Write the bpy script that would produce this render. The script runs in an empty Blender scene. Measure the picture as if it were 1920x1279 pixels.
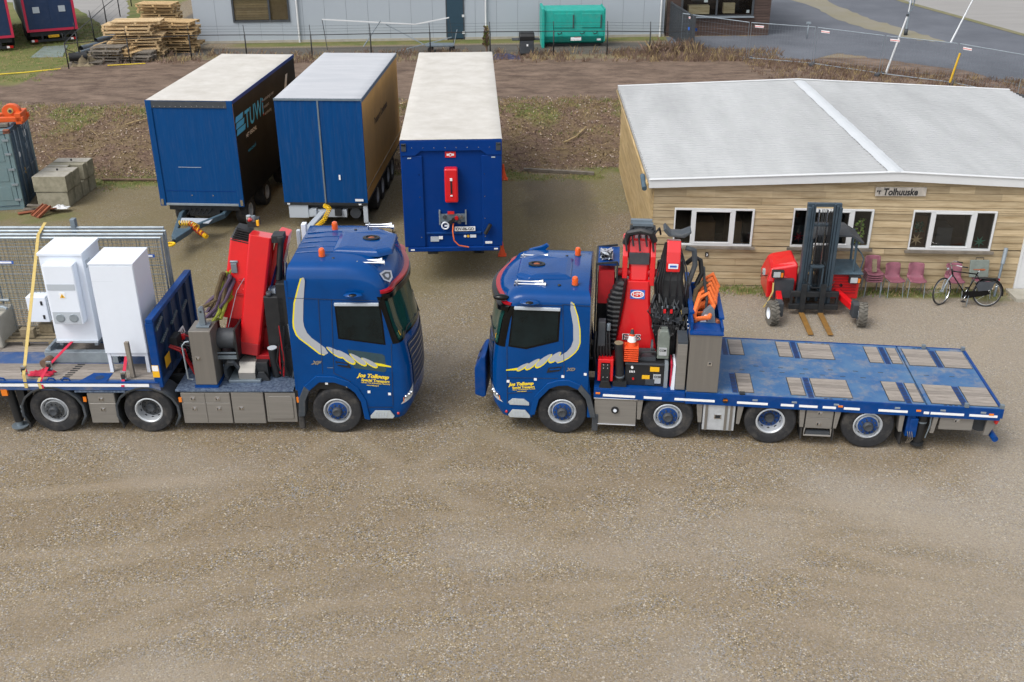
import bpy, bmesh, math, random
from math import sin, cos, pi, radians, atan2, sqrt
from mathutils import Vector, Matrix, noise
random.seed(7)
S = bpy.context.scene
COL = S.collection
# ---------------------------------------------------------------- camera, sky, sun, exposure
cam = bpy.data.objects.new('camera', bpy.data.cameras.new('camera')); COL.objects.link(cam)
cam.location = (0, 0, 10.895)
cam.rotation_euler = (Matrix.Rotation(radians(90 - 26.0225), 4, 'X') @ Matrix.Rotation(radians(-0.251), 4, 'Z')).to_euler()
cam.data.sensor_width = 36; cam.data.lens = 36 * 1942.66 / 1920
cam.data.clip_start = .1; cam.data.clip_end = 2000
S.camera = cam
SUN_EL, SUN_AZ = radians(54), radians(-128)          # azimuth: 0 = +y (behind the trailers), negative = to the left
W = bpy.data.worlds.new("World"); S.world = W; W.use_nodes = True
nt = W.node_tree
sky = nt.nodes.new('ShaderNodeTexSky'); sky.sky_type = 'NISHITA'; sky.sun_disc = False
sky.sun_elevation = SUN_EL; sky.sun_rotation = SUN_AZ; sky.air_density = 1.0; sky.dust_density = 3.0; sky.ozone_density = 1.0
hs = nt.nodes.new('ShaderNodeHueSaturation'); hs.inputs['Saturation'].default_value = .24
nt.links.new(sky.outputs[0], hs.inputs['Color']); nt.links.new(hs.outputs[0], nt.nodes['Background'].inputs[0])
nt.nodes['Background'].inputs[1].default_value = 0.15
sl = bpy.data.lights.new('sun', 'SUN'); sl.energy = 0.8; sl.angle = radians(28); sl.color = (1, .95, .88)
sun = bpy.data.objects.new('sun', sl); COL.objects.link(sun)
sd = Vector((sin(SUN_AZ) * cos(SUN_EL), cos(SUN_AZ) * cos(SUN_EL), sin(SUN_EL)))
sun.rotation_euler = sd.to_track_quat('Z', 'Y').to_euler(); sun.location = (0, 0, 40)
S.view_settings.view_transform = 'Standard'; S.view_settings.look = 'None'; S.view_settings.gamma = 1
S.view_settings.exposure = 0.74
S.render.film_transparent = False
# ---------------------------------------------------------------- materials
def lin(h):
    if not isinstance(h, str): return (h[0], h[1], h[2], 1)
    h = h.lstrip('#'); o = []
    for i in (0, 2, 4):
        c = int(h[i:i+2], 16) / 255
        o.append(c / 12.92 if c <= .04045 else ((c + .055) / 1.055) ** 2.4)
    return (*o, 1)
MATS = {}
def mat(name, col, rough=.6, metal=0, var=0, vs=6, col2=None, bump=0, bs=60, coat=0, island=0, emit=0, spec=.5, stretch=None, dirt=0):
    """principled material: noise mottling between col and col2 (or darker col), optional bump and low-lying dirt"""
    m = bpy.data.materials.new(name); m.use_nodes = True; t = m.node_tree; N = t.nodes; Lk = t.links
    b = N['Principled BSDF']; b.inputs['Roughness'].default_value = rough; b.inputs['Metallic'].default_value = metal
    b.inputs['Coat Weight'].default_value = coat; b.inputs['Coat Roughness'].default_value = .06
    b.inputs['Specular IOR Level'].default_value = spec
    c = lin(col); b.inputs['Base Color'].default_value = c
    if emit: b.inputs['Emission Color'].default_value = c; b.inputs['Emission Strength'].default_value = emit
    co = None
    if var or bump or dirt:
        tc = N.new('ShaderNodeTexCoord'); co = tc.outputs['Object']
        if stretch:
            mp = N.new('ShaderNodeMapping'); mp.inputs['Scale'].default_value = stretch; Lk.new(co, mp.inputs[0]); co = mp.outputs[0]
    out = None
    if var:
        n = N.new('ShaderNodeTexNoise'); n.inputs['Scale'].default_value = vs; n.inputs['Detail'].default_value = 6; n.inputs['Roughness'].default_value = .65
        Lk.new(co, n.inputs['Vector'])
        r = N.new('ShaderNodeMapRange'); r.inputs[1].default_value = .3; r.inputs[2].default_value = .7; Lk.new(n.outputs[0], r.inputs[0])
        mx = N.new('ShaderNodeMix'); mx.data_type = 'RGBA'
        c2 = lin(col2) if col2 else (c[0]*(1-var), c[1]*(1-var), c[2]*(1-var), 1)
        mx.inputs[6].default_value = c; mx.inputs[7].default_value = c2
        mm = N.new('ShaderNodeMath'); mm.operation = 'MULTIPLY'; mm.inputs[1].default_value = 1 if not col2 else var
        Lk.new(r.outputs[0], mm.inputs[0]); Lk.new(mm.outputs[0], mx.inputs[0]); out = mx.outputs[2]
        rr = N.new('ShaderNodeMapRange'); rr.inputs[3].default_value = max(.05, rough-.08); rr.inputs[4].default_value = min(1, rough+.12)
        Lk.new(n.outputs[0], rr.inputs[0]); Lk.new(rr.outputs[0], b.inputs['Roughness'])
    if island:
        g = N.new('ShaderNodeNewGeometry'); v = N.new('ShaderNodeMapRange'); v.inputs[3].default_value = 1-island; v.inputs[4].default_value = 1+island*.6
        Lk.new(g.outputs['Random Per Island'], v.inputs[0])
        mx = N.new('ShaderNodeMix'); mx.data_type = 'RGBA'; mx.blend_type = 'MULTIPLY'; mx.inputs[0].default_value = 1
        if out: Lk.new(out, mx.inputs[6])
        else: mx.inputs[6].default_value = c
        Lk.new(v.outputs[0], mx.inputs[7]); out = mx.outputs[2]
    if dirt:
        n = N.new('ShaderNodeTexNoise'); n.inputs['Scale'].default_value = 3.5; n.inputs['Detail'].default_value = 8; n.inputs['Roughness'].default_value = .75
        Lk.new(co, n.inputs['Vector'])
        r = N.new('ShaderNodeMapRange'); r.inputs[1].default_value = .48; r.inputs[2].default_value = .8; r.inputs[4].default_value = dirt; Lk.new(n.outputs[0], r.inputs[0])
        mx = N.new('ShaderNodeMix'); mx.data_type = 'RGBA'; mx.inputs[7].default_value = lin('#8d8579')
        if out: Lk.new(out, mx.inputs[6])
        else: mx.inputs[6].default_value = c
        Lk.new(r.outputs[0], mx.inputs[0]); out = mx.outputs[2]
    if out: Lk.new(out, b.inputs['Base Color'])
    if bump:
        n = N.new('ShaderNodeTexNoise'); n.inputs['Scale'].default_value = bs; n.inputs['Detail'].default_value = 4; Lk.new(co, n.inputs['Vector'])
        bp = N.new('ShaderNodeBump'); bp.inputs['Strength'].default_value = bump; bp.inputs['Distance'].default_value = .02
        Lk.new(n.outputs[0], bp.inputs['Height']); Lk.new(bp.outputs[0], b.inputs['Normal'])
    MATS[name] = m; return m
def glass(name, tint=(.8, .85, .85), refl=.35, spread=.0):
    m = bpy.data.materials.new(name); m.use_nodes = True; t = m.node_tree; N = t.nodes; N.clear()
    o = N.new('ShaderNodeOutputMaterial'); a = N.new('ShaderNodeBsdfTransparent'); a.inputs[0].default_value = (*tint, 1)
    g = N.new('ShaderNodeBsdfGlossy'); g.inputs['Roughness'].default_value = .04
    f = N.new('ShaderNodeFresnel'); f.inputs[0].default_value = 1.45; ad = N.new('ShaderNodeMath'); ad.operation = 'MULTIPLY_ADD'
    ad.inputs[1].default_value = 1.3; ad.inputs[2].default_value = refl*.1
    mx = N.new('ShaderNodeMixShader'); L = t.links
    L.new(f.outputs[0], ad.inputs[0]); L.new(ad.outputs[0], mx.inputs[0]); L.new(a.outputs[0], mx.inputs[1]); L.new(g.outputs[0], mx.inputs[2]); L.new(mx.outputs[0], o.inputs[0])
    MATS[name] = m; return m
mat('blue_paint', '#004282', .25, 0, .25, 1.1, coat=.48, spec=.03)
mat('blue_chassis', '#003e82', .45, 0, .25, 4, spec=.2, dirt=.1)
mat('blue_deck', '#1f5184', .7, 0, .9, 1.8, col2='#4f7090', dirt=.95, bump=.1, bs=30)
mat('blue_deck_dirty', '#25477c', .6, 0, .9, 2.2, col2='#3f5a80', dirt=.8, bump=.1, bs=30)
mat('blue_curtain', '#004179', .55, 0, .12, 1.0, stretch=(6, 6, .4), dirt=.09, spec=.15)
mat('blue_trailer', '#00347a', .5, 0, .15, .8, spec=.15, dirt=.02)
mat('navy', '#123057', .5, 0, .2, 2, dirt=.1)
mat('crimson', '#c3274a', .5)
mat('red_paint', '#d3131b', .36, 0, .1, 3, coat=.6)
mat('red_dark', '#a3101a', .5, 0, .25, 5)
mat('red_visor', '#96081a', .3, 0, coat=.3, spec=.3)
mat('black_plastic', '#1b1d20', .5, 0, .25, 6, dirt=.05)
mat('black_gloss', '#090a0b', .25, 0, coat=.2, spec=.2)
mat('dark_steel', '#2b2f33', .55, .3, .3, 8, dirt=.12)
mat('dark_grey', '#3a3f45', .6, 0, .2, 5, dirt=.15)
mat('fender', '#3b4249', .62, 0, .2, 5, dirt=.3)
mat('rubber', '#26272a', .85, 0, .3, 12, dirt=.3)
mat('rubber_dusty', '#6a6760', .9, 0, .3, 9, dirt=.5)
mat('stainless', '#8f8c87', .42, .4, .2, 1.2, stretch=(.6, .6, 14), dirt=.12)
mat('stainless_dark', '#7f7b75', .45, .4, .15, 1.0, stretch=(10, 10, .5), dirt=.1)
mat('chrome', '#d8dade', .12, 1)
mat('alloy', '#c3c8cd', .35, .3, .2, 9)
mat('rim_steel', '#b4b8bc', .45, .2, .25, 9, dirt=.2)
mat('rim_blue', '#053f80', .4, 0, .2, 6, dirt=.12)
mat('rim_dirty', '#4a4d50', .6, .2, .3, 9, dirt=.5)
mat('silver_foil', '#a2a6ac', .5, 0)
mat('yellow_foil', '#e3d21c', .5)
mat('gold_text', '#e6c93a', .5)
mat('white_foil', '#e8e9ea', .5)
mat('white_paint', '#cfd1d2', .45, 0, .05, 4)
mat('white_roof', '#c2bfb9', .8, 0, .9, 1.6, col2='#aeaaa2', bump=.03, bs=8)
mat('grey_roof', '#b4b6ba', .7, 0, .7, .8, col2='#9ea2a8', stretch=(.5, 2.5, 1), bump=.04, bs=9)
mat('beacon', '#d9560c', .15, 0, coat=1)
mat('orange_lamp', '#e0791a', .25, 0, coat=1)
mat('red_lamp', '#b31217', .2, 0, coat=1)
mat('orange', '#dd5a1e', .5, 0, .2, 6)
mat('orange_strap', '#ee7434', .8, 0, .25, 14)
mat('cone_orange', '#e4501c', .55, 0, .15, 8)
mat('galvanised', '#9aa5ad', .45, .45, .2, 7)
mat('zinc', '#7f8b94', .5, .5, .2, 7)
mat('wood_deck', '#978f87', .85, 0, .9, 3, col2='#6f6860', stretch=(1.2, 12, 1), island=.22, bump=.15, bs=25)
mat('wood_old', '#8d8067', .9, 0, .4, 5, stretch=(4, 4, 4), bump=.2)
mat('wood_grey', '#867e73', .9, 0, .5, 4, island=.3)
mat('wood_new', '#c2a678', .8, 0, .6, 5, col2='#937552', island=.28)
mat('wood_pale', '#cdb48c', .8, 0, .6, 5, col2='#a98c62', island=.3)
mat('cladding', '#c4b292', .85, 0, 1, 1.3, col2='#907c5b', stretch=(.7, .7, 7), island=.22, bump=.15, bs=20)
mat('cladding_side', '#bfa67c', .8, 0, .9, 1.4, col2='#98804f', stretch=(.7, .7, 9), island=.12, bump=.1, bs=20)
mat('brown_board', '#584740', .85, 0, .9, 2, col2='#3c302c', stretch=(.6, .6, 8), island=.2)
mat('corrugated_valley_shade', '#585b60', .7, 0, .5, .7, col2='#9a9fa6')  # valley dirt, darkened further to paint in the shading between ribs
mat('corrugated', '#adafb0', .6, 0, .9, .5, col2='#949697', stretch=(1.5, .3, 1))
mat('ridge_white', '#bfc3c6', .6, 0, .4, 1.5, col2='#aeb3b8')
mat('hall_wall', '#a6aeb6', .55, 0, .5, .25, col2='#9ba4ad', stretch=(1, 1, .6))
mat('seam', '#6d757c', .7)
mat('teal_door', '#244050', .5, 0, .1, 2)
mat('teal_paint', '#10a193', .5, 0, .7, 2.2, col2='#0c8a7f', dirt=.2, island=.04)
mat('concrete', '#a8a499', .9, 0, .5, 3, col2='#827f72', bump=.2, bs=40)
mat('concrete_moss', '#a09b88', .95, 0, .8, 3.5, col2='#6c6956', bump=.3, bs=30)
mat('concrete_pale', '#aaa69c', .9, 0, .6, 4, col2='#7e7a6e', bump=.2)
mat('rust_plate', '#8c4f33', .85, 0, .5, 6, col2='#6b4436')
mat('container_green', '#6f868a', .55, 0, .5, 3, col2='#5f767c', dirt=.2)
mat('container_blue', '#3b566b', .55, 0, .5, 3, col2='#334b5e', dirt=.15)
mat('frame_slate', '#465d6b', .55, 0, .3, 5, dirt=.15)
mat('black_print', '#121519', .6, 0, .25, .8, spec=.15)
mat('gold_curtain', '#e6ad58', .7, 0, .9, .5, col2='#c08c48', stretch=(1, 1, .8), dirt=.1)
mat('cyan_print', '#1c9bd3', .5)
mat('curly_yellow', '#e5b90c', .5)
mat('curly_red', '#c22a1c', .5)
mat('fork_rust', '#9a7336', .6, .3, .6, 6, col2='#6e5030', dirt=.1)
mat('fork_mast', '#3d4d59', .5, .2, .3, 6, dirt=.1)
mat('chair_plastic', '#925a69', .5, 0, .35, 5, dirt=.12)
mat('leather', '#8a4a2a', .6)
mat('board_green', '#7a837c', .6, 0, .4, 5)
mat('plant_green', '#5c7c30', .7, 0, .5, 12, col2='#9aa64a')
mat('plant_dark', '#2f5a44', .7, 0, .3, 12)
mat('star_paper', '#d9b98f', .7)
mat('star_green', '#3c8f77', .7)
mat('star_red', '#a03040', .7)
mat('interior', '#3b332c', .9, 0, .5, 3)
mat('interior_warm', '#7d5a3c', .9, 0, .4, 3)
mat('screen_dark', '#15181b', .25, 0, coat=.5)
mat('headlight', '#c9d2d8', .12, .3, coat=1)
mat('strap_yellow', '#c2ab68', .8, 0, .2, 20)
mat('strap_red', '#c02040', .8, 0, .2, 20)
mat('strap_lime', '#8f9838', .85, 0, .3, 15)
mat('strap_purple', '#54455a', .85, 0, .3, 15)
mat('strap_brown', '#5e5038', .9, 0, .4, 15)
mat('cabinet_white', '#dde4ee', .42, 0, .04, 3)
mat('cabinet_grey', '#aeb6be', .5)
mat('label_yellow', '#e6b01a', .5)
mat('label_red', '#cc2420', .5)
mat('label_blue', '#2a5cb0', .5)
mat('pipe_dark', '#454e57', .5, 0, .2, 4, dirt=.2)
mat('tarp', '#3a3a55', .6, 0, .4, 4, bump=.4, bs=6)
mat('pipe_grey', '#5f6b76', .5, 0, .2, 4, dirt=.2)
mat('steel_sheet', '#7f8c86', .6, .1, .3, 2)
mat('straw', '#b39d73', .9, 0, .5, 8, island=.35)
mat('grass_blade', '#83944e', .9, 0, .5, 8, island=.35)
mat('twig', '#7f6857', .9, 0, .4, 8, island=.3)
mat('leaf_brown', '#7d6555', .9, 0, .5, 8, island=.45)
mat('leaf_pale', '#c9b8aa', .9, 0, .4, 8, island=.3)
mat('leaf_pink', '#977f72', .9, 0, .5, 8, island=.4)
mat('stone', '#9b9286', .9, 0, .4, 10, island=.4)
mat('pole_white', '#d5d8da', .5, .1)
mat('yellow_pole', '#cda52a', .6)
mat('olive_box', '#3c3a30', .7)
mat('checker', '#7f8fa3', .45, .4, 1, 16, col2='#142d52')
glass('window_glass'); glass('cab_glass', (.25, .32, .32), .6)
# ---------------------------------------------------------------- mesh builder
def rot(ax, d): return Matrix.Rotation(radians(d), 4, ax)
def tr(x, y, z): return Matrix.Translation((x, y, z))
class MB:
    def __init__(s, T=None): s.v = []; s.f = []; s.mi = []; s.sm = []; s.mats = []; s.T = T or Matrix()
    def m(s, name):
        if name not in s.mats: s.mats.append(name)
        return s.mats.index(name)
    def add(s, vs, fs, m, smooth=False, T=None):
        o = len(s.v); M = s.T @ T if T is not None else s.T
        s.v += [tuple(M @ Vector(p)) for p in vs]; k = s.m(m)
        for f in fs: s.f.append(tuple(i + o for i in f)); s.mi.append(k); s.sm.append(smooth)
        return s
    def bx(s, x0, x1, y0, y1, z0, z1, m, T=None):
        vs = [(x, y, z) for x in (x0, x1) for y in (y0, y1) for z in (z0, z1)]
        return s.add(vs, [(0,1,3,2), (4,6,7,5), (0,4,5,1), (2,3,7,6), (0,2,6,4), (1,5,7,3)], m, T=T)
    def box(s, c, d, m, R=None):
        T = tr(*c) @ (R or Matrix()); return s.bx(-d[0]/2, d[0]/2, -d[1]/2, d[1]/2, -d[2]/2, d[2]/2, m, T)
    def bar(s, a, b, w, h, m, up=(0, 0, 1)):
        a = Vector(a); b = Vector(b); d = b - a; L = d.length
        if L < 1e-6: return s
        z = d / L; x = Vector(up).cross(z)
        if x.length < 1e-4: x = Vector((1, 0, 0)).cross(z)
        x.normalize(); y = z.cross(x)
        T = Matrix(((x.x, y.x, z.x, a.x), (x.y, y.y, z.y, a.y), (x.z, y.z, z.z, a.z), (0, 0, 0, 1)))
        return s.bx(-w/2, w/2, -h/2, h/2, 0, L, m, T)
    def cyl(s, a, b, r, m, n=16, r2=None, smooth=True, caps=True):
        a = Vector(a); b = Vector(b); r2 = r if r2 is None else r2
        z = (b - a).normalized(); x = z.orthogonal().normalized(); y = z.cross(x)
        vs = [a + (x*cos(2*pi*i/n) + y*sin(2*pi*i/n))*r for i in range(n)] + [b + (x*cos(2*pi*i/n) + y*sin(2*pi*i/n))*r2 for i in range(n)]
        s.add(vs, [(i, (i+1) % n, n+(i+1) % n, n+i) for i in range(n)], m, smooth)
        if caps:
            s.add(vs[:n], [tuple(range(n))], m); s.add(vs[n:], [tuple(range(n))], m)
        return s
    def tube(s, pts, r, m, n=8, smooth=True, closed=False):
        pts = [Vector(p) for p in pts]; N = len(pts); vs = []; prev = None
        for i, p in enumerate(pts):
            t = (pts[(i+1) % N] - pts[i-1]) if closed else (pts[min(i+1, N-1)] - pts[max(i-1, 0)])
            t.normalize()
            x = t.orthogonal().normalized() if prev is None else (prev - t*prev.dot(t)).normalized()
            prev = x; y = t.cross(x); rr = r[i] if isinstance(r, (list, tuple)) else r
            vs += [p + (x*cos(2*pi*k/n) + y*sin(2*pi*k/n))*rr for k in range(n)]
        fs = []
        for i in range(N if closed else N-1):
            j = (i+1) % N
            fs += [(i*n+k, i*n+(k+1) % n, j*n+(k+1) % n, j*n+k) for k in range(n)]
        s.add(vs, fs, m, smooth)
        if not closed: s.add(vs[:n], [tuple(range(n))], m); s.add(vs[-n:], [tuple(range(n))], m)
        return s
    def prism(s, pts, axis, a, b, m, T=None, smooth=False):
        def P(u, v, w): return {'x': (w, u, v), 'y': (u, w, v), 'z': (u, v, w)}[axis]
        n = len(pts); vs = [P(u, v, a) for u, v in pts] + [P(u, v, b) for u, v in pts]
        s.add(vs, [tuple(range(n)), tuple(range(2*n-1, n-1, -1))], m, T=T)
        return s.add(vs, [(i, (i+1) % n, n+(i+1) % n, n+i) for i in range(n)], m, smooth, T=T)
    def lathe(s, prof, m, T=None, n=24, smooth=True):
        vs = []; fs = []          # prof: (radius, height) about local z
        for r, h in prof: vs += [(r*cos(2*pi*k/n), r*sin(2*pi*k/n), h) for k in range(n)]
        for i in range(len(prof)-1): fs += [(i*n+k, i*n+(k+1) % n, (i+1)*n+(k+1) % n, (i+1)*n+k) for k in range(n)]
        return s.add(vs, fs, m, smooth, T=T)
    def sph(s, c, r, m, sc=(1, 1, 1), n=14, k=8):
        prof = [(r*sin(pi*i/k), -r*cos(pi*i/k)) for i in range(k+1)]
        return s.lathe(prof, m, tr(*c) @ Matrix.Diagonal((*sc, 1)), n)
    def loft(s, rings, m, smooth=True, closed=True, cap0=False, cap1=False):
        n = len(rings[0]); vs = [p for r in rings for p in r]; fs = []
        for i in range(len(rings)-1):
            for k in range(n if closed else n-1): fs.append((i*n+k, i*n+(k+1) % n, (i+1)*n+(k+1) % n, (i+1)*n+k))
        s.add(vs, fs, m, smooth)
        if cap0: s.add(rings[0], [tuple(range(n))], m)
        if cap1: s.add(rings[-1], [tuple(range(n))], m)
        return s
    def quad(s, a, b, c, d, m): return s.add([a, b, c, d], [(0, 1, 2, 3)], m)
    def text(s, txt, size, o, xd, yd, m, ext=.002, shear=0, bold=0, align='LEFT', sx=1, sp=1):
        vs, fs = text_mesh(txt, size, shear, bold, align, sp)
        x = Vector(xd).normalized(); y = Vector(yd); y = (y - x*y.dot(x)).normalized(); z = x.cross(y); o = Vector(o)
        P = [o + x*p[0]*sx + y*p[1] + z*ext for p in vs]
        return s.add(P, fs, m)
    def build(s, name, parent=None, bevel=0, seg=2, auto=False, flat=None):
        me = bpy.data.meshes.new(name); me.from_pydata(s.v, [], s.f)
        for k in s.mats: me.materials.append(MATS[k])
        me.polygons.foreach_set('material_index', s.mi); me.polygons.foreach_set('use_smooth', s.sm)
        bm = bmesh.new(); bm.from_mesh(me)
        if not flat: bmesh.ops.remove_doubles(bm, verts=bm.verts, dist=1e-5) if len(bm.verts) < 60000 else None
        bmesh.ops.recalc_face_normals(bm, faces=bm.faces)
        if not flat:
            for e in bm.edges:
                if len(e.link_faces) == 2 and e.calc_face_angle(0) > radians(38): e.smooth = False
        bm.to_mesh(me); bm.free(); me.update()
        o = bpy.data.objects.new(name, me); COL.objects.link(o)
        if parent: o.parent = parent
        if bevel:
            md = o.modifiers.new('bevel', 'BEVEL'); md.width = bevel; md.segments = seg; md.limit_method = 'ANGLE'; md.angle_limit = radians(35)
            md.harden_normals = False
        return o
_TC = {}
def text_mesh(txt, size, shear, bold, align, sp):
    k = (txt, size, shear, bold, align, sp)
    if k not in _TC:
        c = bpy.data.curves.new('t', 'FONT'); c.body = txt; c.size = size; c.shear = shear; c.offset = bold; c.align_x = align; c.space_character = sp
        c.resolution_u = 3; c.fill_mode = 'FRONT'
        o = bpy.data.objects.new('t', c); COL.objects.link(o)
        dg = bpy.context.evaluated_depsgraph_get(); me = bpy.data.meshes.new_from_object(o.evaluated_get(dg))
        _TC[k] = ([tuple(v.co) for v in me.vertices], [tuple(p.vertices) for p in me.polygons])
        bpy.data.objects.remove(o); bpy.data.curves.remove(c); bpy.data.meshes.remove(me)
    return _TC[k]
SPLIT = {'fascia', 'beam', 'door_seam', 'block', 'hinge', 'furniture', 'name_plate', 'collar', 'marker_light', 'downpipe', 'corner_casting', 'side_marker', 'coupling', 'bolt', 'gauge', 'rivet', 'valve', 'latch', 'wiper', 'skid', 'headboard_frame', 'cylinder', 'pin', 'sticker', 'basket_rim', 'tail_light', 'hook', 'corner_lock', 'mirror', 'fog_lamp', 'lashing_bracket', 'foot', 'handle', 'front_mirror', 'rib', 'spare_tank', 'leg_bracket', 'grip', 'fan', 'side_rail', 'cross_beam', 'base_frame', 'hatch', 'emblem', 'marking', 'post', 'plinth', 'filler_cap', 'frame', 'side_board', 'pedal', 'seat_frame', 'grille', 'logo'}
def split_parts():
    """pieces that stand apart become parts of their own"""
    for o in list(bpy.data.objects):
        if o.type != 'MESH' or o.name.split('.')[0] not in SPLIT or o.data.users > 1: continue
        me = o.data; n = len(me.vertices); par = list(range(n))
        def find(a):
            while par[a] != a: par[a] = par[par[a]]; a = par[a]
            return a
        for p in me.polygons:
            v = p.vertices
            for q in v[1:]: par[find(q)] = find(v[0])
        isl = {}
        for i in range(n): isl.setdefault(find(i), []).append(i)
        bb = []
        for r, vs_ in isl.items():
            c = [me.vertices[i].co for i in vs_]; bb.append([[min(p[k] for p in c)-.004 for k in range(3)], [max(p[k] for p in c)+.004 for k in range(3)], {r}])
        ch = True
        while ch:
            ch = False
            for i in range(len(bb)):
                for j in range(i+1, len(bb)):
                    A_, B_ = bb[i], bb[j]
                    if all(A_[0][k] <= B_[1][k] and B_[0][k] <= A_[1][k] for k in range(3)):
                        bb[i] = [[min(A_[0][k], B_[0][k]) for k in range(3)], [max(A_[1][k], B_[1][k]) for k in range(3)], A_[2] | B_[2]]; bb.pop(j); ch = True; break
                if ch: break
        if not 1 < len(bb) <= 24: continue
        base = o.name.split('.')[0]; root = {i: find(i) for i in range(n)}
        for k, B_ in enumerate(bb):
            idx = [i for i in range(n) if root[i] in B_[2]]; mp = {i: j for j, i in enumerate(idx)}; ps = [p for p in me.polygons if p.vertices[0] in mp]
            m2 = bpy.data.meshes.new(base); m2.from_pydata([tuple(me.vertices[i].co) for i in idx], [], [[mp[v] for v in p.vertices] for p in ps])
            for mt in me.materials: m2.materials.append(mt)
            m2.polygons.foreach_set('material_index', [p.material_index for p in ps]); m2.polygons.foreach_set('use_smooth', [p.use_smooth for p in ps])
            if k == 0: o.data = m2
            else:
                c = o.copy(); c.data = m2; COL.objects.link(c); c.parent = o.parent
def tag(o, label=None, cat=None, group=None, kind=None):
    if label: o['label'] = label
    if cat: o['category'] = cat
    if group: o['group'] = group
    if kind: o['kind'] = kind
    return o
def thing(name, label, cat, loc=(0, 0, 0), rz=0, group=None):
    o = bpy.data.objects.new(name, None); COL.objects.link(o); o.location = loc; o.rotation_euler = (0, 0, radians(rz)); o.empty_display_size = .2
    return tag(o, label, cat, group)
def kids(o): return [c for c in bpy.data.objects if c.parent == o]
def copy_tree(o, label=None, loc=None, rz=None, parent=None):
    c = o.copy(); COL.objects.link(c); c.parent = parent
    if label: c['label'] = label
    if loc is not None: c.location = loc
    if rz is not None: c.rotation_euler = (c.rotation_euler[0], c.rotation_euler[1], radians(rz))
    for ch in kids(o): copy_tree(ch, parent=c)
    return c
def smooth(a, b, x):
    t = max(0, min(1, (x-a)/(b-a))); return t*t*(3-2*t)
def bank_base(x): return 36.3 + .25*sin(x*.5) - .6*smooth(-8, -14, x)
def gz(x, y):
    """height of the terrain: flat yard, leafy bank, then a plateau 1.2 m up"""
    b = bank_base(x); t = smooth(b, b+6.0, y)
    z = 1.2*t
    if 0 < t < 1: z += .10*noise.noise((x*.6, y*.6, 0))*min(1, 8*t*(1-t))
    if t >= 1 and y < 52: z += .05*noise.noise((x*.5, y*.5, 3))*smooth(52, 50, y)*smooth(b+6, b+7, y)*smooth(10, 7, x)
    return z
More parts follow.
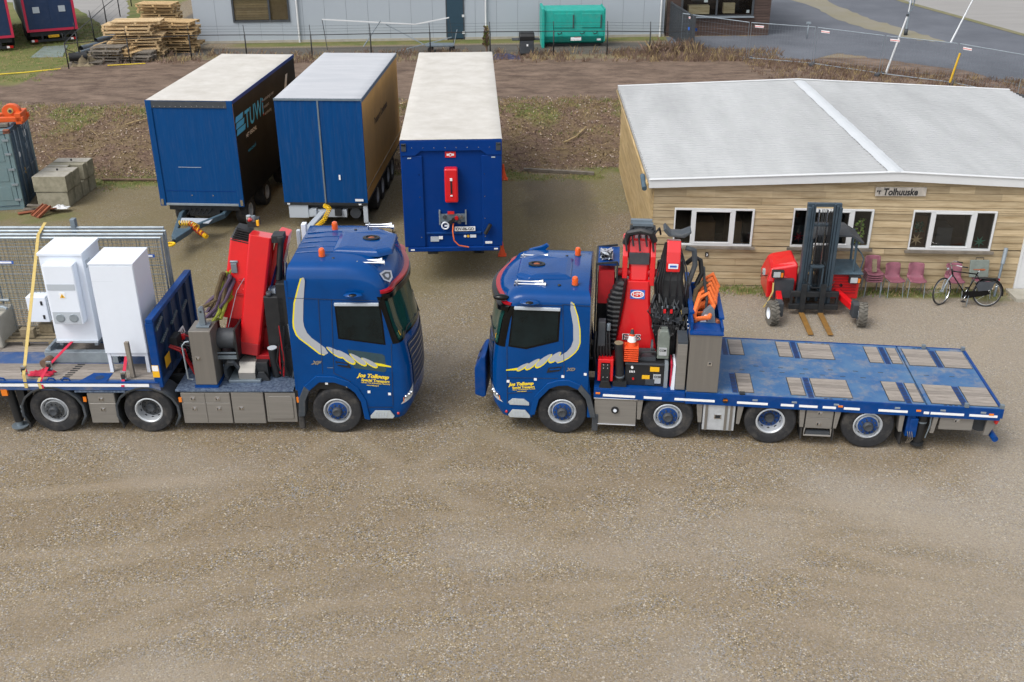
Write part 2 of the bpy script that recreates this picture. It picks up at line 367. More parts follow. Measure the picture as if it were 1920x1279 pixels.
# ---------------------------------------------------------------- ground: one sheet with a bank, to the horizon
def axis_lines(a, b, st, far):
    L = [a + st*i for i in range(int(round((b-a)/st))+1)]
    o = []; s_ = st; x = L[0]
    while x > far[0]: s_ *= 1.6; x -= s_; o.append(x)
    o.reverse(); x = L[-1]; p = []; s_ = st
    while x < far[1]: s_ *= 1.6; x += s_; p.append(x)
    return o + L + p
XS = axis_lines(-36, 36, .3, (-400, 400)); YS = axis_lines(9, 78, .3, (-120, 500))
def fb(x, y, s, z=0): return noise.fractal((x*s, y*s, z), 1.0, 2.0, 4)
vs = []; fs = []; A = []; B = []
for y in YS:
    for x in XS:
        vs.append((x, y, gz(x, y)))
        b = bank_base(x); w = fb(x, y, .25)*1.2; w2 = fb(x, y, .9, 5)*.5
        litter = smooth(b-.3, b+.5, y+w2)*smooth(b+6.4, b+5.2, y+w2)
        dirt = smooth(b+5.2, b+6.4, y+w2)*smooth(51.3, 50.4, y+w2*.6)
        grass = smooth(-20.8, -21.6, x+w*.5)*smooth(44.6, 46.4, y+w) + .75*smooth(51.2, 52, y+w2)*smooth(55.2, 54.4, y-(x+16)*.066)*.0
        grass += smooth(53.6, 54.4, y-(x+16)*.066)*smooth(55.6, 55, y-(x+16)*.066)*.85*smooth(-16, -13, x)*smooth(9, 8, x)   # mossy strip along the hall
        grass += 1.0*litter*smooth(.0, .3, fb(x, y, .5, 9))*smooth(b+2, b+5, y)
        grass += .8*smooth(b-1.5, b-.7, y+w2)*smooth(b+.5, b, y+w2)*smooth(-.3, .1, fb(x, y, .35, 3))
        grass += .9*smooth(.5, .15, abs(y-25.25+.06*(x-6)))*smooth(4.6, 5, x)*smooth(-.3, .1, fb(x, y, 1.5, 3)+.12)
        grass += .6*smooth(-13, -14.5, x)*smooth(30.6, 31.3, y+w2)*smooth(32.4, 31.8, y)
        grass += .42*smooth(2.2, 2.9, x+w2)*smooth(30.5, 32, y)*smooth(b+.2, b-.6, y)
        green = smooth(21, 27, y+w*2)*smooth(b, b-1, y)*smooth(4.5, 2.0, x+w)*(.75+.5*fb(x, y, .4, 7))
        green = max(green, .35*smooth(.1, .5, fb(x, y, .2, 14))*smooth(16.5, 18, y))
        pale = 0
        pale += smooth(1.5, -.3, abs(y-(16.4-(x-5)*.45))/.9+w*.4)*smooth(4.6, 6, x)*smooth(11, 8.5, x)*.9
        pale += smooth(3.4, 5.5, x+w)*smooth(20, 21.5, y+w)*smooth(25.4, 24.6, y)*.85
        pale += .9*smooth(8.4, 9.6, x+w*.6)*smooth(14, 16, y+w)*smooth(24, 22, y)
        pale += .5*smooth(.15, .5, fb(x, y*1.6, .16, 21)) + .55*smooth(3.5, 8, x+w)*smooth(17.5, 15.5, y)+.25*smooth(14.5, 11.5, y)
        pale = max(0, min(1, pale))*(1-green)
        dark = smooth(.25, .75, x+w2)*smooth(2.9, 2.5, x+w2*.4)*smooth(29.5, 32.5, y+w)*smooth(35.9, 35.6, y)*.8
        dark += .25*smooth(.2, .45, fb(x, y*1.6, .22, 31))*smooth(17, 14, y)
        asph = smooth(51.6, 52.4, y+w2*.5)*smooth(54.0, 53.4, y-(x+16)*.066)*smooth(-19.4, -19.2, x)*smooth(30, 12, x)
        asph = max(asph, smooth(-19.6, -19.2, x)*smooth(-15.5, -16, x)*smooth(51.6, 52.4, y+w2*.5))
        straw_ = smooth(50.2, 51.2, y+w2)*smooth(53, 52, y+w2)*smooth(-20, -19, x)*smooth(14, 12, x)*.8
        A.append((min(1, litter), min(1, dirt), min(1, max(0, grass)), 1)); B.append((max(0, min(1, green)), pale, dark, 1))
        A[-1] = A[-1]; 
        B[-1] = (B[-1][0], B[-1][1], B[-1][2], 1)
        vs_as = asph
        A[-1] = (A[-1][0], A[-1][1], A[-1][2], 1); B[-1] = (*B[-1][:3], 1)
        if y > 46: B[-1] = (straw_, 0, asph, 1)
n = len(XS)
for j in range(len(YS)-1):
    for i in range(n-1): fs.append((j*n+i, j*n+i+1, (j+1)*n+i+1, (j+1)*n+i))
me = bpy.data.meshes.new('ground'); me.from_pydata(vs, [], fs)
for nm, D_ in (('ma', A), ('mb', B)):
    at = me.attributes.new(nm, 'FLOAT_COLOR', 'POINT'); at.data.foreach_set('color', [c for q in D_ for c in q])
me.polygons.foreach_set('use_smooth', [True]*len(fs))
ground = bpy.data.objects.new('ground', me); COL.objects.link(ground); tag(ground, kind='structure')

def ground_mat():
    m = bpy.data.materials.new('gravel_ground'); m.use_nodes = True; t = m.node_tree; N = t.nodes; L = t.links; b = N['Principled BSDF']
    b.inputs['Roughness'].default_value = .9; b.inputs['Specular IOR Level'].default_value = .25
    co = N.new('ShaderNodeTexCoord').outputs['Object']
    def att(nm):
        a = N.new('ShaderNodeAttribute'); a.attribute_name = nm; s_ = N.new('ShaderNodeSeparateColor'); L.new(a.outputs['Color'], s_.inputs[0]); return s_.outputs
    def nz(scale, det=5, rg=.6, st=None):
        n_ = N.new('ShaderNodeTexNoise'); n_.inputs['Scale'].default_value = scale; n_.inputs['Detail'].default_value = det; n_.inputs['Roughness'].default_value = rg
        if st:
            mp = N.new('ShaderNodeMapping'); mp.inputs['Scale'].default_value = st[:3]; mp.inputs['Rotation'].default_value = (0, 0, radians(st[3])); L.new(co, mp.inputs[0]); L.new(mp.outputs[0], n_.inputs['Vector'])
        else: L.new(co, n_.inputs['Vector'])
        return n_.outputs[0]
    def rng(v, a, b_, c=0, d=1):
        r = N.new('ShaderNodeMapRange'); r.inputs[1].default_value = a; r.inputs[2].default_value = b_; r.inputs[3].default_value = c; r.inputs[4].default_value = d
        L.new(v, r.inputs[0]); return r.outputs[0]
    def mth(op, a, b_):
        k = N.new('ShaderNodeMath'); k.operation = op
        for i, q in enumerate((a, b_)):
            if isinstance(q, (int, float)): k.inputs[i].default_value = q
            else: L.new(q, k.inputs[i])
        return k.outputs[0]
    def mix(f, a, b_, bl='MIX'):
        k = N.new('ShaderNodeMix'); k.data_type = 'RGBA'; k.blend_type = bl
        if isinstance(f, (int, float)): k.inputs[0].default_value = f
        else: L.new(f, k.inputs[0])
        for i, q in ((6, a), (7, b_)):
            if isinstance(q, (str, tuple)): k.inputs[i].default_value = lin(q)
            else: L.new(q, k.inputs[i])
        return k.outputs[2]
    ma, mb = att('ma'), att('mb')
    hi = nz(14, 8, .8); mid = nz(1.1, 6, .65); lo = nz(.22, 5, .6)
    streak = nz(.5, 6, .65, (.6, 1.3, 1, 14))
    # fine compacted sand in patches, loose multi-coloured pebbles between them
    str2 = nz(1.5, 7, .75, (.6, 1.2, 1, -12)); m4 = nz(2.3, 7, .75)
    msk = mth('ADD', mth('ADD', mth('MULTIPLY', streak, .2), mth('MULTIPLY', str2, .2)), mth('ADD', mth('MULTIPLY', mid, .25), mth('MULTIPLY', m4, .35)))
    pm = rng(msk, .45, .55)          # 1 = pebbly, 0 = sandy
    vo = N.new('ShaderNodeTexVoronoi'); vo.inputs['Scale'].default_value = 46; vo.feature = 'F1'; L.new(co, vo.inputs['Vector'])
    sp = N.new('ShaderNodeSeparateColor'); L.new(vo.outputs['Color'], sp.inputs[0])
    peb = rng(sp.outputs[0], 0, 1, .72, 1.3)
    vo2 = N.new('ShaderNodeTexVoronoi'); vo2.inputs['Scale'].default_value = 11; L.new(co, vo2.inputs['Vector'])
    sp2 = N.new('ShaderNodeSeparateColor'); L.new(vo2.outputs['Color'], sp2.inputs[0])
    pc = mix(rng(sp.outputs[0], 0, 1), '#40372b', '#8a7b62'); pc = mix(rng(sp.outputs[1], .72, .8), pc, '#8f7f5b'); pc = mix(rng(sp.outputs[2], .78, .86), pc, '#7f8388'); pc = mix(rng(sp.outputs[1], .1, .04), pc, '#c0b8aa')
    sand = mix(rng(hi, .3, .7), '#746653', '#857764'); sand = mix(.35, sand, peb, 'MULTIPLY')
    gravel = mix(mth('ADD', mth('MULTIPLY', pm, .6), .36), sand, pc)
    gravel = mix(rng(lo, .35, .65), gravel, mix(.35, gravel, '#746650'))
    gravel = mix(mth('MULTIPLY', rng(sp2.outputs[1], .96, .97), rng(vo2.outputs['Distance'], .3, .2)), gravel, '#a59e93')
    gravel = mix(mth('MULTIPLY', mb[1], .5), gravel, mix(.4, '#9b948a', peb, 'MULTIPLY'))
    # worn tyre tracks: pairs of arcs, slightly paler and smoother than the loose gravel
    geo = N.new('ShaderNodeSeparateXYZ'); L.new(co, geo.inputs[0]); tracks = None
    wob = mth('MULTIPLY', mth('SUBTRACT', nz(.5, 3), .5), .5)
    for cx_, cy_, R_, w_, amt in ((-3, -22, 36.5, .16, .9), (-3, -22, 38.5, .16, .9), (14, 34, 21.5, .18, .8), (14, 34, 23.6, .18, .8), (-20, 30, 20.5, .2, .7), (-20, 30, 22.5, .2, .7), (2, -14, 27.3, .14, .8), (2, -14, 29.3, .14, .8), (8, -60, 72.6, .2, .6), (8, -60, 74.5, .2, .6), (-9, 40, 27, .18, .7), (-9, 40, 29, .18, .7)):
        dx = mth('SUBTRACT', geo.outputs[0], cx_); dy = mth('SUBTRACT', geo.outputs[1], cy_)
        d_ = mth('ADD', mth('SQRT', mth('ADD', mth('MULTIPLY', dx, dx), mth('MULTIPLY', dy, dy)), 0), wob)
        a_ = mth('ABSOLUTE', mth('SUBTRACT', d_, R_), 0); k_ = mth('MULTIPLY', rng(a_, w_*1.6, w_*.5), amt); tracks = k_ if tracks is None else mth('MAXIMUM', tracks, k_)
    tracks = mth('MULTIPLY', mth('MULTIPLY', tracks, rng(lo, .4, .6)), rng(geo.outputs[1], 26, 22))
    gravel = mix(mth('MULTIPLY', tracks, .45), gravel, mix(.25, '#968a78', peb, 'MULTIPLY'))
    gm = rng(mth('ADD', mb[0], mth('MULTIPLY', mth('SUBTRACT', hi, .5), .9)), .1, .9)
    yard = mix(mth('MULTIPLY', gm, .62), gravel, '#6b6345')
    dk = rng(mth('ADD', mb[2], mth('MULTIPLY', mth('SUBTRACT', hi, .5), .6)), .15, .9)
    # dk is a dark patch in the yard and old asphalt on the plateau
    yard = mix(mth('MULTIPLY', dk, .55), yard, '#4b4640')
    dirtc = mix(rng(nz(.9, 10, .82, (.75, 1.5, 1, -6)), .4, .6), '#4d3f36', '#806e60')
    dirtc = mix(mth('MULTIPLY', rng(mid, .4, .65), .6), dirtc, '#67584c')
    litc = mix(rng(hi, .35, .65), '#54433a', '#7d6859'); litc = mix(mth('MULTIPLY', rng(mid, .4, .6), .6), litc, '#746646')
    grc = mix(rng(hi, .35, .65), '#465226', '#67703c'); grc = mix(rng(mid, .35, .7), grc, '#77704a')
    yard = mix(mth('MULTIPLY', dk, mth('MULTIPLY', rng(geo.outputs[1], 46, 47), .85)), yard, mix(rng(hi, .3, .7), '#4a4946', '#615e59'))
    c = mix(rng(mth('ADD', ma[0], mth('MULTIPLY', mth('SUBTRACT', hi, .5), .8)), .3, .7), yard, litc)
    c = mix(rng(mth('ADD', ma[1], mth('MULTIPLY', mth('SUBTRACT', hi, .5), .6)), .3, .7), c, dirtc)
    c = mix(rng(mth('ADD', ma[2], mth('MULTIPLY', mth('SUBTRACT', hi, .5), 1.0)), .3, .75), c, grc)
    L.new(c, b.inputs['Base Color'])
    h = mth('ADD', mth('MULTIPLY', vo.outputs['Distance'], -.6), mth('MULTIPLY', hi, 1.0))
    bp = N.new('ShaderNodeBump'); bp.inputs['Strength'].default_value = .4; bp.inputs['Distance'].default_value = .03; L.new(h, bp.inputs['Height']); L.new(bp.outputs[0], b.inputs['Normal'])
    return m
me.materials.append(ground_mat())
mat('asphalt', '#474b53', .85, 0, .7, .25, col2='#6a6e76', bump=.2, bs=50)  # colour darkened to carry the shade beside the office
mat('asphalt_dark', '#4b4d50', .9, 0, .6, .6, col2='#5a5a58', bump=.3, bs=40)
mat('paving', '#8f8d8a', .85, 0, .6, .35, col2='#7c7a78', stretch=(.5, 2, 1))
mat('verge', '#77705a', .95, 0, .9, .8, col2='#5f6238', bump=.4, bs=20)
mat('verge_pale', '#7f7b70', .95, 0, .9, .5, col2='#7a745c', bump=.3, bs=20)
def sheet(name, pts, m, z=1.204, edge=.0):
    b_ = MB(); b_.add([(x, y, z) for x, y in pts], [tuple(range(len(pts)))], m); o = b_.build(name); tag(o, kind='structure'); return o
# asphalt apron in front of the hall, road, verge and far pavement at the right, path at the left
def wig(pts, k=6, a=.18, sd=0):
    o = []; rnd = random.Random(sd)
    for (p, q) in zip(pts, pts[1:]+pts[:1]):
        for i in range(k):
            t = i/k; L_ = sqrt((p[0]-q[0])**2+(p[1]-q[1])**2)
            w = rnd.uniform(-a, a) if L_ < 40 else 0
            o.append((p[0]+(q[0]-p[0])*t+w, p[1]+(q[1]-p[1])*t+w))
    return o
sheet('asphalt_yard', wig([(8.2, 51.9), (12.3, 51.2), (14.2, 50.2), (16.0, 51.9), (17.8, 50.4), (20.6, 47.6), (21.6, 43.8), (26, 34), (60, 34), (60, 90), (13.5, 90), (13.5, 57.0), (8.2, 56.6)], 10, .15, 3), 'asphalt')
sheet('road_verge', wig([(17.6, 75), (18.9, 66), (19.1, 60.6), (20.6, 56.7), (21.4, 55.2), (22.6, 54.5), (22.1, 57.5), (21.0, 61.8), (20.6, 66), (20.4, 75)], 8, .14, 4), 'verge_pale', 1.209)
sheet('paving_far', [(25.5, 68.8), (26.5, 63.3), (27.6, 56.9), (30, 47), (60, 30), (60, 95), (24, 95)], 'paving', 1.214)
sheet('road_verge', [(25.0, 68.8), (26.0, 63.3), (27.1, 56.9), (29.4, 47), (32, 42), (32.6, 42), (30, 47), (27.6, 56.9), (26.5, 63.3), (25.5, 68.8), (24, 95), (23.4, 95)], 'verge', 1.217)
sheet('path', wig([(-40, 72.5), (-28.5, 69.5), (-24.6, 63.4), (-22.9, 60.5), (-22.6, 63.5), (-23.6, 66.4), (-25.2, 71), (-26, 90), (-40, 90)], 6, .1, 5), 'paving', 1.206)
# ---------------------------------------------------------------- loose leaves, straw, weeds: nobody could count them
def scatter(name, N_, area, size, mats, shape, label, cat, sd=1, dens=None):
    rnd = random.Random(sd); mb_ = MB(); k = 0; tries = 0
    while k < N_ and tries < N_*8:
        tries += 1
        x = rnd.uniform(area[0], area[1]); y = rnd.uniform(area[2], area[3])
        if dens and rnd.random() > dens(x, y): continue
        k += 1; z = gz(x, y); s_ = rnd.uniform(*size); a = rnd.uniform(0, 2*pi); m_ = mats[min(len(mats)-1, int(rnd.random()*len(mats)))]
        if shape == 'leaf':
            T = tr(x, y, z+rnd.uniform(.01, .07)) @ rot('Z', math.degrees(a)) @ rot('X', rnd.uniform(-50, 50)) @ rot('Y', rnd.uniform(-40, 40))
            mb_.add([(-s_, 0, 0), (0, -s_*.5, .2*s_), (s_, 0, 0), (0, s_*.5, .2*s_)], [(0, 1, 2, 3)], m_, T=T)
        elif shape == 'blade':
            for q in range(5):
                a = rnd.uniform(0, 2*pi); l_ = rnd.uniform(.1, .6)*s_; h_ = s_*rnd.uniform(.5, 1); px, py = x+rnd.uniform(-.12, .12), y+rnd.uniform(-.12, .12); w_ = .012+.01*s_
                mb_.add([(px-w_, py, z), (px+w_, py, z), (px+cos(a)*l_*.5, py+sin(a)*l_*.5, z+h_*.7), (px+cos(a)*l_, py+sin(a)*l_, z+h_)], [(0, 1, 2), (1, 3, 2)], m_)
        elif shape == 'twig':
            p = Vector((x, y, z+.03)); d = Vector((cos(a), sin(a), rnd.uniform(-.1, .5))); pts = [p]
            for q in range(3): p = p + d*s_*.33; d = (d+Vector((rnd.uniform(-.4, .4), rnd.uniform(-.4, .4), rnd.uniform(-.45, .1)))).normalized(); p = Vector((p.x, p.y, max(p.z, gz(p.x, p.y)+.01))); pts.append(p)
            mb_.tube(pts, .006+.006*rnd.random(), m_, 3, False)
        elif shape == 'stone':
            T = tr(x, y, z) @ rot('Z', math.degrees(a)) @ Matrix.Diagonal((s_, s_*rnd.uniform(.6, 1), s_*.6, 1))
            mb_.add([(1, 0, 0), (0, 1, 0), (-1, 0, 0), (0, -1, 0), (.2, .1, .9)], [(0, 1, 4), (1, 2, 4), (2, 3, 4), (3, 0, 4)], m_, T=T)
    o = mb_.build(name, flat=True); tag(o, label, cat, kind='stuff'); return o
def on_bank(x, y):
    b = bank_base(x); return smooth(b-.6, b+.4, y)*smooth(b+6.6, b+5, y)
scatter('leaf_litter', 24000, (-20, 5.2, 35, 43.5), (.018, .055), ['leaf_brown', 'leaf_pink', 'leaf_brown', 'straw', 'leaf_pink', 'leaf_brown', 'leaf_pale'], 'leaf', 'brown fallen leaves and bramble litter on the bank', 'leaf litter', 1, on_bank)
scatter('bramble', 500, (-20, 5.2, 35.6, 42.5), (.3, .9), ['twig', 'leaf_pink', 'twig', 'straw'], 'twig', 'dead bramble stems tangled over the bank', 'brambles', 2, on_bank)
scatter('grass', 2200, (-24, 5.2, 35, 44), (.05, .2), ['grass_blade', 'straw', 'straw'], 'blade', 'tufts of green and dry grass on the bank', 'grass', 3,
        lambda x, y: max(smooth(.0, .35, fb(x, y, .5, 9))*on_bank(x, y)*smooth(bank_base(x)+2, bank_base(x)+4, y), .8*smooth(bank_base(x)+4.2, bank_base(x)+5, y)*smooth(bank_base(x)+6.4, bank_base(x)+5.6, y)))
scatter('dry_grass', 1500, (-20, 14.5, 50.0, 52.6), (.15, .42), ['straw', 'twig', 'twig', 'leaf_pink'], 'blade', 'dry straw coloured weeds along the black fence', 'weeds', 4,
        lambda x, y: (.25+.75*smooth(4, 7, x))*(.35+.65*smooth(-.1, .3, fb(x, y, .35, 2)))*smooth(13.5, 11, x))
scatter('tall_weed', 110, (6.6, 9.2, 51.2, 52.3), (.5, .95), ['straw', 'twig', 'leaf_pink', 'twig'], 'blade', 'clump of tall dry reeds where the black fence ends', 'weeds', 5)
scatter('rough_grass', 2200, (11, 26, 41, 52), (.08, .3), ['straw', 'leaf_brown', 'leaf_pink', 'twig'], 'blade', 'rough dead grass beside the mobile fence panels', 'weeds', 6,
        lambda x, y: smooth(52-(x-11)*.55-1.2, 52-(x-11)*.55-1.9, y-.9)*smooth(44, 46, y+(x-14)*.8)*(.3+.7*smooth(-.2, .2, fb(x, y, .5, 8))))
scatter('lawn', 5000, (-40, -20.8, 46, 62), (.05, .12), ['grass_blade', 'grass_blade', 'straw'], 'blade', 'short green grass round the parked box trailers', 'lawn', 7)
scatter('wall_weed', 500, (4.6, 13.6, 24.9, 25.7), (.04, .16), ['grass_blade', 'grass_blade', 'straw'], 'blade', 'low green weeds along the foot of the timber cabin', 'weeds', 8,
        lambda x, y: smooth(.45, .2, abs(y-25.35+.06*(x-6))))
scatter('yard_weed', 1500, (-16.5, 3.6, 31, 36.6), (.03, .1), ['grass_blade', 'straw'], 'blade', 'sparse low weeds at the foot of the bank', 'weeds', 9,
        lambda x, y: smooth(bank_base(x)-1.6, bank_base(x)-.8, y)*smooth(-.2, .1, fb(x, y, .35, 3)))
scatter('loose_stone', 3500, (-11, 12, 10.5, 26), (.008, .02), ['stone', 'stone', 'concrete_pale'], 'stone', 'loose pebbles lying on the gravel yard', 'pebbles', 10)
G = 1.2
# ---------------------------------------------------------------- grey metal hall
HH = math.degrees(atan2(1.62, 24.52)); hall = thing('industrial_hall', 'long pale grey metal-clad hall with vertical panel seams behind the black fence', 'building', (-16.32, 55.32, G), HH)
HL = 24.55; b = MB(); HT = 6.0
for i in range(22):
    x0 = i*HL/22; x1 = (i+1)*HL/22 - .012
    b.bx(x0, x1, 0, .12, .12, 1.12 if x1 > 1.98 and x0 < 4.9 else HT, 'hall_wall')
    if x1 > 1.98 and x0 < 4.9:
        b.bx(x0, x1, 0, .12, 3.1, HT, 'hall_wall')
        if x0 < 1.98: b.bx(x0, 1.98, 0, .12, 1.12, 3.1, 'hall_wall')
        if x1 > 4.9: b.bx(4.9, x1, 0, .12, 1.12, 3.1, 'hall_wall')
b.bx(0, HL, .03, .3, 1.0, HT-.01, 'seam') if False else None
for a0, a1, z0, z1 in ((0, 2.05, .1, HT-.02), (4.86, HL, .1, HT-.02), (2.05, 4.86, .1, 1.1), (2.05, 4.86, 3.12, HT-.02)): b.bx(a0, a1, .02, .26, z0, z1, 'seam')
b.bx(-.02, 0, -.0, 22, .1, HT, 'hall_wall'); b.bx(HL-.1, HL, .13, 22, .1, HT, 'hall_wall'); b.bx(0, HL, 21.9, 22, .1, HT, 'hall_wall')
b.build('wall', hall)
b = MB(); b.bx(-.1, HL+.02, -.06, 22.1, HT, HT+.15, 'grey_roof'); b.build('roof', hall)
b = MB(); b.bx(-.03, 13.0, -.05, .3, -.02, .12, 'concrete'); b.bx(13.95, HL+.02, -.05, .3, -.02, .12, 'concrete'); b.build('plinth', hall)
w = MB()
for a0, a1, z0, z1 in ((1.98, 4.9, 1.04, 1.13), (1.98, 4.9, 3.03, 3.13), (1.98, 2.07, 1.13, 3.03), (3.82, 3.91, 1.13, 3.03), (4.81, 4.9, 1.13, 3.03)): w.bx(a0, a1, -.05, .1, z0, z1, 'dark_grey')
win = w.build('window', hall)
w = MB()
for i in range(16): w.bx(2.07, 3.82, .1, .13, 1.15+i*.118, 1.15+i*.118+.11, 'wood_pale')
w.bx(3.91, 4.81, .1, .13, 1.13, 3.03, 'wood_new'); w.build('blind', win)
w = MB(); w.quad((2.07, .03, 1.13), (4.81, .03, 1.13), (4.81, .03, 3.03), (2.07, .03, 3.03), 'window_glass'); w.build('pane', win)
d = MB(); d.bx(13.02, 13.86, -.03, .02, .06, 2.5, 'teal_door'); d.bx(12.96, 13.02, -.04, .02, .0, 2.56, 'dark_grey'); d.bx(13.86, 13.92, -.04, .02, .0, 2.56, 'dark_grey'); dr = d.build('door', hall)
d = MB()
for z in (.3, 1.15, 2.05): d.bx(13.8, 13.93, -.075, -.045, z, z+.12, 'white_paint')
d.build('hinge', dr)
for px in (5.3, 15.05, HL-.22):
    d = MB(); d.tube([(px, -.09, 0), (px, -.09, HT)], .05, 'white_paint', 10)
    for z in (.5, 2.2, 4): d.bx(px-.08, px+.08, -.1, -.0, z, z+.04, 'galvanised')
    d.build('downpipe', hall)
# ---------------------------------------------------------------- brown timber office beside it
off = thing('timber_office', 'dark brown boarded office with a wide grey-framed window beside the grey hall', 'building', (8.3, 56.98, G), 1.0)
b = MB(); L_ = 5.5
for i in range(36):
    z0 = i*.14; z1 = z0+.128
    if z0 > .98 and z0 < 2.9: iv = [(0, .75), (4.58, L_)]
    else: iv = [(0, L_)]
    for a0, a1 in iv:
        b.bx(a0, a1, 0, .06, z0, z1, 'brown_board')
b.bx(L_-.08, L_, .07, 10, 0, 5, 'brown_board'); b.bx(0, .75, .07, .2, 0, 5, 'brown_board'); b.bx(.75, 4.58, .07, .2, 0, .98, 'brown_board'); b.bx(4.58, L_-.1, .07, .2, 0, 5, 'brown_board'); b.bx(.75, 4.58, .07, .2, 3, 5, 'brown_board')
b.build('wall', off)
b = MB(); b.bx(-.05, L_+.1, -.1, 10, 5.05, 5.2, 'grey_roof'); b.build('roof', off)
b = MB()
for a0, a1, z0, z1 in ((.72, 4.6, .98, 1.06), (.72, 4.6, 2.95, 3.04), (.72, .82, 1.06, 2.95), (2.58, 2.66, 1.06, 2.95), (4.5, 4.6, 1.06, 2.95)): b.bx(a0, a1, -.04, .1, z0, z1, 'dark_grey')
b.bx(.7, 4.62, -.16, -.04, .94, 1.0, 'galvanised'); wf = b.build('window', off)
b = MB(); b.quad((.82, .03, 1.06), (4.5, .03, 1.06), (4.5, .03, 2.95), (.82, .03, 2.95), 'window_glass'); b.build('pane', wf)
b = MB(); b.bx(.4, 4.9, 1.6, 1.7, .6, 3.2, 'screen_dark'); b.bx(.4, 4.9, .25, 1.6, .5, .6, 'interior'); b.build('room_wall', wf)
b = MB(); b.bx(1.2, 2.3, .3, .8, 1.08, 1.5, 'cladding'); b.bx(1.3, 2.1, .2, .25, 1.75, 1.83, 'black_plastic'); b.bx(3.0, 3.9, .2, .25, 1.8, 1.9, 'black_plastic'); b.bx(3.1, 3.7, .5, .8, 1.08, 1.6, 'cladding'); b.bx(1.95, 2.15, .14, .16, 1.7, 2.0, 'white_paint'); b.bx(4.25, 4.4, .12, .14, 1.15, 1.3, 'white_paint'); b.build('furniture', wf)
def mesh_panel(b, P, Q, z0, z1, nv, nh, r, m):
    P = Vector(P); Q = Vector(Q)
    for i in range(1, nv):
        p = P.lerp(Q, i/nv); b.bar((p.x, p.y, z0), (p.x, p.y, z1), r, r, m)
    for i in range(1, nh):
        z = z0+(z1-z0)*i/nh; b.bar((P.x, P.y, z), (Q.x, Q.y, z), r, r, m)
# dark screen fence running from the hall corner towards the yard
f = thing('screen_fence', 'dark grey mesh screen fence running out from the hall corner', 'fence')
A0 = (8.5, 56.85); A1 = (8.95, 52.15)
for q in (A0, A1): b = MB(); b.bx(q[0]-.06, q[0]+.06, q[1]-.06, q[1]+.06, G-.05, G+1.78, 'dark_grey'); b.build('post', f)
b = MB(); b.bar((*A0, G+1.72), (*A1, G+1.72), .07, .07, 'dark_grey'); b.bar((*A0, G+.1), (*A1, G+.1), .05, .05, 'dark_grey'); b.build('rail', f)
b = MB(); mesh_panel(b, (*A0, 0), (*A1, 0), G+.1, G+1.7, 90, 36, .017, 'dark_grey'); b.build('mesh', f)
# ---------------------------------------------------------------- black garden fence
FP = [(-20.55, 48.9), (-18.06, 50.04), (-15.41, 51.0), (-12.75, 51.05), (-9.57, 50.95), (-6.75, 51.2), (-3.9, 51.4), (-1.0, 51.6), (2.09, 51.7), (4.7, 51.65), (6.75, 51.45), (8.4, 51.35)]
f = thing('wire_fence', 'long black post and rail fence with thin wires in front of the grey hall', 'fence')
for q in FP[:-1]:
    b = MB(); b.cyl((*q, G-.1), (*q, G+1.18), .032, 'black_plastic', 8); b.cyl((*q, G+1.18), (q[0]-.02, q[1], G+1.62), .017, 'black_plastic', 6); b.build('post', f)
b = MB(); b.tube([(*q, G+1.15) for q in FP], .021, 'black_plastic', 6); b.build('rail', f)
b = MB()
for z in (.25, .5, .75, 1.3, 1.42, 1.56): b.tube([(*q, G+z) for q in FP], .0045, 'dark_steel', 3, False)
b.build('wire', f)
FQ = [(-20.55, 48.9), (-21.2, 52.0), (-21.9, 56.0), (-22.7, 60.2), (-23.4, 64.4), (-24.1, 68.6), (-24.9, 73)]
f = thing('wire_fence', 'black post and rail fence running back past the pallets, beside the grass', 'fence')
for q in FQ[1:]:
    b = MB(); b.cyl((*q, gz(*q)-.1), (*q, G+1.2), .034, 'black_plastic', 8); b.cyl((*q, G+1.2), (q[0]-.03, q[1], G+1.6), .02, 'black_plastic', 6); b.build('post', f)
b = MB(); b.tube([(*q, G+1.16) for q in FQ], .022, 'black_plastic', 6); b.build('rail', f)
b = MB(); b.bar((-20.55, 48.9, G+.9), (-21.2, 52, G+.1), .03, .03, 'black_plastic'); b.build('brace', f)
b = MB()
for z in (.3, .6, .9, 1.4): b.tube([(*q, G+z) for q in FQ], .0045, 'dark_steel', 3, False)
b.build('wire', f)
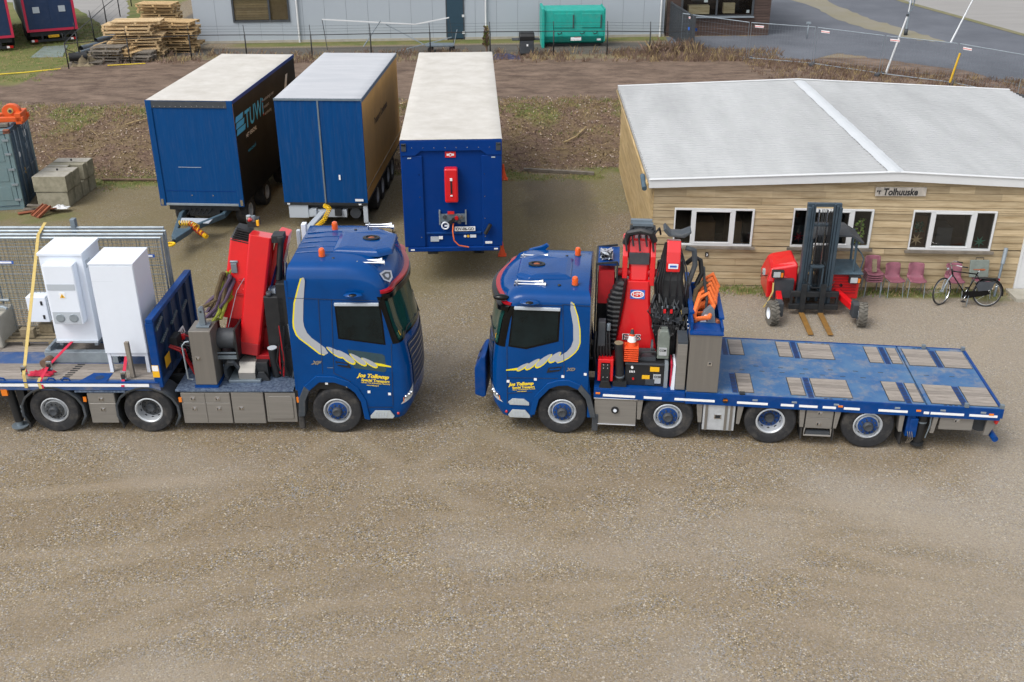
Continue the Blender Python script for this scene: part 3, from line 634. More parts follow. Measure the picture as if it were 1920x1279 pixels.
# ---------------------------------------------------------------- mobile fence panels at the right
HP = [(8.5, 53.3), (11.3, 50.42), (14.05, 49.0), (16.45, 46.7), (18.92, 44.75), (20.6, 42.1)]
HLb = ['mobile wire fence panel nearest the screen fence, before the brown office', 'second mobile wire fence panel from the hall, before the asphalt', 'mobile wire fence panel between the second panel and the near white pole', 'mobile wire fence panel between the near white pole and the yellow post', 'mobile wire fence panel beyond the yellow marker post']
for i, (p, q) in enumerate(zip(HP, HP[1:])):
    f = thing('mobile_fence', HLb[i], 'fence', group='mobile fence panels beside the road')
    P = Vector((*p, 0)); Q = Vector((*q, 0)); d_ = (Q-P).normalized(); P = P+d_*.06; Q = Q-d_*.06; z0, z1 = G+.1, G+1.72
    b = MB(); b.tube([(P.x, P.y, z0), (P.x, P.y, z1), (Q.x, Q.y, z1), (Q.x, Q.y, z0)], .021, 'galvanised', 8, closed=True); b.build('frame', f)
    b = MB(); mesh_panel(b, P, Q, z0, z1, 22, 7, .0045, 'zinc'); b.build('mesh', f)
    b = MB(); m_ = P.lerp(Q, .06 if i else .1); e_ = m_+d_*.42; n_ = Vector((-d_.y, d_.x, 0))*-.02
    b.add([(m_.x+n_.x, m_.y+n_.y, z1-.2), (e_.x+n_.x, e_.y+n_.y, z1-.2), (e_.x+n_.x, e_.y+n_.y, z1-.1), (m_.x+n_.x, m_.y+n_.y, z1-.1)], [(0, 1, 2, 3)], 'white_foil')
    b.add([(m_.x+n_.x*1.5, m_.y+n_.y*1.5, z1-.165), (e_.x+n_.x*1.5, e_.y+n_.y*1.5, z1-.165), (e_.x+n_.x*1.5, e_.y+n_.y*1.5, z1-.14), (m_.x+n_.x*1.5, m_.y+n_.y*1.5, z1-.14)], [(0, 1, 2, 3)], 'label_red')
    if i == 0: b.add([(m_.x+n_.x, m_.y+n_.y, z1-.75), (e_.x+n_.x+.1, e_.y+n_.y-.1, z1-.75), (e_.x+n_.x+.1, e_.y+n_.y-.1, z1-.6), (m_.x+n_.x, m_.y+n_.y, z1-.6)], [(0, 1, 2, 3)], 'label_blue')
    b.build('name_plate', f)
    fb_ = MB(); fb_.bx(-.11, .11, -.35, .35, 0, .12, 'dark_grey', tr(q[0], q[1], gz(*q)) @ rot('Z', math.degrees(atan2(d_.y, d_.x)))); o = fb_.build('fence_weight', None, .02)
    tag(o, ['dark block foot under the joint of the first and second fence panels', 'dark block foot under the joint of the second and third fence panels', 'dark block foot under the fence joint at the near white pole', 'dark block foot under the fence joint at the yellow post', 'dark block foot under the far right end of the fence'][i], 'fence foot', 'block feet of the mobile fence')
# light poles
for (x0, y0, x1, z1), lb in (((16.75, 46.9, 17.35, 3.75), 'slim white leaning pole with a hooked end right at the mobile fence joint'), ((22.6, 54.6, 23.4, 3.4), 'slim white leaning pole with a hooked end standing on asphalt well behind the fence')):
    f = thing('flag_pole', lb, 'pole', (x0, y0, G), group='white hooked poles')
    b = MB(); b.cyl((0, 0, -.1), (x1-x0, 0, z1-G), .05, 'pole_white', 10, .035); b.build('pole', f)
    b = MB(); q = Vector((x1-x0, 0, z1-G)); b.tube([q, q+Vector((.02, 0, .15)), q+Vector((.16, 0, .22)), q+Vector((.2, 0, .5)), q+Vector((.2, 0, 1.0))], .025, 'zinc', 6)
    b.tube([q+Vector((.02, 0, .1)), q+Vector((.05, 0, .9))], .025, 'pole_white', 6); b.cyl(q-Vector((0, 0, .04)), q+Vector((0, 0, .06)), .06, 'dark_grey', 8); b.build('hook', f)
f = thing('lamp_post', 'thin grey lamp post on the verge beyond the fence', 'lamp post', (21.1, 56.9, G))
b = MB(); b.cyl((0, 0, 0), (0, 0, 4.6), .06, 'galvanised', 10, .045); b.build('post', f)
b = MB(); b.cyl((0, 0, 0), (0, 0, .35), .1, 'dark_grey', 10); b.cyl((0, 0, 1.55), (0, 0, 1.75), .085, 'galvanised', 10); b.build('collar', f)
b = MB(); b.bx(-.12, .5, -.1, .1, 4.6, 4.72, 'dark_grey'); b.build('lamp_head', f, .03)
f = MB(); f.cyl((18.72, 44.6, 1.1), (18.98, 44.62, 2.55), .045, 'yellow_pole', 10); tag(f.build('marker_post'), 'yellow marker post at the joint of two mobile fence panels', 'post')
f = thing('short_post', 'small dark post with a lamp head on the asphalt beyond the fence', 'post', (15.6, 56, G)); b = MB(); b.cyl((0, 0, 0), (0, 0, .75), .025, 'galvanised', 8); b.build('post', f); b = MB(); b.bx(-.12, .12, -.05, .05, .75, .85, 'galvanised'); b.build('lamp_head', f, .01)
# ---------------------------------------------------------------- teal tipping skip, barbecue, tarp, frame
f = thing('waste_skip', 'large turquoise tipping waste skip with rounded belly behind the black fence', 'skip', (1.62, 53.7, G), 2.5)
prof = [(.0, .55), (.03, 1.82), (1.5, 1.86), (1.62, 1.5), (1.6, .9), (1.3, .35), (.95, .14), (.55, .1), (.2, .25)]
b = MB(); b.prism(prof, 'x', .08, 3.1, 'teal_paint'); b.build('tank', f, .03)
b = MB(); b.prism([(-.12, .0), (-.1, 1.9), (1.6, 1.95), (1.75, 1.4), (1.3, .1), (.8, 0)], 'x', -.05, .08, 'teal_paint'); b.prism([(-.02, .3), (-.0, 1.88), (1.6, 1.9), (1.68, 1.4), (1.3, .2), (.7, .07)], 'x', 3.1, 3.15, 'teal_paint'); b.build('end_frame', f, .015)
for x0 in (.55, 1.95): b = MB(); b.bx(x0, x0+1.0, -.03, .03, .98, 1.66, 'teal_paint'); lid = b.build('hatch', f, .015); b = MB(); b.bx(x0+.95, x0+1.0, -.06, -.03, .95, 1.6, 'dark_grey'); b.build('hinge', lid)
b = MB(); [b.tube([(x, .0, .72), (x+.05, -.09, .68), (x+.16, -.09, .7), (x+.2, 0, .76)], .02, 'dark_steel', 6) for x in (.75, 1.9, 2.55)]; b.build('hook', f)
b = MB(); b.bx(1.42, 1.95, -.0, .025, .34, .64, 'white_foil', tr(0, .03, 0)); b.bx(1.6, 1.93, -.01, .02, .5, .62, 'label_red', tr(0, .03, 0)); b.bx(2.75, 2.95, 0, .02, .33, .42, 'white_foil', tr(0, .06, 0)); b.build('sign', f)
b = MB(); b.bx(.3, 2.9, .45, .6, 0, .14, 'dark_steel'); b.bx(.3, 2.9, 1.0, 1.15, 0, .14, 'dark_steel'); b.build('skid', f)
f = thing('barbecue', 'black gas barbecue with closed lid between purple tarpaulin and turquoise skip', 'barbecue', (.78, 51.9, G), 5)
b = MB(); b.bx(-.33, .33, -.25, .25, .08, .72, 'dark_grey'); b.build('cart', f, .03); b = MB(); b.prism([(-.27, .72), (-.3, .92), (-.18, 1.08), (.18, 1.08), (.3, .92), (.27, .72)], 'x', -.36, .36, 'black_plastic'); b.build('lid', f, .03)
b = MB(); b.bx(-.72, -.36, -.22, .22, .72, .78, 'dark_grey'); b.bx(.36, .62, -.22, .22, .72, .78, 'dark_grey'); b.build('side_shelf', f, .01); b = MB(); b.bx(-.03, .05, -.27, -.252, .45, .55, 'white_foil'); b.build('badge', f)
for x in (-.28, .28): b = MB(); b.cyl((x, -.2, .07), (x, .2, .07), .07, 'black_plastic', 10); b.build('wheel', f)
def crumple(name, c, size, m, label, cat, sd=1, res=14, hgt=.15):
    b = MB(); vs = []; fs = []
    for j in range(res+1):
        for i in range(res+1):
            u = (i/res-.5); v = (j/res-.5); k = noise.fractal((u*5+sd, v*5, sd), 1, 2, 4)
            x = c[0]+u*size[0]*(1+.25*noise.noise((v*4, sd, 1))); y = c[1]+v*size[1]*(1+.25*noise.noise((u*4, sd, 7)))
            vs.append((x, y, c[2]+max(.01, hgt*(.6+1.4*k)*(1-4*max(u*u, v*v))+.02)))
    for j in range(res):
        for i in range(res): a = j*(res+1)+i; fs.append((a, a+1, a+res+2, a+res+1))
    b.add(vs, fs, m, True); o = b.build(name); tag(o, label, cat); return o
crumple('tarpaulin', (-.35, 51.1, G), (1.7, .9), 'tarp', 'crumpled dark purple tarpaulin on the ground by the barbecue', 'tarpaulin', 2)
f = thing('tube_frame', 'collapsed white tubular steel frame leaning in front of the grey hall', 'frame')  # loose white tubular frame, not a scaffold
b = MB(); b.bar((-9.35, 53.2, 2.72), (-4.75, 53.2, 2.46), .07, .05, 'white_paint'); b.bar((-4.75, 53.2, 2.46), (-3.05, 53.2, 2.78), .07, .05, 'white_paint'); b.build('top_beam', f)
for a_, b_ in (((-9.35, 53.2, 2.7), (-9.2, 53.2, 1.22)), ((-3.05, 53.2, 2.75), (-2.8, 53.2, 1.22))): b = MB(); b.bar(a_, b_, .03, .03, 'dark_grey'); b.build('leg', f)
for a_, b_ in (((-6.45, 53.1, 2.66), (-7.3, 52.6, 1.5)), ((-6.2, 53.25, 2.45), (-4.0, 53.0, 1.35)), ((-5.7, 52.6, 1.25), (-2.95, 53.1, 1.85))): b = MB(); b.bar(a_, b_, .05, .04, 'galvanised'); b.build('brace', f)
f = thing('hand_cart', 'low flat grey trolley parked before the hall door', 'trolley', (-3.45, 52.9, G), 0)
b = MB(); b.bx(-.75, .6, -.35, .35, .28, .36, 'zinc'); b.build('platform', f, .01); b = MB(); b.tube([(.62, -.3, .3), (.78, -.3, 1.0), (.78, .3, 1.0), (.62, .3, .3)], .02, 'galvanised', 6); b.build('handle', f)
for x, y in ((-.55, -.3), (.5, -.3), (-.55, .3), (.5, .3)): b = MB(); b.cyl((x, y-.03, .13), (x, y+.03, .13), .13, 'black_plastic', 12); b.build('wheel', f)
f = thing('dead_shrub', 'brown dead conifer stalk against the fence near the hall downpipe', 'plant', (-1.2, 52.2, G))
b = MB(); b.tube([(0, 0, 0), (.04, 0, .6), (.0, 0, 1.25)], .05, 'twig', 6); b.build('trunk', f)
b = MB(); rnd = random.Random(5)
for i in range(260):
    z = rnd.uniform(.3, 1.3); a = rnd.uniform(0, 6.3); l = rnd.uniform(.06, .2)*(1.5-z*.6); b.add([(0, 0, z), (cos(a)*l, sin(a)*l, z+l*.6), (cos(a+.3)*l*.8, sin(a+.3)*l*.8, z+l*.9)], [(0, 1, 2)], rnd.choice(['twig', 'straw', 'plant_green']))
b.build('foliage', f, flat=True)
# ---------------------------------------------------------------- pallets
def pallet(mat_, L=1.2, D=.9):
    r = thing('pallet', 'x', 'pallet', group='wooden pallets heaped behind the fence')
    b = MB(); n = 7
    for i in range(n): b.bx(-L/2, L/2, -D/2+i*D/n, -D/2+i*D/n+D/n*.72, .122, .144, mat_)
    b.build('deck', r)
    for y in (-D/2+.06, 0, D/2-.06):
        b = MB(); b.bx(-L/2, L/2, y-.05, y+.05, .1, .121, mat_); b.bx(-L/2, L/2, y-.05, y+.05, 0, .022, mat_)
        for x in (-L/2+.07, 0, L/2-.07): b.bx(x-.05, x+.05, y-.049, y+.049, .022, .1, mat_)
        b.build('stringer', r)
    return r
PN = pallet('wood_pale', 2.35, 1.15); PM = pallet('wood_new', 1.9, 1.1); PO = pallet('wood_grey', 1.5, .9)
for q in (PN, PM, PO):
    for c in kids(q):
        if 'kind' in c: del c['kind']
rnd = random.Random(11); first = {PN: 1, PM: 1, PO: 1}
PL = {PN: 'wide pale new pallet', PM: 'honey coloured pallet', PO: 'weathered grey pallet'}
stacks = [('front stack', (-18.3, 52.1), 11, PN, .18, 3), ('right-hand stack', (-16.7, 53.3), 10, PM, .175, -3), ('rear stack', (-17.9, 55.2), 12, PM, .205, 1), ('low near stack', (-19.45, 50.7), 5, PO, .16, 2), ('pale near stack', (-18.9, 51.0), 4, PM, .165, -6), ('nearest flat heap', (-20.25, 50.15), 1, PO, .15, 8), ('low middle stack', (-18.0, 50.9), 3, PO, .15, -2)]
ords = ['bottom', 'second', 'third', 'fourth', 'fifth', 'sixth', 'seventh', 'eighth', 'ninth', 'tenth', 'eleventh', 'twelfth']
for nm, (x, y), k, proto, dz, rz in stacks:
    z = gz(x, y)
    for i in range(k):
        o_ = 'top' if i == k-1 and k > 1 else ('only' if k == 1 else ords[i])
        lb = '%s, %s of the %s by the fence corner' % (PL[proto], o_+(' one' if o_ != 'only' else ' one'), nm)
        loc = (x+rnd.uniform(-.26, .26), y+rnd.uniform(-.2, .2), z)
        if first[proto]: first[proto] = 0; o = proto; o.location = loc; o['label'] = lb; o.rotation_euler.z = radians(rz)
        else: o = copy_tree(proto, lb, loc, rz+rnd.uniform(-9, 9))
        z += dz*.87
f = MB(); f.bar((-19.9, 50.6, G+.75), (-19.2, 50.9, G+.95), .1, .03, 'wood_new'); tag(f.build('loose_plank'), 'short loose plank lying askew on the grey pallets', 'plank')
f = MB(); f.bar((-19.0, 49.6, gz(-19, 49.6)+.03), (-17.3, 49.9, gz(-17.3, 49.9)+.03), .05, .03, 'gold_text'); tag(f.build('yellow_batten'), 'yellow batten lying on the dirt in front of the pallets', 'batten')
for i, (a_, b_, r_) in enumerate((((-21.6, 53.3, G+.14), (-20.4, 56.6, G+.14), .14), ((-21.2, 54.4, G+.36), (-20.2, 56.9, G+.4), .1), ((-21.4, 51.8, G+.1), (-21.1, 53.2, G+.1), .1))):
    f = MB(); f.cyl(a_, b_, r_, 'pipe_grey', 16, caps=False); f.cyl(a_, b_, r_*.86, 'dark_grey', 16, caps=False)
    tag(f.build('drain_pipe'), ['largest grey plastic pipe beside the pallets', 'upper grey plastic pipe lying on the others by the pallets', 'short grey plastic pipe nearest the fence corner'][i], 'pipe', 'plastic pipes by the pallets')
crumple('brush_pile', (-20.2, 49.9, 1.15), (1.1, 1.0), 'wood_old', 'heap of old straw and brush at the fence corner', 'brush heap', 5, 14, .5)
f = MB(); f.cyl((-20.75, 49.6, 1.6), (-20.0, 49.9, 1.6), .2, 'black_plastic', 14, caps=False); tag(f.build('black_pipe'), 'short wide black pipe on the heap by the fence corner', 'pipe')
f = MB(); f.add([(-23.5, 51.7, 1.23), (-22.0, 51.85, 1.23), (-22.9, 54.9, 1.23), (-24.0, 54.6, 1.23)], [(0, 1, 2, 3)], 'steel_sheet'); f.add([(-23.5, 51.7, 1.23), (-22.0, 51.85, 1.23), (-22.9, 54.9, 1.23), (-24.0, 54.6, 1.23), (-23.5, 51.7, 1.2), (-22.0, 51.85, 1.2), (-22.9, 54.9, 1.2), (-24.0, 54.6, 1.2)], [(0, 1, 5, 4), (1, 2, 6, 5), (2, 3, 7, 6), (3, 0, 4, 7)], 'galvanised')
tag(f.build('steel_sheet'), 'flat grey-green metal sheet lying on the grass by the parked box trailers', 'metal sheet')
f = MB(); f.tube([(-24.5, 47.1, 1.24), (-22.3, 48.0, 1.23), (-20.9, 48.8, 1.24)], .03, 'gold_text', 5); tag(f.build('yellow_hose'), 'thin yellow hose across the grass in front of the crimson-framed trailers', 'hose')
# ---------------------------------------------------------------- two box trailers at the top left
def wheel(parent, c, r=.5, w=.3, style='dish', out=-1, name='wheel', rim='rim_steel', hub='rim_steel', tyre='rubber'):
    """wheel with its axle along y; out=-1 shows the outer face to -y"""
    T = tr(*c) @ rot('X', 90 if out < 0 else -90)
    wp = MB(T); rr = r*.56
    wp.lathe([(rr, -.0), (rr+.02, .02), (r*.7, .035), (r*.93, .028), (r*.985, .0), (r, -.04), (r, -w+.04), (r*.985, -w), (r*.93, -w-.02), (r*.6, -w-.02), (rr, -w), (rr, 0)], tyre, n=40)
    for g in (-.08, -.15, -.22): wp.lathe([(r+.001, g-.006), (r-.012, g), (r+.001, g+.006)], 'black_plastic', n=40) if False else None
    wo = wp.build(name, parent)
    b = MB(T)
    if style == 'convex':     # steer wheel, hub stands proud
        b.lathe([(rr, .012), (rr-.02, .024), (rr-.04, .0), (rr-.05, -.06), (rr*.8, -.065), (rr*.75, -.03), (rr*.68, .0)], rim, n=36)
    else:                     # drive wheel, deep dish
        b.lathe([(rr, .012), (rr-.02, .02), (rr-.04, 0), (rr-.05, -.1), (rr*.8, -.14), (rr*.74, -.17)], rim, n=36)
    for k in range(10):
        a = 2*pi*(k+.5)/10; q = rr*(.825 if style == 'convex' else .84); zz = -.064 if style == 'convex' else -.128
        b.cyl((cos(a)*q, sin(a)*q, zz), (cos(a)*q, sin(a)*q, zz+.012), .024 if style == 'convex' else .03, 'black_plastic', 8)
    b.build('rim', wo)
    b = MB(T)
    hz = .03 if style == 'convex' else -.15
    if style == 'convex': b.lathe([(rr*.68, .0), (rr*.66, .02), (rr*.4, .03), (rr*.36, .03)], hub, n=36)
    else: b.lathe([(rr*.74, -.17), (rr*.6, -.16), (rr*.36, -.15)], hub, n=36)
    b.lathe([(rr*.36, hz), (rr*.34, hz+.05), (rr*.26, hz+.075), (rr*.1, hz+.06), (0, hz+.06)], 'dark_grey', n=20)
    for k in range(10):
        a = 2*pi*k/10; x, y = cos(a)*rr*.53, sin(a)*rr*.53; b.cyl((x, y, hz-.03), (x, y, hz+.035), .015, 'dark_grey', 6)
    b.build('hub', wo); return wo
def far_trailer(loc, rz, label, plates, group='dark blue box trailers parked on the grass'):
    r = thing('box_trailer', label, 'trailer', loc, rz, group)   # rear face looks to -y
    b = MB(); b.bx(-1.24, 1.24, 0, 9, .62, 3.5, 'navy'); b.build('box', r, .02)
    b = MB()
    for x0, x1, z0, z1 in ((-1.24, 1.24, .62, .74), (-1.24, 1.24, 3.38, 3.5), (-1.24, -1.12, .74, 3.38), (1.12, 1.24, .74, 3.38)): b.bx(x0, x1, -.03, 0, z0, z1, 'crimson')
    b.build('rear_frame', r)
    b = MB(); b.bx(-1.1, -.004, -.02, 0, .75, 3.37, 'navy'); b.bx(.004, 1.1, -.02, 0, .75, 3.37, 'navy'); b.build('rear_door', r)
    b = MB(); b.bx(-1.26, -1.245, .1, 9, .7, 3.5, 'cabinet_grey'); b.build('curtain', r)
    b = MB(); b.bx(-1.1, 1.1, .1, 9, .38, .6, 'dark_steel'); b.bx(-1.15, 1.15, .0, .12, .1, .22, 'dark_steel'); [b.bx(x, x+.1, .05, .15, .1, .5, 'dark_steel') for x in (-.6, .5)]; b.build('chassis', r)
    for s_ in (-1, 1): b = MB(); b.bx(s_*.95-.15, s_*.95+.15, -.05, .02, .12, .24, 'red_lamp'); b.bx(s_*.95-.15, s_*.95-.02, -.055, .02, .13, .23, 'white_foil'); b.build('tail_light', r)
    for x in plates: b = MB(); b.bx(x-.16, x+.16, -.045, -.03, 1.55, 1.85, 'cabinet_grey'); b.build('notice', r)
    b = MB(); b.bx(-.26, .26, -.03, .0, .3, .42, 'label_yellow'); b.text('OR-34-VN', .1, (-.24, -.035, .33), (1, 0, 0), (0, 0, 1), 'black_plastic'); b.build('number_plate', r)
    for y in (1.6, 2.9):
        for s_ in (-1, 1): side_wheel(r, s_*1.22, y, .48, s_)
    return r
def side_wheel(r, x, y, rad, s_, rim='rim_steel'):
    o = wheel(r, (0, 0, 0), rad, .32, 'dish', -1, rim=rim); o.location = (x, y, rad+.0); o.rotation_euler = (0, 0, radians(90 if s_ > 0 else -90)); return o
far_trailer((-23.83, 55.6, 1.22), 27, 'dark blue box trailer with crimson rear frame and two square notices, in full view', (-.62, .62))
far_trailer((-26.1, 53.1, 1.22), 27, 'dark blue box trailer with crimson rear frame, half hidden, standing left of its twin', (.55,))
mat('sign_wood', '#b9b2a8', .85, 0, .4, 6)
# ---------------------------------------------------------------- timber cabin with corrugated roof
cab_ = thing('timber_cabin', 'low honey-coloured timber cabin with white corrugated roof and three white windows', 'building', (3.70, 25.8, 0), -3.6)
SH = Matrix(((1, -.042, 0, 0), (0, 1, 0, 0), (0, 0, 1, 0), (0, 0, 0, 1)))
CW, CD, CR = 13.17, 10.75, 6.05
def rz_(s): return 2.90 + .28*(1-(CR-s)/CR if s < CR else 1-(s-CR)/(CW-CR))
WINS = [(.56, 2.62, 1.13, 2.16), (3.62, 5.66, 1.14, 2.2), (6.66, 8.76, 1.12, 2.2)]
b = MB(SH); rnd = random.Random(3); ph = .188
i = 0
while i*ph < 3.05:
    z0 = i*ph+.02; z1 = min(z0+ph-.010, 3.06)
    iv = [(0.0, CW)]
    bands = [(z0, z1)]
    for w in WINS:
        for zc in (w[2]-.002, w[3]+.002):
            if z0+.004 < zc < z1-.004 and zc not in bands: bands = [q for B_ in bands for q in ([(B_[0], zc), (zc, B_[1])] if B_[0]+.003 < zc < B_[1]-.003 else [B_])]
    for z0, z1 in bands:
      iv = [(0.0, CW)]; zm = (z0+z1)/2
      holes = [(w[0], w[1]) for w in WINS if w[2]-.002 < zm < w[3]+.002]
      if z0 < 2.08: holes.append((9.58, 10.58))
      for h in holes:
        n_ = []
        for a0, a1 in iv:
            if h[1] <= a0 or h[0] >= a1: n_.append((a0, a1)); continue
            if h[0] > a0: n_.append((a0, h[0]))
            if h[1] < a1: n_.append((h[1], a1))
        iv = n_
      for a0, a1 in iv:
        cuts = [a0]+sorted(c for c in (rnd.uniform(a0, a1) for _ in range(max(1, int((a1-a0)/3.5)))) if a0+.5 < c < a1-.5)+[a1]
        for c0, c1 in zip(cuts, cuts[1:]):
            if z1 > 2.6:      # gable strip: short pieces so that the top follows the roof
                n = max(1, int((c1-c0)/.6)); sub_ = [(c0+(c1-c0)*k/n, c0+(c1-c0)*(k+1)/n) for k in range(n)]
            else: sub_ = [(c0+.003, c1-.003)]
            for s0, s1 in sub_:
                t0 = min(z1, rz_(s0)-.10); t1 = min(z1, rz_(s1)-.10)
                if max(t0, t1) <= z0+.01: continue
                t0 = max(t0, z0+.002); t1 = max(t1, z0+.002)
                b.add([(s0, 0, z0), (s1, 0, z0), (s1, .014, t1), (s0, .014, t0), (s0, .03, z0), (s1, .03, z0), (s1, .03, t1), (s0, .03, t0)], [(0, 1, 2, 3), (4, 5, 6, 7), (0, 1, 5, 4), (2, 3, 7, 6), (0, 3, 7, 4), (1, 2, 6, 5)], 'cladding')
    i += 1
b.build('wall', cab_, flat=True)
b = MB(SH)
for i in range(16):      # left end wall boards
    z0 = i*ph+.02; z1 = z0+ph-.010
    if z1 > 2.74: z1 = 2.74
    if z1 < z0+.02: break
    for y0, y1 in ((.0, 3.9), (3.905, 7.6), (7.605, CD)): b.prism([(-.0, z0), (-.03, z0), (-.014, z1), (.0, z1)], 'y', y0, y1, 'cladding_side')
b.build('side_wall', cab_, flat=True)
b = MB(SH); b.bx(.0, CW, CD-.05, CD, 0, 2.7, 'cladding'); b.bx(CW-.05, CW, .05, CD, 0, 2.7, 'cladding')
for (a0, a1, z0, z1) in ((0, .56, 0, 2.7), (2.62, 3.62, 0, 2.7), (5.66, 6.66, 0, 2.7), (8.76, 9.6, 0, 2.7), (10.6, CW-.06, 0, 2.7), (.56, 2.62, 0, 1.1), (3.62, 5.66, 0, 1.1), (6.66, 8.76, 0, 1.1)): b.bx(a0+.001, a1-.001, .035, .05, z0, z1, 'interior')
b.bx(.01, .03, .06, CD-.1, 0, 2.7, 'interior'); b.build('inner_wall', cab_)
# corrugated roof
def corr(x0, x1, z0, z1, m, nm):
    b = MB(SH); rows0 = []; rows1 = []; p = .24; y = -.13; k = 0
    while y < CD+.15:
        for dy, dz in ((0, 0), (.085, 0), (.12, .045), (.19, .045)):
            rows0.append((x0, y+dy, z0+dz)); rows1.append((x1, y+dy, z1+dz))
        y += p
    for k in range(len(rows0)-1):
        v_ = k % 4 in (0, 3); b.add([rows0[k], rows0[k+1], rows1[k+1], rows1[k]], [(0, 1, 2, 3)], 'corrugated_valley_shade' if k % 4 == 0 else m)  # valley strips carry the rib shading in their colour
    return b.build(nm, cab_, flat=True)
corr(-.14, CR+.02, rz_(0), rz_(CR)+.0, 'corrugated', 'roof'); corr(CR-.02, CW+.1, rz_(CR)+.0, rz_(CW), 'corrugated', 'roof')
b = MB(SH)
rows = [[(CR-.2, y, rz_(CR-.2)+.052+.008*sin(y*5)), (CR-.05, y, rz_(CR)+.075), (CR+.05, y, rz_(CR)+.075), (CR+.2, y, rz_(CR+.2)+.052+.008*cos(y*7))] for y in [-.16+i*.4 for i in range(28)]]
b.loft(rows, 'ridge_white', False, closed=False); b.build('ridge_cap', cab_)
b = MB(SH)
for y0, y1 in ((-.17, -.13), (CD+.13, CD+.17)):
    b.prism([(-.16, rz_(0)-.17), (CR, rz_(CR)-.17), (CW+.12, rz_(CW)-.17), (CW+.12, rz_(CW)+.045), (CR, rz_(CR)+.055), (-.16, rz_(0)+.045)], 'y', y0, y1, 'white_paint')
b.prism([(-.16, rz_(0)+.047), (CR, rz_(CR)+.057), (CW+.12, rz_(CW)+.047), (CW+.12, rz_(CW)+.06), (CR, rz_(CR)+.072), (-.16, rz_(0)+.06)], 'y', -.2, -.08, 'white_paint')
b.prism([(-.16, rz_(0)+.047), (CR, rz_(CR)+.057), (CW+.12, rz_(CW)+.047), (CW+.12, rz_(CW)+.06), (CR, rz_(CR)+.072), (-.16, rz_(0)+.06)], 'y', CD+.08, CD+.22, 'white_paint')
b.build('fascia', cab_)
b = MB(SH); b.prism([(-.16, rz_(0)-.17), (CR, rz_(CR)-.17), (CW+.12, rz_(CW)-.17), (CW+.12, rz_(CW)-.15), (CR, rz_(CR)-.15), (-.16, rz_(0)-.15)], 'y', -.12, CD+.12, 'white_paint'); b.build('soffit', cab_)
b = MB(SH); b.tube([(-.19, -.1, 2.80), (-.19, CD+.1, 2.80)], .035, 'cladding_side', 8); b.build('gutter', cab_)
b = MB(SH); b.cyl((-.27, -.12, 2.70), (-.27, .5, 2.86), .065, 'frame_slate', 12); b.build('gutter_outlet', cab_)
b = MB(SH); b.cyl((CW+.2, -.1, 2.75), (CW+.2, CD, 2.8), .08, 'black_plastic', 8)
for i in range(60): b.box((CW+.2+.02*(i % 2), i*.18, 2.86), (.2, .1, .06), 'black_plastic')
b.build('eaves_guard', cab_)
b = MB(SH); b.tube([(12.1, 5.2, rz_(12)+.06), (12.1, 5.2, rz_(12)+.2), (12.6, 5.2, rz_(12)+.22), (12.6, 5.2, rz_(12)+.06)], .02, 'frame_slate', 6); b.build('roof_bracket', cab_)
for wi, (s0, s1, z0, z1) in enumerate(WINS):
    b = MB(SH); w = s1-s0; fr = .05
    q = [s0, s0+w*.215, s0+w*.275, s0+w*.70, s0+w*.765, s1]
    def R_(a0, a1, c0, c1, y=-.03): b.bx(a0, a1, y, .05, c0, c1, 'white_paint')
    R_(s0, s1, z0, z0+fr+.01); R_(s0, s1, z1-fr, z1); R_(s0, s0+.035, z0+fr+.01, z1-fr); R_(s1-.05, s1, z0+fr+.01, z1-fr)
    R_(q[1], q[2], z0+fr+.01, z1-fr, -.028); R_(q[3], q[4], z0+fr+.01, z1-fr, -.028)
    R_(q[2]-.02, q[3]+.02, z0+fr+.01, z0+fr+.055, -.04); R_(q[2]-.02, q[3]+.02, z1-fr-.045, z1-fr, -.04)
    wo = b.build('window', cab_, .006, 1)
    b = MB(SH)
    for a0, a1 in ((s0+.035, q[1]), (q[2], q[3]), (q[4], s1-.05)): b.quad((a0, -.005, z0+fr+.01), (a1, -.005, z0+fr+.01), (a1, -.005, z1-fr), (a0, -.005, z1-fr), 'window_glass')
    b.build('pane', wo)
    b = MB(SH); b.bx(s0-.08, s1+.08, -.09, -.031, z0-.07, z0-.002, 'wood_grey'); b.build('sill', wo)
    b = MB(SH); b.bx(s0-.3, s1+.3, 2.4, 2.45, .6, 2.6, 'interior'); b.bx(s0-.3, s0-.25, .06, 2.4, .6, 2.6, 'interior'); b.bx(s1+.25, s1+.3, .06, 2.4, .6, 2.6, 'interior'); b.bx(s0-.3, s1+.3, .06, 2.4, .55, .6, 'interior'); b.bx(s0-.3, s1+.3, .06, 2.4, 2.6, 2.65, 'interior')
    b.bx(s0-.1, s1+.1, .055, .3, z0-.05, z0+.0, 'interior_warm'); b.build('room_wall', wo)
    b = MB(SH)
    if wi == 0: b.bx(s0+.7, s0+1.3, 1.2, 1.8, .6, 1.35, 'interior_warm'); b.bx(s1-.45, s1-.1, .9, 1.6, .6, 1.5, 'interior_warm')
    elif wi == 1: b.bx(s0+.2, s0+1.2, 1.2, 1.9, .6, 1.3, 'dark_grey')
    else: b.bx(s0+.55, s0+.9, 1.3, 1.9, .6, 1.6, 'interior_warm'); b.bx(s0+1.0, s0+1.4, .8, 1.4, .6, 1.45, 'dark_grey')
    b.build('furniture', wo)
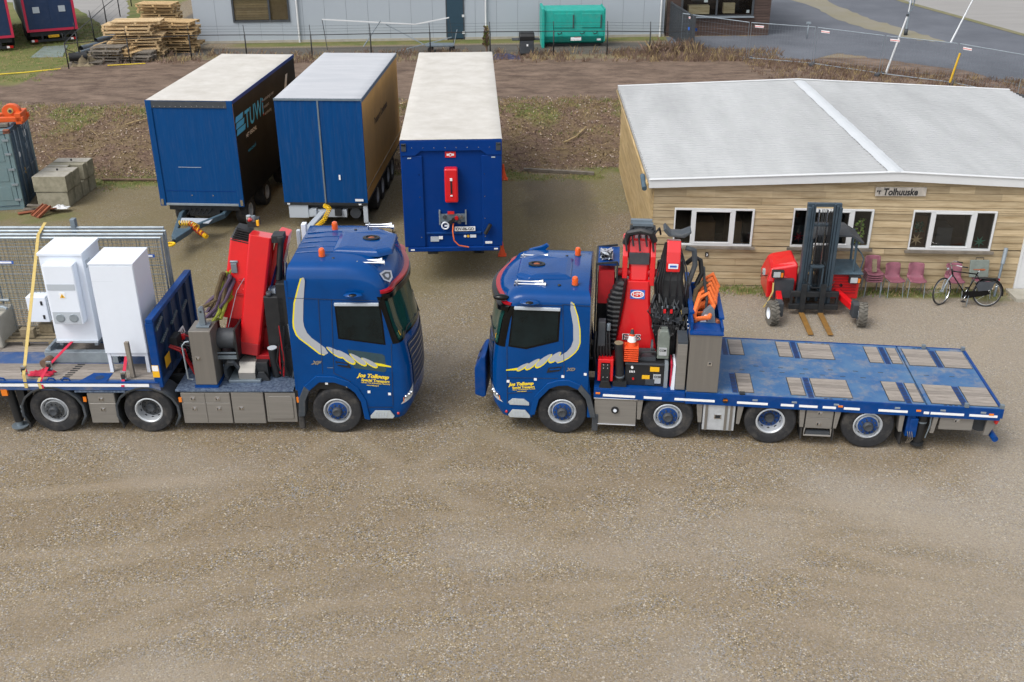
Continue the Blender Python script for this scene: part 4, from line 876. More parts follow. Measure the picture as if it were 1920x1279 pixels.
def star(name, c, r, m, label, k=7):
    b = MB(tr(3.70, 25.8, 0) @ rot('Z', -3.6) @ SH @ tr(*c)); 
    for i in range(k):
        a = 2*pi*i/k+.3; a1 = a+pi/k; a0 = a-pi/k
        P = [(r*cos(a), 0, r*sin(a)), (r*.32*cos(a1), 0, r*.32*sin(a1)), (0, -.05, 0), (r*.32*cos(a0), 0, r*.32*sin(a0)), (0, .05, 0)]
        b.add(P, [(0, 1, 2), (0, 2, 3), (0, 1, 4), (0, 4, 3)], m)
    tag(b.build(name), label, 'star', 'paper stars in the cabin windows')
star('paper_star', (6.88, .1, 1.36), .18, 'star_paper', 'beige paper star in the left pane of the right-hand cabin window'); star('paper_star', (8.5, .1, 1.33), .17, 'star_green', 'green paper star in the right pane of the right-hand cabin window'); star('paper_star', (3.85, .1, 1.38), .16, 'star_red', 'red paper star in the left pane of the middle cabin window')
def leafy(name, c, h, r, m, n, label, T=None, sd=0, cat='plant'):
    t_ = thing(name, label, cat, c); rnd = random.Random(sd); b = MB(); b.tube([(0, 0, 0), (.02, 0, h*.5), (0, .01, h*.95)], .012, 'twig', 5); b.build('stem', t_)
    b = MB()
    for i in range(n):
        a = rnd.uniform(0, 2*pi); q = r*rnd.uniform(.2, 1); z = rnd.uniform(.1, 1)*h; s_ = rnd.uniform(.03, .06)
        b.add([(-s_, 0, 0), (0, -s_*.7, 0), (s_, 0, 0), (0, s_*.7, 0)], [(0, 1, 2, 3)], m, T=tr(cos(a)*q, sin(a)*q*.5, z) @ rot('Z', rnd.uniform(0, 360)) @ rot('X', rnd.uniform(20, 90)))
    b.build('foliage', t_, flat=True); return t_
CM = tr(3.70, 25.8, 0) @ rot('Z', -3.6) @ SH
leafy('house_plant', CM @ Vector((5.42, .14, 1.14)), .75, .14, 'plant_green', 90, 'yellow-green climbing plant behind the middle cabin window', sd=1)
leafy('house_plant', CM @ Vector((6.95, .2, 1.5)), .3, .13, 'plant_dark', 50, 'dark green plant above the beige star in the right-hand cabin window', sd=2)
b = MB(SH); b.bx(9.6, 10.55, -.02, .03, .05, 2.05, 'white_paint'); b.bx(9.56, 9.62, -.035, .035, .0, 2.1, 'white_paint'); b.bx(10.53, 10.6, -.035, .035, 0, 2.1, 'white_paint'); b.bx(9.7, 10.45, -.03, -.02, 1.1, 1.9, 'cabinet_grey'); dr = b.build('door', cab_, .005, 1)
b = MB(SH); b.tube([(9.68, -.02, 1.0), (9.68, -.07, 1.0), (9.8, -.07, 1.0)], .012, 'galvanised', 6); b.build('handle', dr)
b = MB(SH); b.bx(9.35, 10.9, -.75, -.05, -.02, .1, 'concrete'); o = b.build('door_step', cab_, .01)
b = MB(SH @ tr(5.6, -.02, 2.57) @ rot('Y', -.6)); b.bx(0, 1.27, -.04, 0, 0, .235, 'sign_wood'); sg = b.build('name_board', cab_, .008); 
b = MB(SH @ tr(5.6, -.065, 2.57) @ rot('Y', -.6)); b.text("'T", .13, (.03, 0, .06), (1, 0, 0), (0, 0, 1), 'black_plastic', bold=.006); b.build('lettering', sg)
b = MB(SH @ tr(5.6, -.065, 2.57) @ rot('Y', -.6)); b.text("Tolhuuske", .25, (.19, 0, .035), (1, 0, 0), (0, 0, 1), 'black_plastic', bold=.008, sx=.82, shear=.12); b.build('lettering', sg)
b = MB(SH); b.bx(1.44, 1.52, -.03, -.0, .82, .94, 'black_plastic'); b.text('3', .09, (1.457, -.034, .85), (1, 0, 0), (0, 0, 1), 'white_foil', bold=.003); b.build('house_number', cab_)
# ---------------------------------------------------------------- shell chairs
def chair(label, loc, rz, proto=[None], seat_h=.44, group='mauve stacking chairs along the cabin wall'):
    if proto[0]: return copy_tree(proto[0], label, loc, rz)
    r = thing('stacking_chair', label, 'chair', loc, rz, group); proto[0] = r
    # profile in (y,z): seat front (towards -y) to the top of the back
    prof = [(-.22, .425), (-.2, .45), (-.1, .445), (.05, .43), (.13, .44), (.17, .5), (.19, .6), (.215, .72), (.235, .80), (.24, .83)]
    rows = []
    for (y, z) in prof:
        row = []
        for k in range(9):
            u = (k/8-.5)*2; wd = .21 if z < .56 else .2
            if z > .8: wd = .17
            row.append((u*wd*(1-.0*abs(u)), y - (.05*u*u if z > .5 else 0) , z+(.03*u*u if z < .46 else 0)))
        rows.append(row)
    b = MB(); b.loft(rows, 'chair_plastic', True, closed=False); o = b.build('shell', r); md = o.modifiers.new('t', 'SOLIDIFY'); md.thickness = .012; md.offset = 0
    for s_ in (-1, 1):
        b = MB(); b.tube([(s_*.205, -.2, .0), (s_*.19, -.14, .42), (s_*.19, .12, .42), (s_*.2, .2, .0)], .011, 'galvanised', 6); b.build('leg', r)
    b = MB(); b.bar((-.19, -.13, .415), (.19, -.13, .415), .02, .012, 'galvanised'); b.bar((-.19, .11, .415), (.19, .11, .415), .02, .012, 'galvanised'); b.build('seat_frame', r)
    return r
for i in range(4): chair(['lowest mauve chair of the stack beside the forklift', 'second mauve chair up in the stack beside the forklift', 'third mauve chair up in the stack beside the forklift', 'topmost mauve chair of the stack, a pale slab on its seat'][i], (9.42, 25.02-.0*i, .062*i), -4+i*1.0)
chair('single mauve chair, next to the stack of chairs', (9.98, 24.98, 0), 5); chair('single mauve chair alone beneath the right-hand cabin window', (10.55, 24.96, 0), -6)
chair('mauve chair behind the front wheel of the bicycle', (11.52, 24.92, 0), -5); chair('mauve chair behind the saddle of the bicycle, a green board on it', (12.22, 24.88, 0), 3)
f = MB(tr(9.40, 24.98, .83) @ rot('X', 70) @ rot('Y', 4)); f.bx(-.06, .06, -.17, .17, 0, .035, 'wood_old'); tag(f.build('pale_slab', None, .006), 'pale slab standing on the seat of the topmost stacked chair', 'slab')
f = thing('tool_case', 'flat grey-green case with a handle leaning behind the bicycle', 'case', (12.15, 24.95, .5), 0)
b = MB(rot('X', -14)); b.bx(-.25, .25, -.03, .03, 0, .46, 'board_green'); b.build('shell', f, .02); b = MB(rot('X', -14)); b.tube([(-.1, 0, .46), (-.1, 0, .51), (.1, 0, .51), (.1, 0, .46)], .013, 'black_plastic', 6); b.build('handle', f)
f = MB(); f.cyl((12.62, 24.85, 0), (12.8, 25.12, 1.25), .035, 'zinc', 12, .035); f.cyl((12.744, 25.03, .85), (12.8, 25.12, 1.25), .052, 'galvanised', 12); tag(f.build('leaning_pipe'), 'grey pipe leaning on the cabin wall behind the bicycle', 'pipe')
# ---------------------------------------------------------------- bicycle
bk = thing('bicycle', 'black city bicycle with brown saddle and turned front wheel by the cabin wall', 'bicycle', (11.56, 24.26, 0), -6)
LT = rot('X', -9)
def bwheel(T, parent):
    b = MB(LT @ T); ring = [(.345*cos(a), 0, .345*sin(a)) for a in [2*pi*i/40 for i in range(40)]]; b.tube(ring, .019, 'rubber', 8, closed=True); w = b.build('wheel', parent)
    b = MB(LT @ T); ring = [(.318*cos(a), 0, .318*sin(a)) for a in [2*pi*i/40 for i in range(40)]]; b.tube(ring, .011, 'chrome', 6, closed=True); b.build('rim', w)
    b = MB(LT @ T)
    for i in range(18): a = 2*pi*i/18; b.cyl((.02*cos(a+1), .02*(-1)**i, .02*sin(a+1)), (.318*cos(a), 0, .318*sin(a)), .0022, 'chrome', 3, caps=False)
    b.cyl((0, -.05, 0), (0, .05, 0), .022, 'galvanised', 10); b.build('spoke', w)
FW = tr(-.56, 0, .362) @ rot('Z', 38); bwheel(FW, bk); bwheel(tr(.56, 0, .362), bk)
b = MB(LT); t_ = lambda *p, r=.017, m='black_gloss': b.tube(p, r, m, 8)
t_((-.36, 0, .82), (.03, 0, .30)); t_((-.37, 0, .9), (.24, 0, .84)) ; t_((.03, 0, .3), (.27, 0, .9)); t_((.56, .05, .36), (.03, .04, .3), r=.011); t_((.56, -.05, .36), (.25, -.02, .82), r=.01); t_((.56, .05, .36), (.25, .02, .82), r=.01); t_((-.39, 0, .96), (-.34, 0, .76), r=.022)
b.build('bike_frame', bk)
b = MB(LT); b.tube([(-.36, 0, .8), (-.43, .03, .68), (-.56, .05, .37)], .013, 'galvanised', 6); b.tube([(-.36, 0, .8), (-.46, -.04, .66), (-.56, -.05, .37)], .013, 'galvanised', 6); b.build('fork', bk)
b = MB(LT); b.tube([(-.39, 0, .95), (-.42, 0, 1.06)], .014, 'chrome', 8); b.tube([(-.22, -.3, 1.08), (-.36, -.26, 1.1), (-.45, -.08, 1.06), (-.42, .1, 1.07), (-.27, .26, 1.1), (-.12, .26, 1.08)], .012, 'chrome', 8); hb = b.build('handlebar', bk)
b = MB(LT); b.cyl((-.24, -.3, 1.08), (-.1, -.32, 1.07), .018, 'black_plastic', 8); b.cyl((-.2, .26, 1.09), (-.06, .25, 1.07), .018, 'black_plastic', 8); b.build('grip', hb)
b = MB(LT); b.cyl((-.52, 0, .95), (-.46, 0, .95), .05, 'chrome', 12, .03); b.build('headlamp', bk)
b = MB(LT); b.loft([[(.14+.0*k, .018*cos(a), .955+.012*sin(a)) for a in [0, 1.57, 3.14, 4.71] for k in (0,)], [(.28, .045*cos(a), .955+.02*sin(a)) for a in [0, 1.57, 3.14, 4.71]], [(.38, .085*cos(a), .96+.03*sin(a)) for a in [0, 1.57, 3.14, 4.71]], [(.42, .06*cos(a), .965+.02*sin(a)) for a in [0, 1.57, 3.14, 4.71]]], 'leather', True, cap0=True, cap1=True); b.tube([(.29, 0, .94), (.26, 0, .86)], .013, 'chrome', 6); b.build('saddle', bk)
b = MB(LT); b.bx(.3, .78, -.06, .06, .735, .75, 'black_plastic'); b.tube([(.74, .05, .74), (.56, .06, .37)], .007, 'black_plastic', 5); b.tube([(.74, -.05, .74), (.56, -.06, .37)], .007, 'black_plastic', 5); b.build('luggage_rack', bk)
b = MB(LT); b.bx(.78, .81, -.04, .04, .7, .75, 'red_lamp'); b.build('rear_lamp', bk)
b = MB(LT); b.prism([(-.06, .24), (.0, .2), (.5, .3), (.62, .36), (.56, .43), (.1, .4), (-.04, .36)], 'y', -.055, -.03, 'black_gloss'); b.build('chain_case', bk)
b = MB(LT); arc = [(.56+.38*cos(a), 0, .36+.38*sin(a)) for a in [radians(x) for x in range(-10, 150, 12)]]; b.tube(arc, .022, 'black_gloss', 6); b.build('mudguard', bk)
b = MB(LT); b.prism([(.3, .42), (.62, .46), (.68, .68), (.3, .66), (.24, .55)], 'y', -.1, -.065, 'dark_grey'); b.build('coat_guard', bk)
b = MB(LT); b.cyl((.03, -.07, .3), (-.05, -.1, .16), .012, 'chrome', 6); b.bx(-.1, .0, -.2, -.1, .14, .165, 'black_plastic'); b.cyl((.03, .07, .3), (.11, .1, .44), .012, 'chrome', 6); b.bx(.06, .16, .1, .2, .43, .455, 'black_plastic'); b.build('pedal', bk)
b = MB(LT); b.tube([(.1, -.05, .28), (.02, -.2, .03)], .009, 'zinc', 6); b.build('kickstand', bk)
b = MB(); b.tube([LT @ Vector((-.4, 0, .98)), (-.5, 0, .9), (-.45, 0, .8)], .006, 'black_plastic', 5); b.build('brake_cable', bk)
# ---------------------------------------------------------------- truck-mounted forklift
fk = thing('forklift', 'red truck-mounted forklift with tall slate mast facing the trucks', 'forklift', (7.58, 23.9, 0), -3)
b = MB(); b.loft([[(-1.12, .22, .28), (-1.12, 1.12, .3), (-.42, 1.12, .3), (-.42, .22, .28)], [(-1.14, .2, .75), (-1.14, 1.15, .75), (-.4, 1.15, .75), (-.4, .2, .75)], [(-1.05, .3, 1.05), (-1.0, 1.12, 1.12), (-.4, 1.15, 1.22), (-.4, .25, 1.18)], [(-.9, .42, 1.12), (-.9, 1.05, 1.2), (-.45, 1.08, 1.27), (-.45, .35, 1.24)]], 'red_paint', False, cap0=True, cap1=True); b.build('engine_cover', fk, .04)
b = MB(); b.bx(.42, 1.16, .2, 1.1, .3, .98, 'red_paint'); b.build('operator_body', fk, .03)
for i in range(7):
    if i: pass
b = MB(); [b.bx(.5, 1.08, .185, .199, .45+i*.075, .49+i*.075, 'red_dark') for i in range(7)]; b.build('grille', fk)
b = MB(); b.bx(.38, 1.2, .12, 1.12, .98, 1.03, 'frame_slate'); b.build('side_deck', fk, .015)
b = MB(); b.bx(-.4, .42, .3, 1.05, .25, .62, 'dark_steel'); b.build('chassis', fk, .02)
b = MB(); b.bx(-.98, -.5, .05, .18, .35, .86, 'dark_grey'); b.build('valve_block', fk, .01)
b = MB(); b.bx(.15, .62, .55, 1.0, .75, .92, 'black_plastic'); b.bx(.15, .62, .92, 1.06, .9, 1.42, 'black_plastic'); b.build('seat', fk, .04)
b = MB(); b.tube([(-.0, .45, .7), (.0, .4, 1.1)], .03, 'black_plastic', 8); b.tube([(.0+.16*cos(a), .38+.05*sin(a), 1.12+.13*sin(a)) for a in [2*pi*i/14 for i in range(14)]], .014, 'black_plastic', 6, closed=True); b.build('steering_wheel', fk)
# cab guard
for x, y in ((.98, .25), (1.1, 1.05), (-.1, .3), (-.0, 1.1)): b = MB(); b.bar((x, y, .98), (x-.02, y+.02, 1.86), .05, .04, 'frame_slate'); b.build('guard_post', fk)
b = MB(); b.prism([(-.15, 1.9), (-.05, 2.03), (.8, 2.03), (1.12, 1.83), (1.08, 1.79), (.78, 1.97), (-.03, 1.97)], 'y', .15, 1.1, 'dark_grey'); b.build('roof_guard', fk, .01)
b = MB(); b.tube([(1.16, .3, 1.03), (1.2, .3, 1.35), (1.12, .3, 1.5), (1.08, .9, 1.5)], .016, 'frame_slate', 6); b.build('grab_rail', fk)
# mast
b = MB()
for s_ in (-1, 1):
    b.bx(s_*.37-.04, s_*.37+.04, -.09, .09, .12, 2.8, 'fork_mast'); b.bx(s_*.295-.028, s_*.295+.028, -.07, .07, .2, 2.84, 'fork_mast'); b.bx(s_*.235-.022, s_*.235+.022, -.05, .05, .25, 2.88, 'fork_mast')
b.build('mast', fk, .008, 1)
for z, h, x_ in ((2.88, .09, .41), (2.35, .06, .21), (.75, .08, .35), (1.28, .06, .21)): b = MB(); b.bx(-x_, x_, .0, .1, z-h, z, 'fork_mast'); b.build('cross_member', fk, .01)
for x in (-.1, .1): b = MB(); b.cyl((x, .06, .3), (x, .06, 1.25), .04, 'fork_mast', 10); b.cyl((x, .06, 1.25), (x, .06, 2.7), .018, 'chrome', 10); b.build('lift_cylinder', fk)
b = MB()
for x in (-.05, -.02, .02, .05, .13, -.13): b.tube([(x, -.03, .6), (x*1.1, -.03, 2.75)], .008, 'dark_steel', 5)
b.build('chain', fk)
b = MB()
for i in range(3): b.tube([(.12+.03*i, -.05, 2.7), (.15+.03*i, -.07, 1.5), (.05+.05*i, -.1, .8), (.3, -.1, .6), (.5, .1, .7)], .012, 'black_plastic', 6)
b.tube([(-.3, -.1, .95), (-.1, -.2, .75), (.3, -.2, .78), (.45, -.1, .9)], .012, 'black_plastic', 6); b.build('hose', fk)
# carriage and forks
b = MB(); b.bx(-.6, .58, -.2, -.1, .5, .64, 'dark_steel'); b.bx(-.62, .6, -.2, -.1, .16, .3, 'dark_steel'); b.bx(-.6, -.54, -.19, -.1, .3, .5, 'dark_steel'); b.bx(.52, .58, -.19, -.1, .3, .5, 'dark_steel'); b.build('carriage', fk, .01)
b = MB(); [b.bx(x-.02, x+.02, -.16, -.1, .6, 1.3, 'fork_mast') for x in (-.18, .12)]; b.bx(-.2, .14, -.16, -.1, 1.26, 1.32, 'fork_mast'); b.build('load_guard', fk, .005)
for x in (-.3, .17):
    b = MB(); b.bx(x-.065, x+.065, -.245, -.205, .06, .86, 'dark_steel'); b.prism([(-.205, .1), (-.205, .055), (-1.42, .04), (-1.42, .055)], 'x', x-.065, x+.065, 'fork_rust'); b.build('fork', fk, .004)
# wheel arms and wheels
def lug_wheel(parent, c, r, w, rz):
    T = tr(*c) @ rot('Z', rz) @ rot('Y', 90)
    b = MB(T); b.lathe([(r*.5, -w/2), (r*.9, -w/2), (r*.97, -w*.35), (r*.97, w*.35), (r*.9, w/2), (r*.5, w/2)], 'rubber_dusty', n=32)
    for i in range(18):
        a = 2*pi*i/18
        for s_ in (-1, 1):
            M_ = rot('Z', math.degrees(a)+s_*5) @ tr(r*.985, 0, s_*w*.25) @ rot('X', s_*28); b.bx(-.02, .02, -.018, .018, -w*.28, w*.28, 'rubber_dusty', M_)
    o = b.build('wheel', parent)
    b = MB(T); b.lathe([(r*.5, -w/2-.005), (r*.42, -w*.3), (r*.2, -w*.2), (0, -w*.2)], 'cabinet_white', n=24); b.lathe([(r*.5, w/2+.005), (r*.42, w*.3), (r*.2, w*.2), (0, w*.2)], 'dark_grey', n=24); b.build('rim', o)
for s_, wx in ((-1, -1.12), (1, 1.05)):
    b = MB(); x0 = -.85 if s_ < 0 else .62; b.bar((x0, .2, .48), (wx-s_*.2, -.55, .42), .14, .18, 'red_paint'); b.build('wheel_arm', fk, .02)
    b = MB(); b.bx(wx-s_*.16-.09, wx-s_*.16+.09, -.78, -.5, .2, .58, 'dark_grey'); b.build('wheel_motor', fk, .03)
    lug_wheel(fk, (wx, -.72, .29), .29, .2, -8 if s_ > 0 else 6)
lug_wheel(fk, (.2, .85, .26), .26, .22, 0)
for x, z in ((-.93, 1.02), (.98, .9)):
    b = MB(); b.bx(x-.15, x+.15, -.02, .1, z-.1, z+.1, 'black_plastic'); hl = b.build('headlight', fk, .02); b = MB(); b.bx(x-.12, x+.05, -.03, -.019, z-.07, z+.07, 'headlight'); b.bx(x+.06, x+.12, -.03, -.019, z-.07, z+.05, 'orange_lamp'); b.build('lens', hl)
b = MB(); b.tube([(-1.0, .1, .75), (-1.02, -.02, .55), (-1.12, -.05, .3), (-1.2, 0, .12)], .022, 'strap_yellow', 6); b.build('hose', fk)
b = MB(); b.cyl((.7, .17, .68), (.7, .2, .68), .04, 'screen_dark', 10); b.cyl((.7, .17, .52), (.7, .2, .52), .04, 'screen_dark', 10); b.build('gauge', fk)
b = MB(); b.box((-1.22, .35, .95), (.06, .12, .14), 'headlight'); b.tube([(-1.12, .35, .85), (-1.3, .35, .82), (-1.25, .35, .92)], .012, 'black_plastic', 5); b.build('mirror', fk)
# ---------------------------------------------------------------- the three parked box trailers
def ring_coil(b, pts, R_, r, m, turns):
    pts = [Vector(p) for p in pts]; out = []; N_ = turns*10
    for i in range(N_+1):
        t = i/N_*(len(pts)-1); k = min(int(t), len(pts)-2); p = pts[k].lerp(pts[k+1], t-k); d = (pts[k+1]-pts[k]).normalized(); x = d.orthogonal().normalized(); y = d.cross(x); a = 2*pi*i/10
        out.append(p+x*R_*cos(a)+y*R_*sin(a))
    b.tube(out, r, m, 5)
def box_body(r, L_, zb, zt, front, side, roof, W_=2.575):
    b = MB(); b.bx(.0, W_, .0, .05, zb, zt-.02, front); b.build('front_wall', r, .01)
    b = MB(); b.bx(W_-.03, W_, .051, L_, zb+.02, zt-.02, side); b.build('curtain', r, .004)
    b = MB(); b.bx(0, .03, .051, L_, zb+.02, zt-.02, side); b.build('curtain', r, .004)
    b = MB(); b.bx(.03, W_-.03, L_-.05, L_, zb, zt-.02, front); b.build('rear_door', r)
    b = MB(); n = 48; rows = []
    for i in range(n+1):
        y = -.01+(L_+.02)*i/n; dz = .012*sin(i*2.1)+.01*noise.noise((i*.7, 1, 1))
        rows.append([(-.01, y, zt-.02), (.02, y, zt), (W_*.12, y, zt+.006-.012*(i % 3 == 0)), (W_*.5, y, zt+.01-.014*(i % 3 == 0)), (W_*.88, y, zt+.006-.012*(i % 3 == 0)), (W_-.02, y, zt), (W_+.01, y, zt-.02)])
    b.loft(rows, roof, True, closed=False); b.build('roof', r)
    b = MB(); b.bx(.03, W_-.03, .05, L_-.05, zb, zb+.05, 'wood_old'); b.build('floor', r)
T1 = thing('box_trailer', 'parked blue box trailer with black cyan-lettered side and slate drawbar', 'trailer', (-10.678, 30.262, 0), -3.7)
box_body(T1, 7.1, .80, 4.0, 'blue_curtain', 'black_print', 'white_roof'); WW = 2.575
for x in (0, WW-.16): b = MB(); b.bx(x-.01, x+.17, -.03, -.002, .78, 4.0, 'blue_curtain'); b.build('corner_post', T1, .01)
b = MB(); b.bx(.17, WW-.17, -.025, -.002, 3.78, 3.97, 'dark_grey'); [b.cyl((.25+i*.16, -.03, 3.82), (.25+i*.16, -.025, 3.82), .012, 'chrome', 6) for i in range(14)]; b.build('top_rail', T1, .005)
b = MB(); b.bx(.17, WW-.17, -.03, -.002, .80, .87, 'galvanised'); b.build('bottom_rail', T1, .005)
b = MB(); [b.bx(.2, WW-.2, -.008, -.002, z, z+.012, 'blue_trailer') for z in (1.25,)]; b.bx(.7, 1.4, -.012, -.003, 1.99, 2.0, 'cabinet_grey'); [b.cyl((x, -.01, z), (x, -.002, z), .02, 'chrome', 8) for x, z in ((1.0, 1.12), (1.65, 1.12), (.1, .95), (2.46, .95), (.08, 1.6), (.08, 2.4))]; b.build('panel_trim', T1)
b = MB(); b.bx(.02, .1, -.045, -.03, .82, 1.0, 'chrome'); b.bx(WW-.1, WW-.02, -.045, -.03, .82, 1.0, 'chrome'); b.build('corner_lock', T1)
b = MB(); b.bx(WW, WW+.015, -.02, 7.1, 3.9, 4.0, 'blue_trailer'); b.bx(WW, WW+.01, -.02, .0, .8, 3.9, 'chrome'); b.build('roof_rail', T1)
# lettering on the curtain: x towards the rear (+y), up z
SX = WW+.004; b = MB()
def sl(y0, y1, z0, z1, k=.12): b.add([(SX, y0, z0), (SX, y1, z0), (SX, y1+k, z1), (SX, y0+k, z1)], [(0, 1, 2, 3)], 'cyan_print')
for k_ in range(3): sl(.08, .92-.06*k_, 2.93+k_*.19, 3.09+k_*.19, .1)
b.text('TUWi', .74, (SX+.001, .95, 2.93), (0, 1, 0), (0, 0, 1), 'cyan_print', shear=.15, bold=.012, sx=1.0, sp=1.08)
b.text('www.tuwi.nl', .17, (SX+.001, .95, 2.2), (0, 1, 0), (0, 0, 1), 'cyan_print', sx=.95)
b.build('logo', T1)
for t_, z_, y_, sz_, m_, sh_ in (('HET VERSCHIL', 2.66, .92, .17, 'white_foil', .2), ('weekendregio meer', 3.28, 3.02, .15, 'silver_foil', 0), ('transport', 3.06, 3.02, .15, 'silver_foil', 0), ('warehousing', 2.84, 3.02, .15, 'silver_foil', 0)):
    b = MB(); b.text(t_, sz_, (SX+.001, y_, z_), (0, 1, 0), (0, 0, 1), m_, shear=sh_); b.build('lettering', T1)
for z in (3.3, 3.08, 2.86): b = MB(); b.add([(SX, 2.9, z), (SX, 2.96, z), (SX, 2.96, z+.1), (SX, 2.9, z+.1)], [(0, 1, 2, 3)], 'label_red'); b.build('bullet_mark', T1)
b = MB(); b.add([(SX, 4.9, 2.3), (SX, 5.3, 2.3), (SX, 6.1, 3.55), (SX, 5.85, 3.55)], [(0, 1, 2, 3)], 'cabinet_grey'); b.build('emblem', T1)
b = MB(); b.add([(SX, 4.35, 1.9), (SX, 4.75, 1.9), (SX, 4.75, 3.0), (SX, 4.6, 3.0)], [(0, 1, 2, 3)], 'dark_grey'); b.build('emblem', T1)
b = MB(); b.bx(.2, WW-.2, .1, 7.0, .62, .79, 'dark_steel'); b.bx(.85, 1.0, .3, 7, .45, .62, 'dark_steel'); b.bx(1.55, 1.7, .3, 7, .45, .62, 'dark_steel'); b.build('chassis', T1)
b = MB()
for q in ((.55, .95, .2), (1.95, .95, .9)):  pass
P = lambda x, y, z=.52: (x, y, z)
b.bar(P(.62, .9), P(.62, -.15), .12, .16, 'frame_slate'); b.bar(P(.62, -.12), P(1.1, -2.1), .12, .16, 'frame_slate'); b.bar(P(1.92, .9), P(1.92, -.15), .12, .16, 'frame_slate'); b.bar(P(1.92, -.1), P(1.32, -1.35), .12, .16, 'frame_slate'); b.bar(P(1.34, -1.3), P(1.22, -2.1), .12, .16, 'frame_slate')
b.prism([(.98, -1.5), (1.42, -1.5), (1.26, -2.35), (1.14, -2.35)], 'z', .45, .61, 'frame_slate'); db = b.build('drawbar', T1, .02)
b = MB(); b.bx(.75, 1.75, -.95, -.55, .56, .585, 'cabinet_grey'); b.build('platform', db)
b = MB(); b.cyl((1.2, -2.3, .53), (1.2, -2.5, .53), .05, 'dark_steel', 8); b.tube([(1.2+.11*cos(a), -2.62+.11*sin(a), .53) for a in [2*pi*i/16 for i in range(16)]], .035, 'curly_yellow', 8, closed=True); b.build('tow_eye', db)
b = MB(); ring_coil(b, [(.95, -1.15, .64), (1.3, -1.2, .66), (1.55, -1.35, .6)], .07, .013, 'curly_yellow', 9); ring_coil(b, [(1.3, -1.25, .68), (1.6, -1.45, .5), (1.85, -1.6, .42)], .07, .013, 'curly_red', 8); ring_coil(b, [(1.45, -1.3, .6), (1.8, -1.6, .45), (1.9, -1.65, .4)], .06, .016, 'curly_yellow', 6); b.build('coiled_hose', T1)
b = MB(); [b.tube([(.9+.15*i, -.3, .62), (.85+.17*i, .3, .66), (.9+.1*i, .9, .6)], .02, 'dark_steel', 6) for i in range(5)]; b.bx(.8, 1.75, .1, .25, .42, .62, 'dark_steel'); b.cyl((.8, .55, .5), (1.75, .55, .5), .09, 'dark_steel', 10); b.build('axle', T1)
for y in (.75, 2.6, 5.0):
    for s_, x in ((-1, .28), (1, WW-.28+.2)): side_wheel(T1, x-(.0 if s_ < 0 else .0), y, .42, s_)
T2 = thing('box_trailer', 'parked box trailer with two blue front panels and gold lettered side', 'trailer', (-6.955, 30.425, 0), -2.68)
box_body(T2, 7.05, .80, 4.0, 'blue_curtain', 'gold_curtain', 'grey_roof')
for x0, x1 in ((.0, 1.26), (1.31, WW)):
    b = MB(); n = 14; rows = []
    rows = [[(x0+(x1-x0)*k/n, -.02+.012*sin(k*2.4+z), z) for k in range(n+1)] for z in (.82, 1.6, 2.4, 3.2, 3.94)]
    b.loft(rows, 'blue_curtain', True, closed=False); b.build('front_sheet', T2)
b = MB(); b.bx(1.262, 1.308, -.045, -.002, .8, 3.96, 'zinc'); b.build('centre_post', T2)
b = MB(); b.bx(-.01, WW+.01, -.05, -.002, 3.94, 4.0, 'zinc'); b.build('top_rail', T2)
b = MB(); b.bx(.0, WW, -.05, -.002, .74, .82, 'dark_steel'); [b.bx(x, x+.08, -.06, -.05, .76, .8, 'white_foil') for x in (.1, 2.3)]; b.bx(2.2, 2.45, -.052, -.04, .88, .95, 'white_foil'); b.bx(1.75, 1.8, -.05, -.03, 1.55, 1.7, 'white_foil'); b.build('bottom_rail', T2)
b = MB(); b.bx(WW, WW+.02, -.05, 7.05, 3.88, 4.0, 'zinc'); b.build('roof_rail', T2, .005)
b = MB(); b.bx(WW, WW+.015, .0, 7.05, 1.2, 1.22, 'cladding'); b.bx(WW, WW+.015, 0, 7.05, .8, .86, 'dark_steel'); b.build('side_rail', T2)
b = MB(); b.text('Transport Combinatie', .3, (WW+.006, 1.9, 2.74), (0, 1, 0), (0, 0, 1), 'interior', sx=.95, bold=.004); b.build('lettering', T2)
b = MB(); b.bx(.2, WW-.2, .1, 7.0, .6, .73, 'dark_steel'); b.bx(.8, .98, -.1, 7, .42, .62, 'cabinet_grey'); b.bx(1.55, 1.75, -.1, 7, .42, .62, 'dark_steel'); b.bx(.7, 1.9, .0, .2, .35, .58, 'cabinet_grey'); b.build('chassis', T2)
b = MB(); b.bx(.12, .72, -.02, .03, .32, .76, 'cabinet_grey'); b.build('mud_flap', T2, .01)
b = MB(); b.bx(2.42, 2.56, -.02, .05, .18, .76, 'cabinet_grey'); b.build('mud_flap', T2, .01)
b = MB(); b.cyl((2.15, .1, .45), (2.15, .9, .45), .17, 'dark_grey', 16); b.build('air_tank', T2)
b = MB(); b.bar((1.15, .1, .45), (1.0, -1.6, .45), .2, .14, 'cabinet_grey'); b.build('drawbar', T2, .02)
b = MB(); ring_coil(b, [(1.25, -.1, .75), (1.5, -.5, .8), (1.42, -1.0, .6), (1.25, -1.3, .5)], .06, .014, 'curly_yellow', 16); b.build('coiled_hose', T2)
for y in (1.9, 2.9, 4.1, 5.0):
    for s_, x in ((-1, .3), (1, WW-.04)): side_wheel(T2, x, y, .46, s_)
T3 = thing('box_trailer', 'dark blue semi-trailer with white roof and red fire extinguisher box', 'trailer', (-2.812, 25.719, 0), 2.09)
box_body(T3, 11.7, 1.12, 4.0, 'blue_trailer', 'blue_trailer', 'white_roof')
b = MB(); b.prism([(.0, 3.98), (WW, 3.98), (WW, 3.6), (2.2, 3.6), (2.05, 3.72), (.52, 3.72), (.37, 3.6), (.0, 3.6)], 'y', -.07, -.002, 'blue_trailer'); [b.cyl((.3+i*.28, -.075, 3.8), (.3+i*.28, -.07, 3.8), .012, 'chrome', 6) for i in range(8)]; b.build('top_rail', T3, .012)
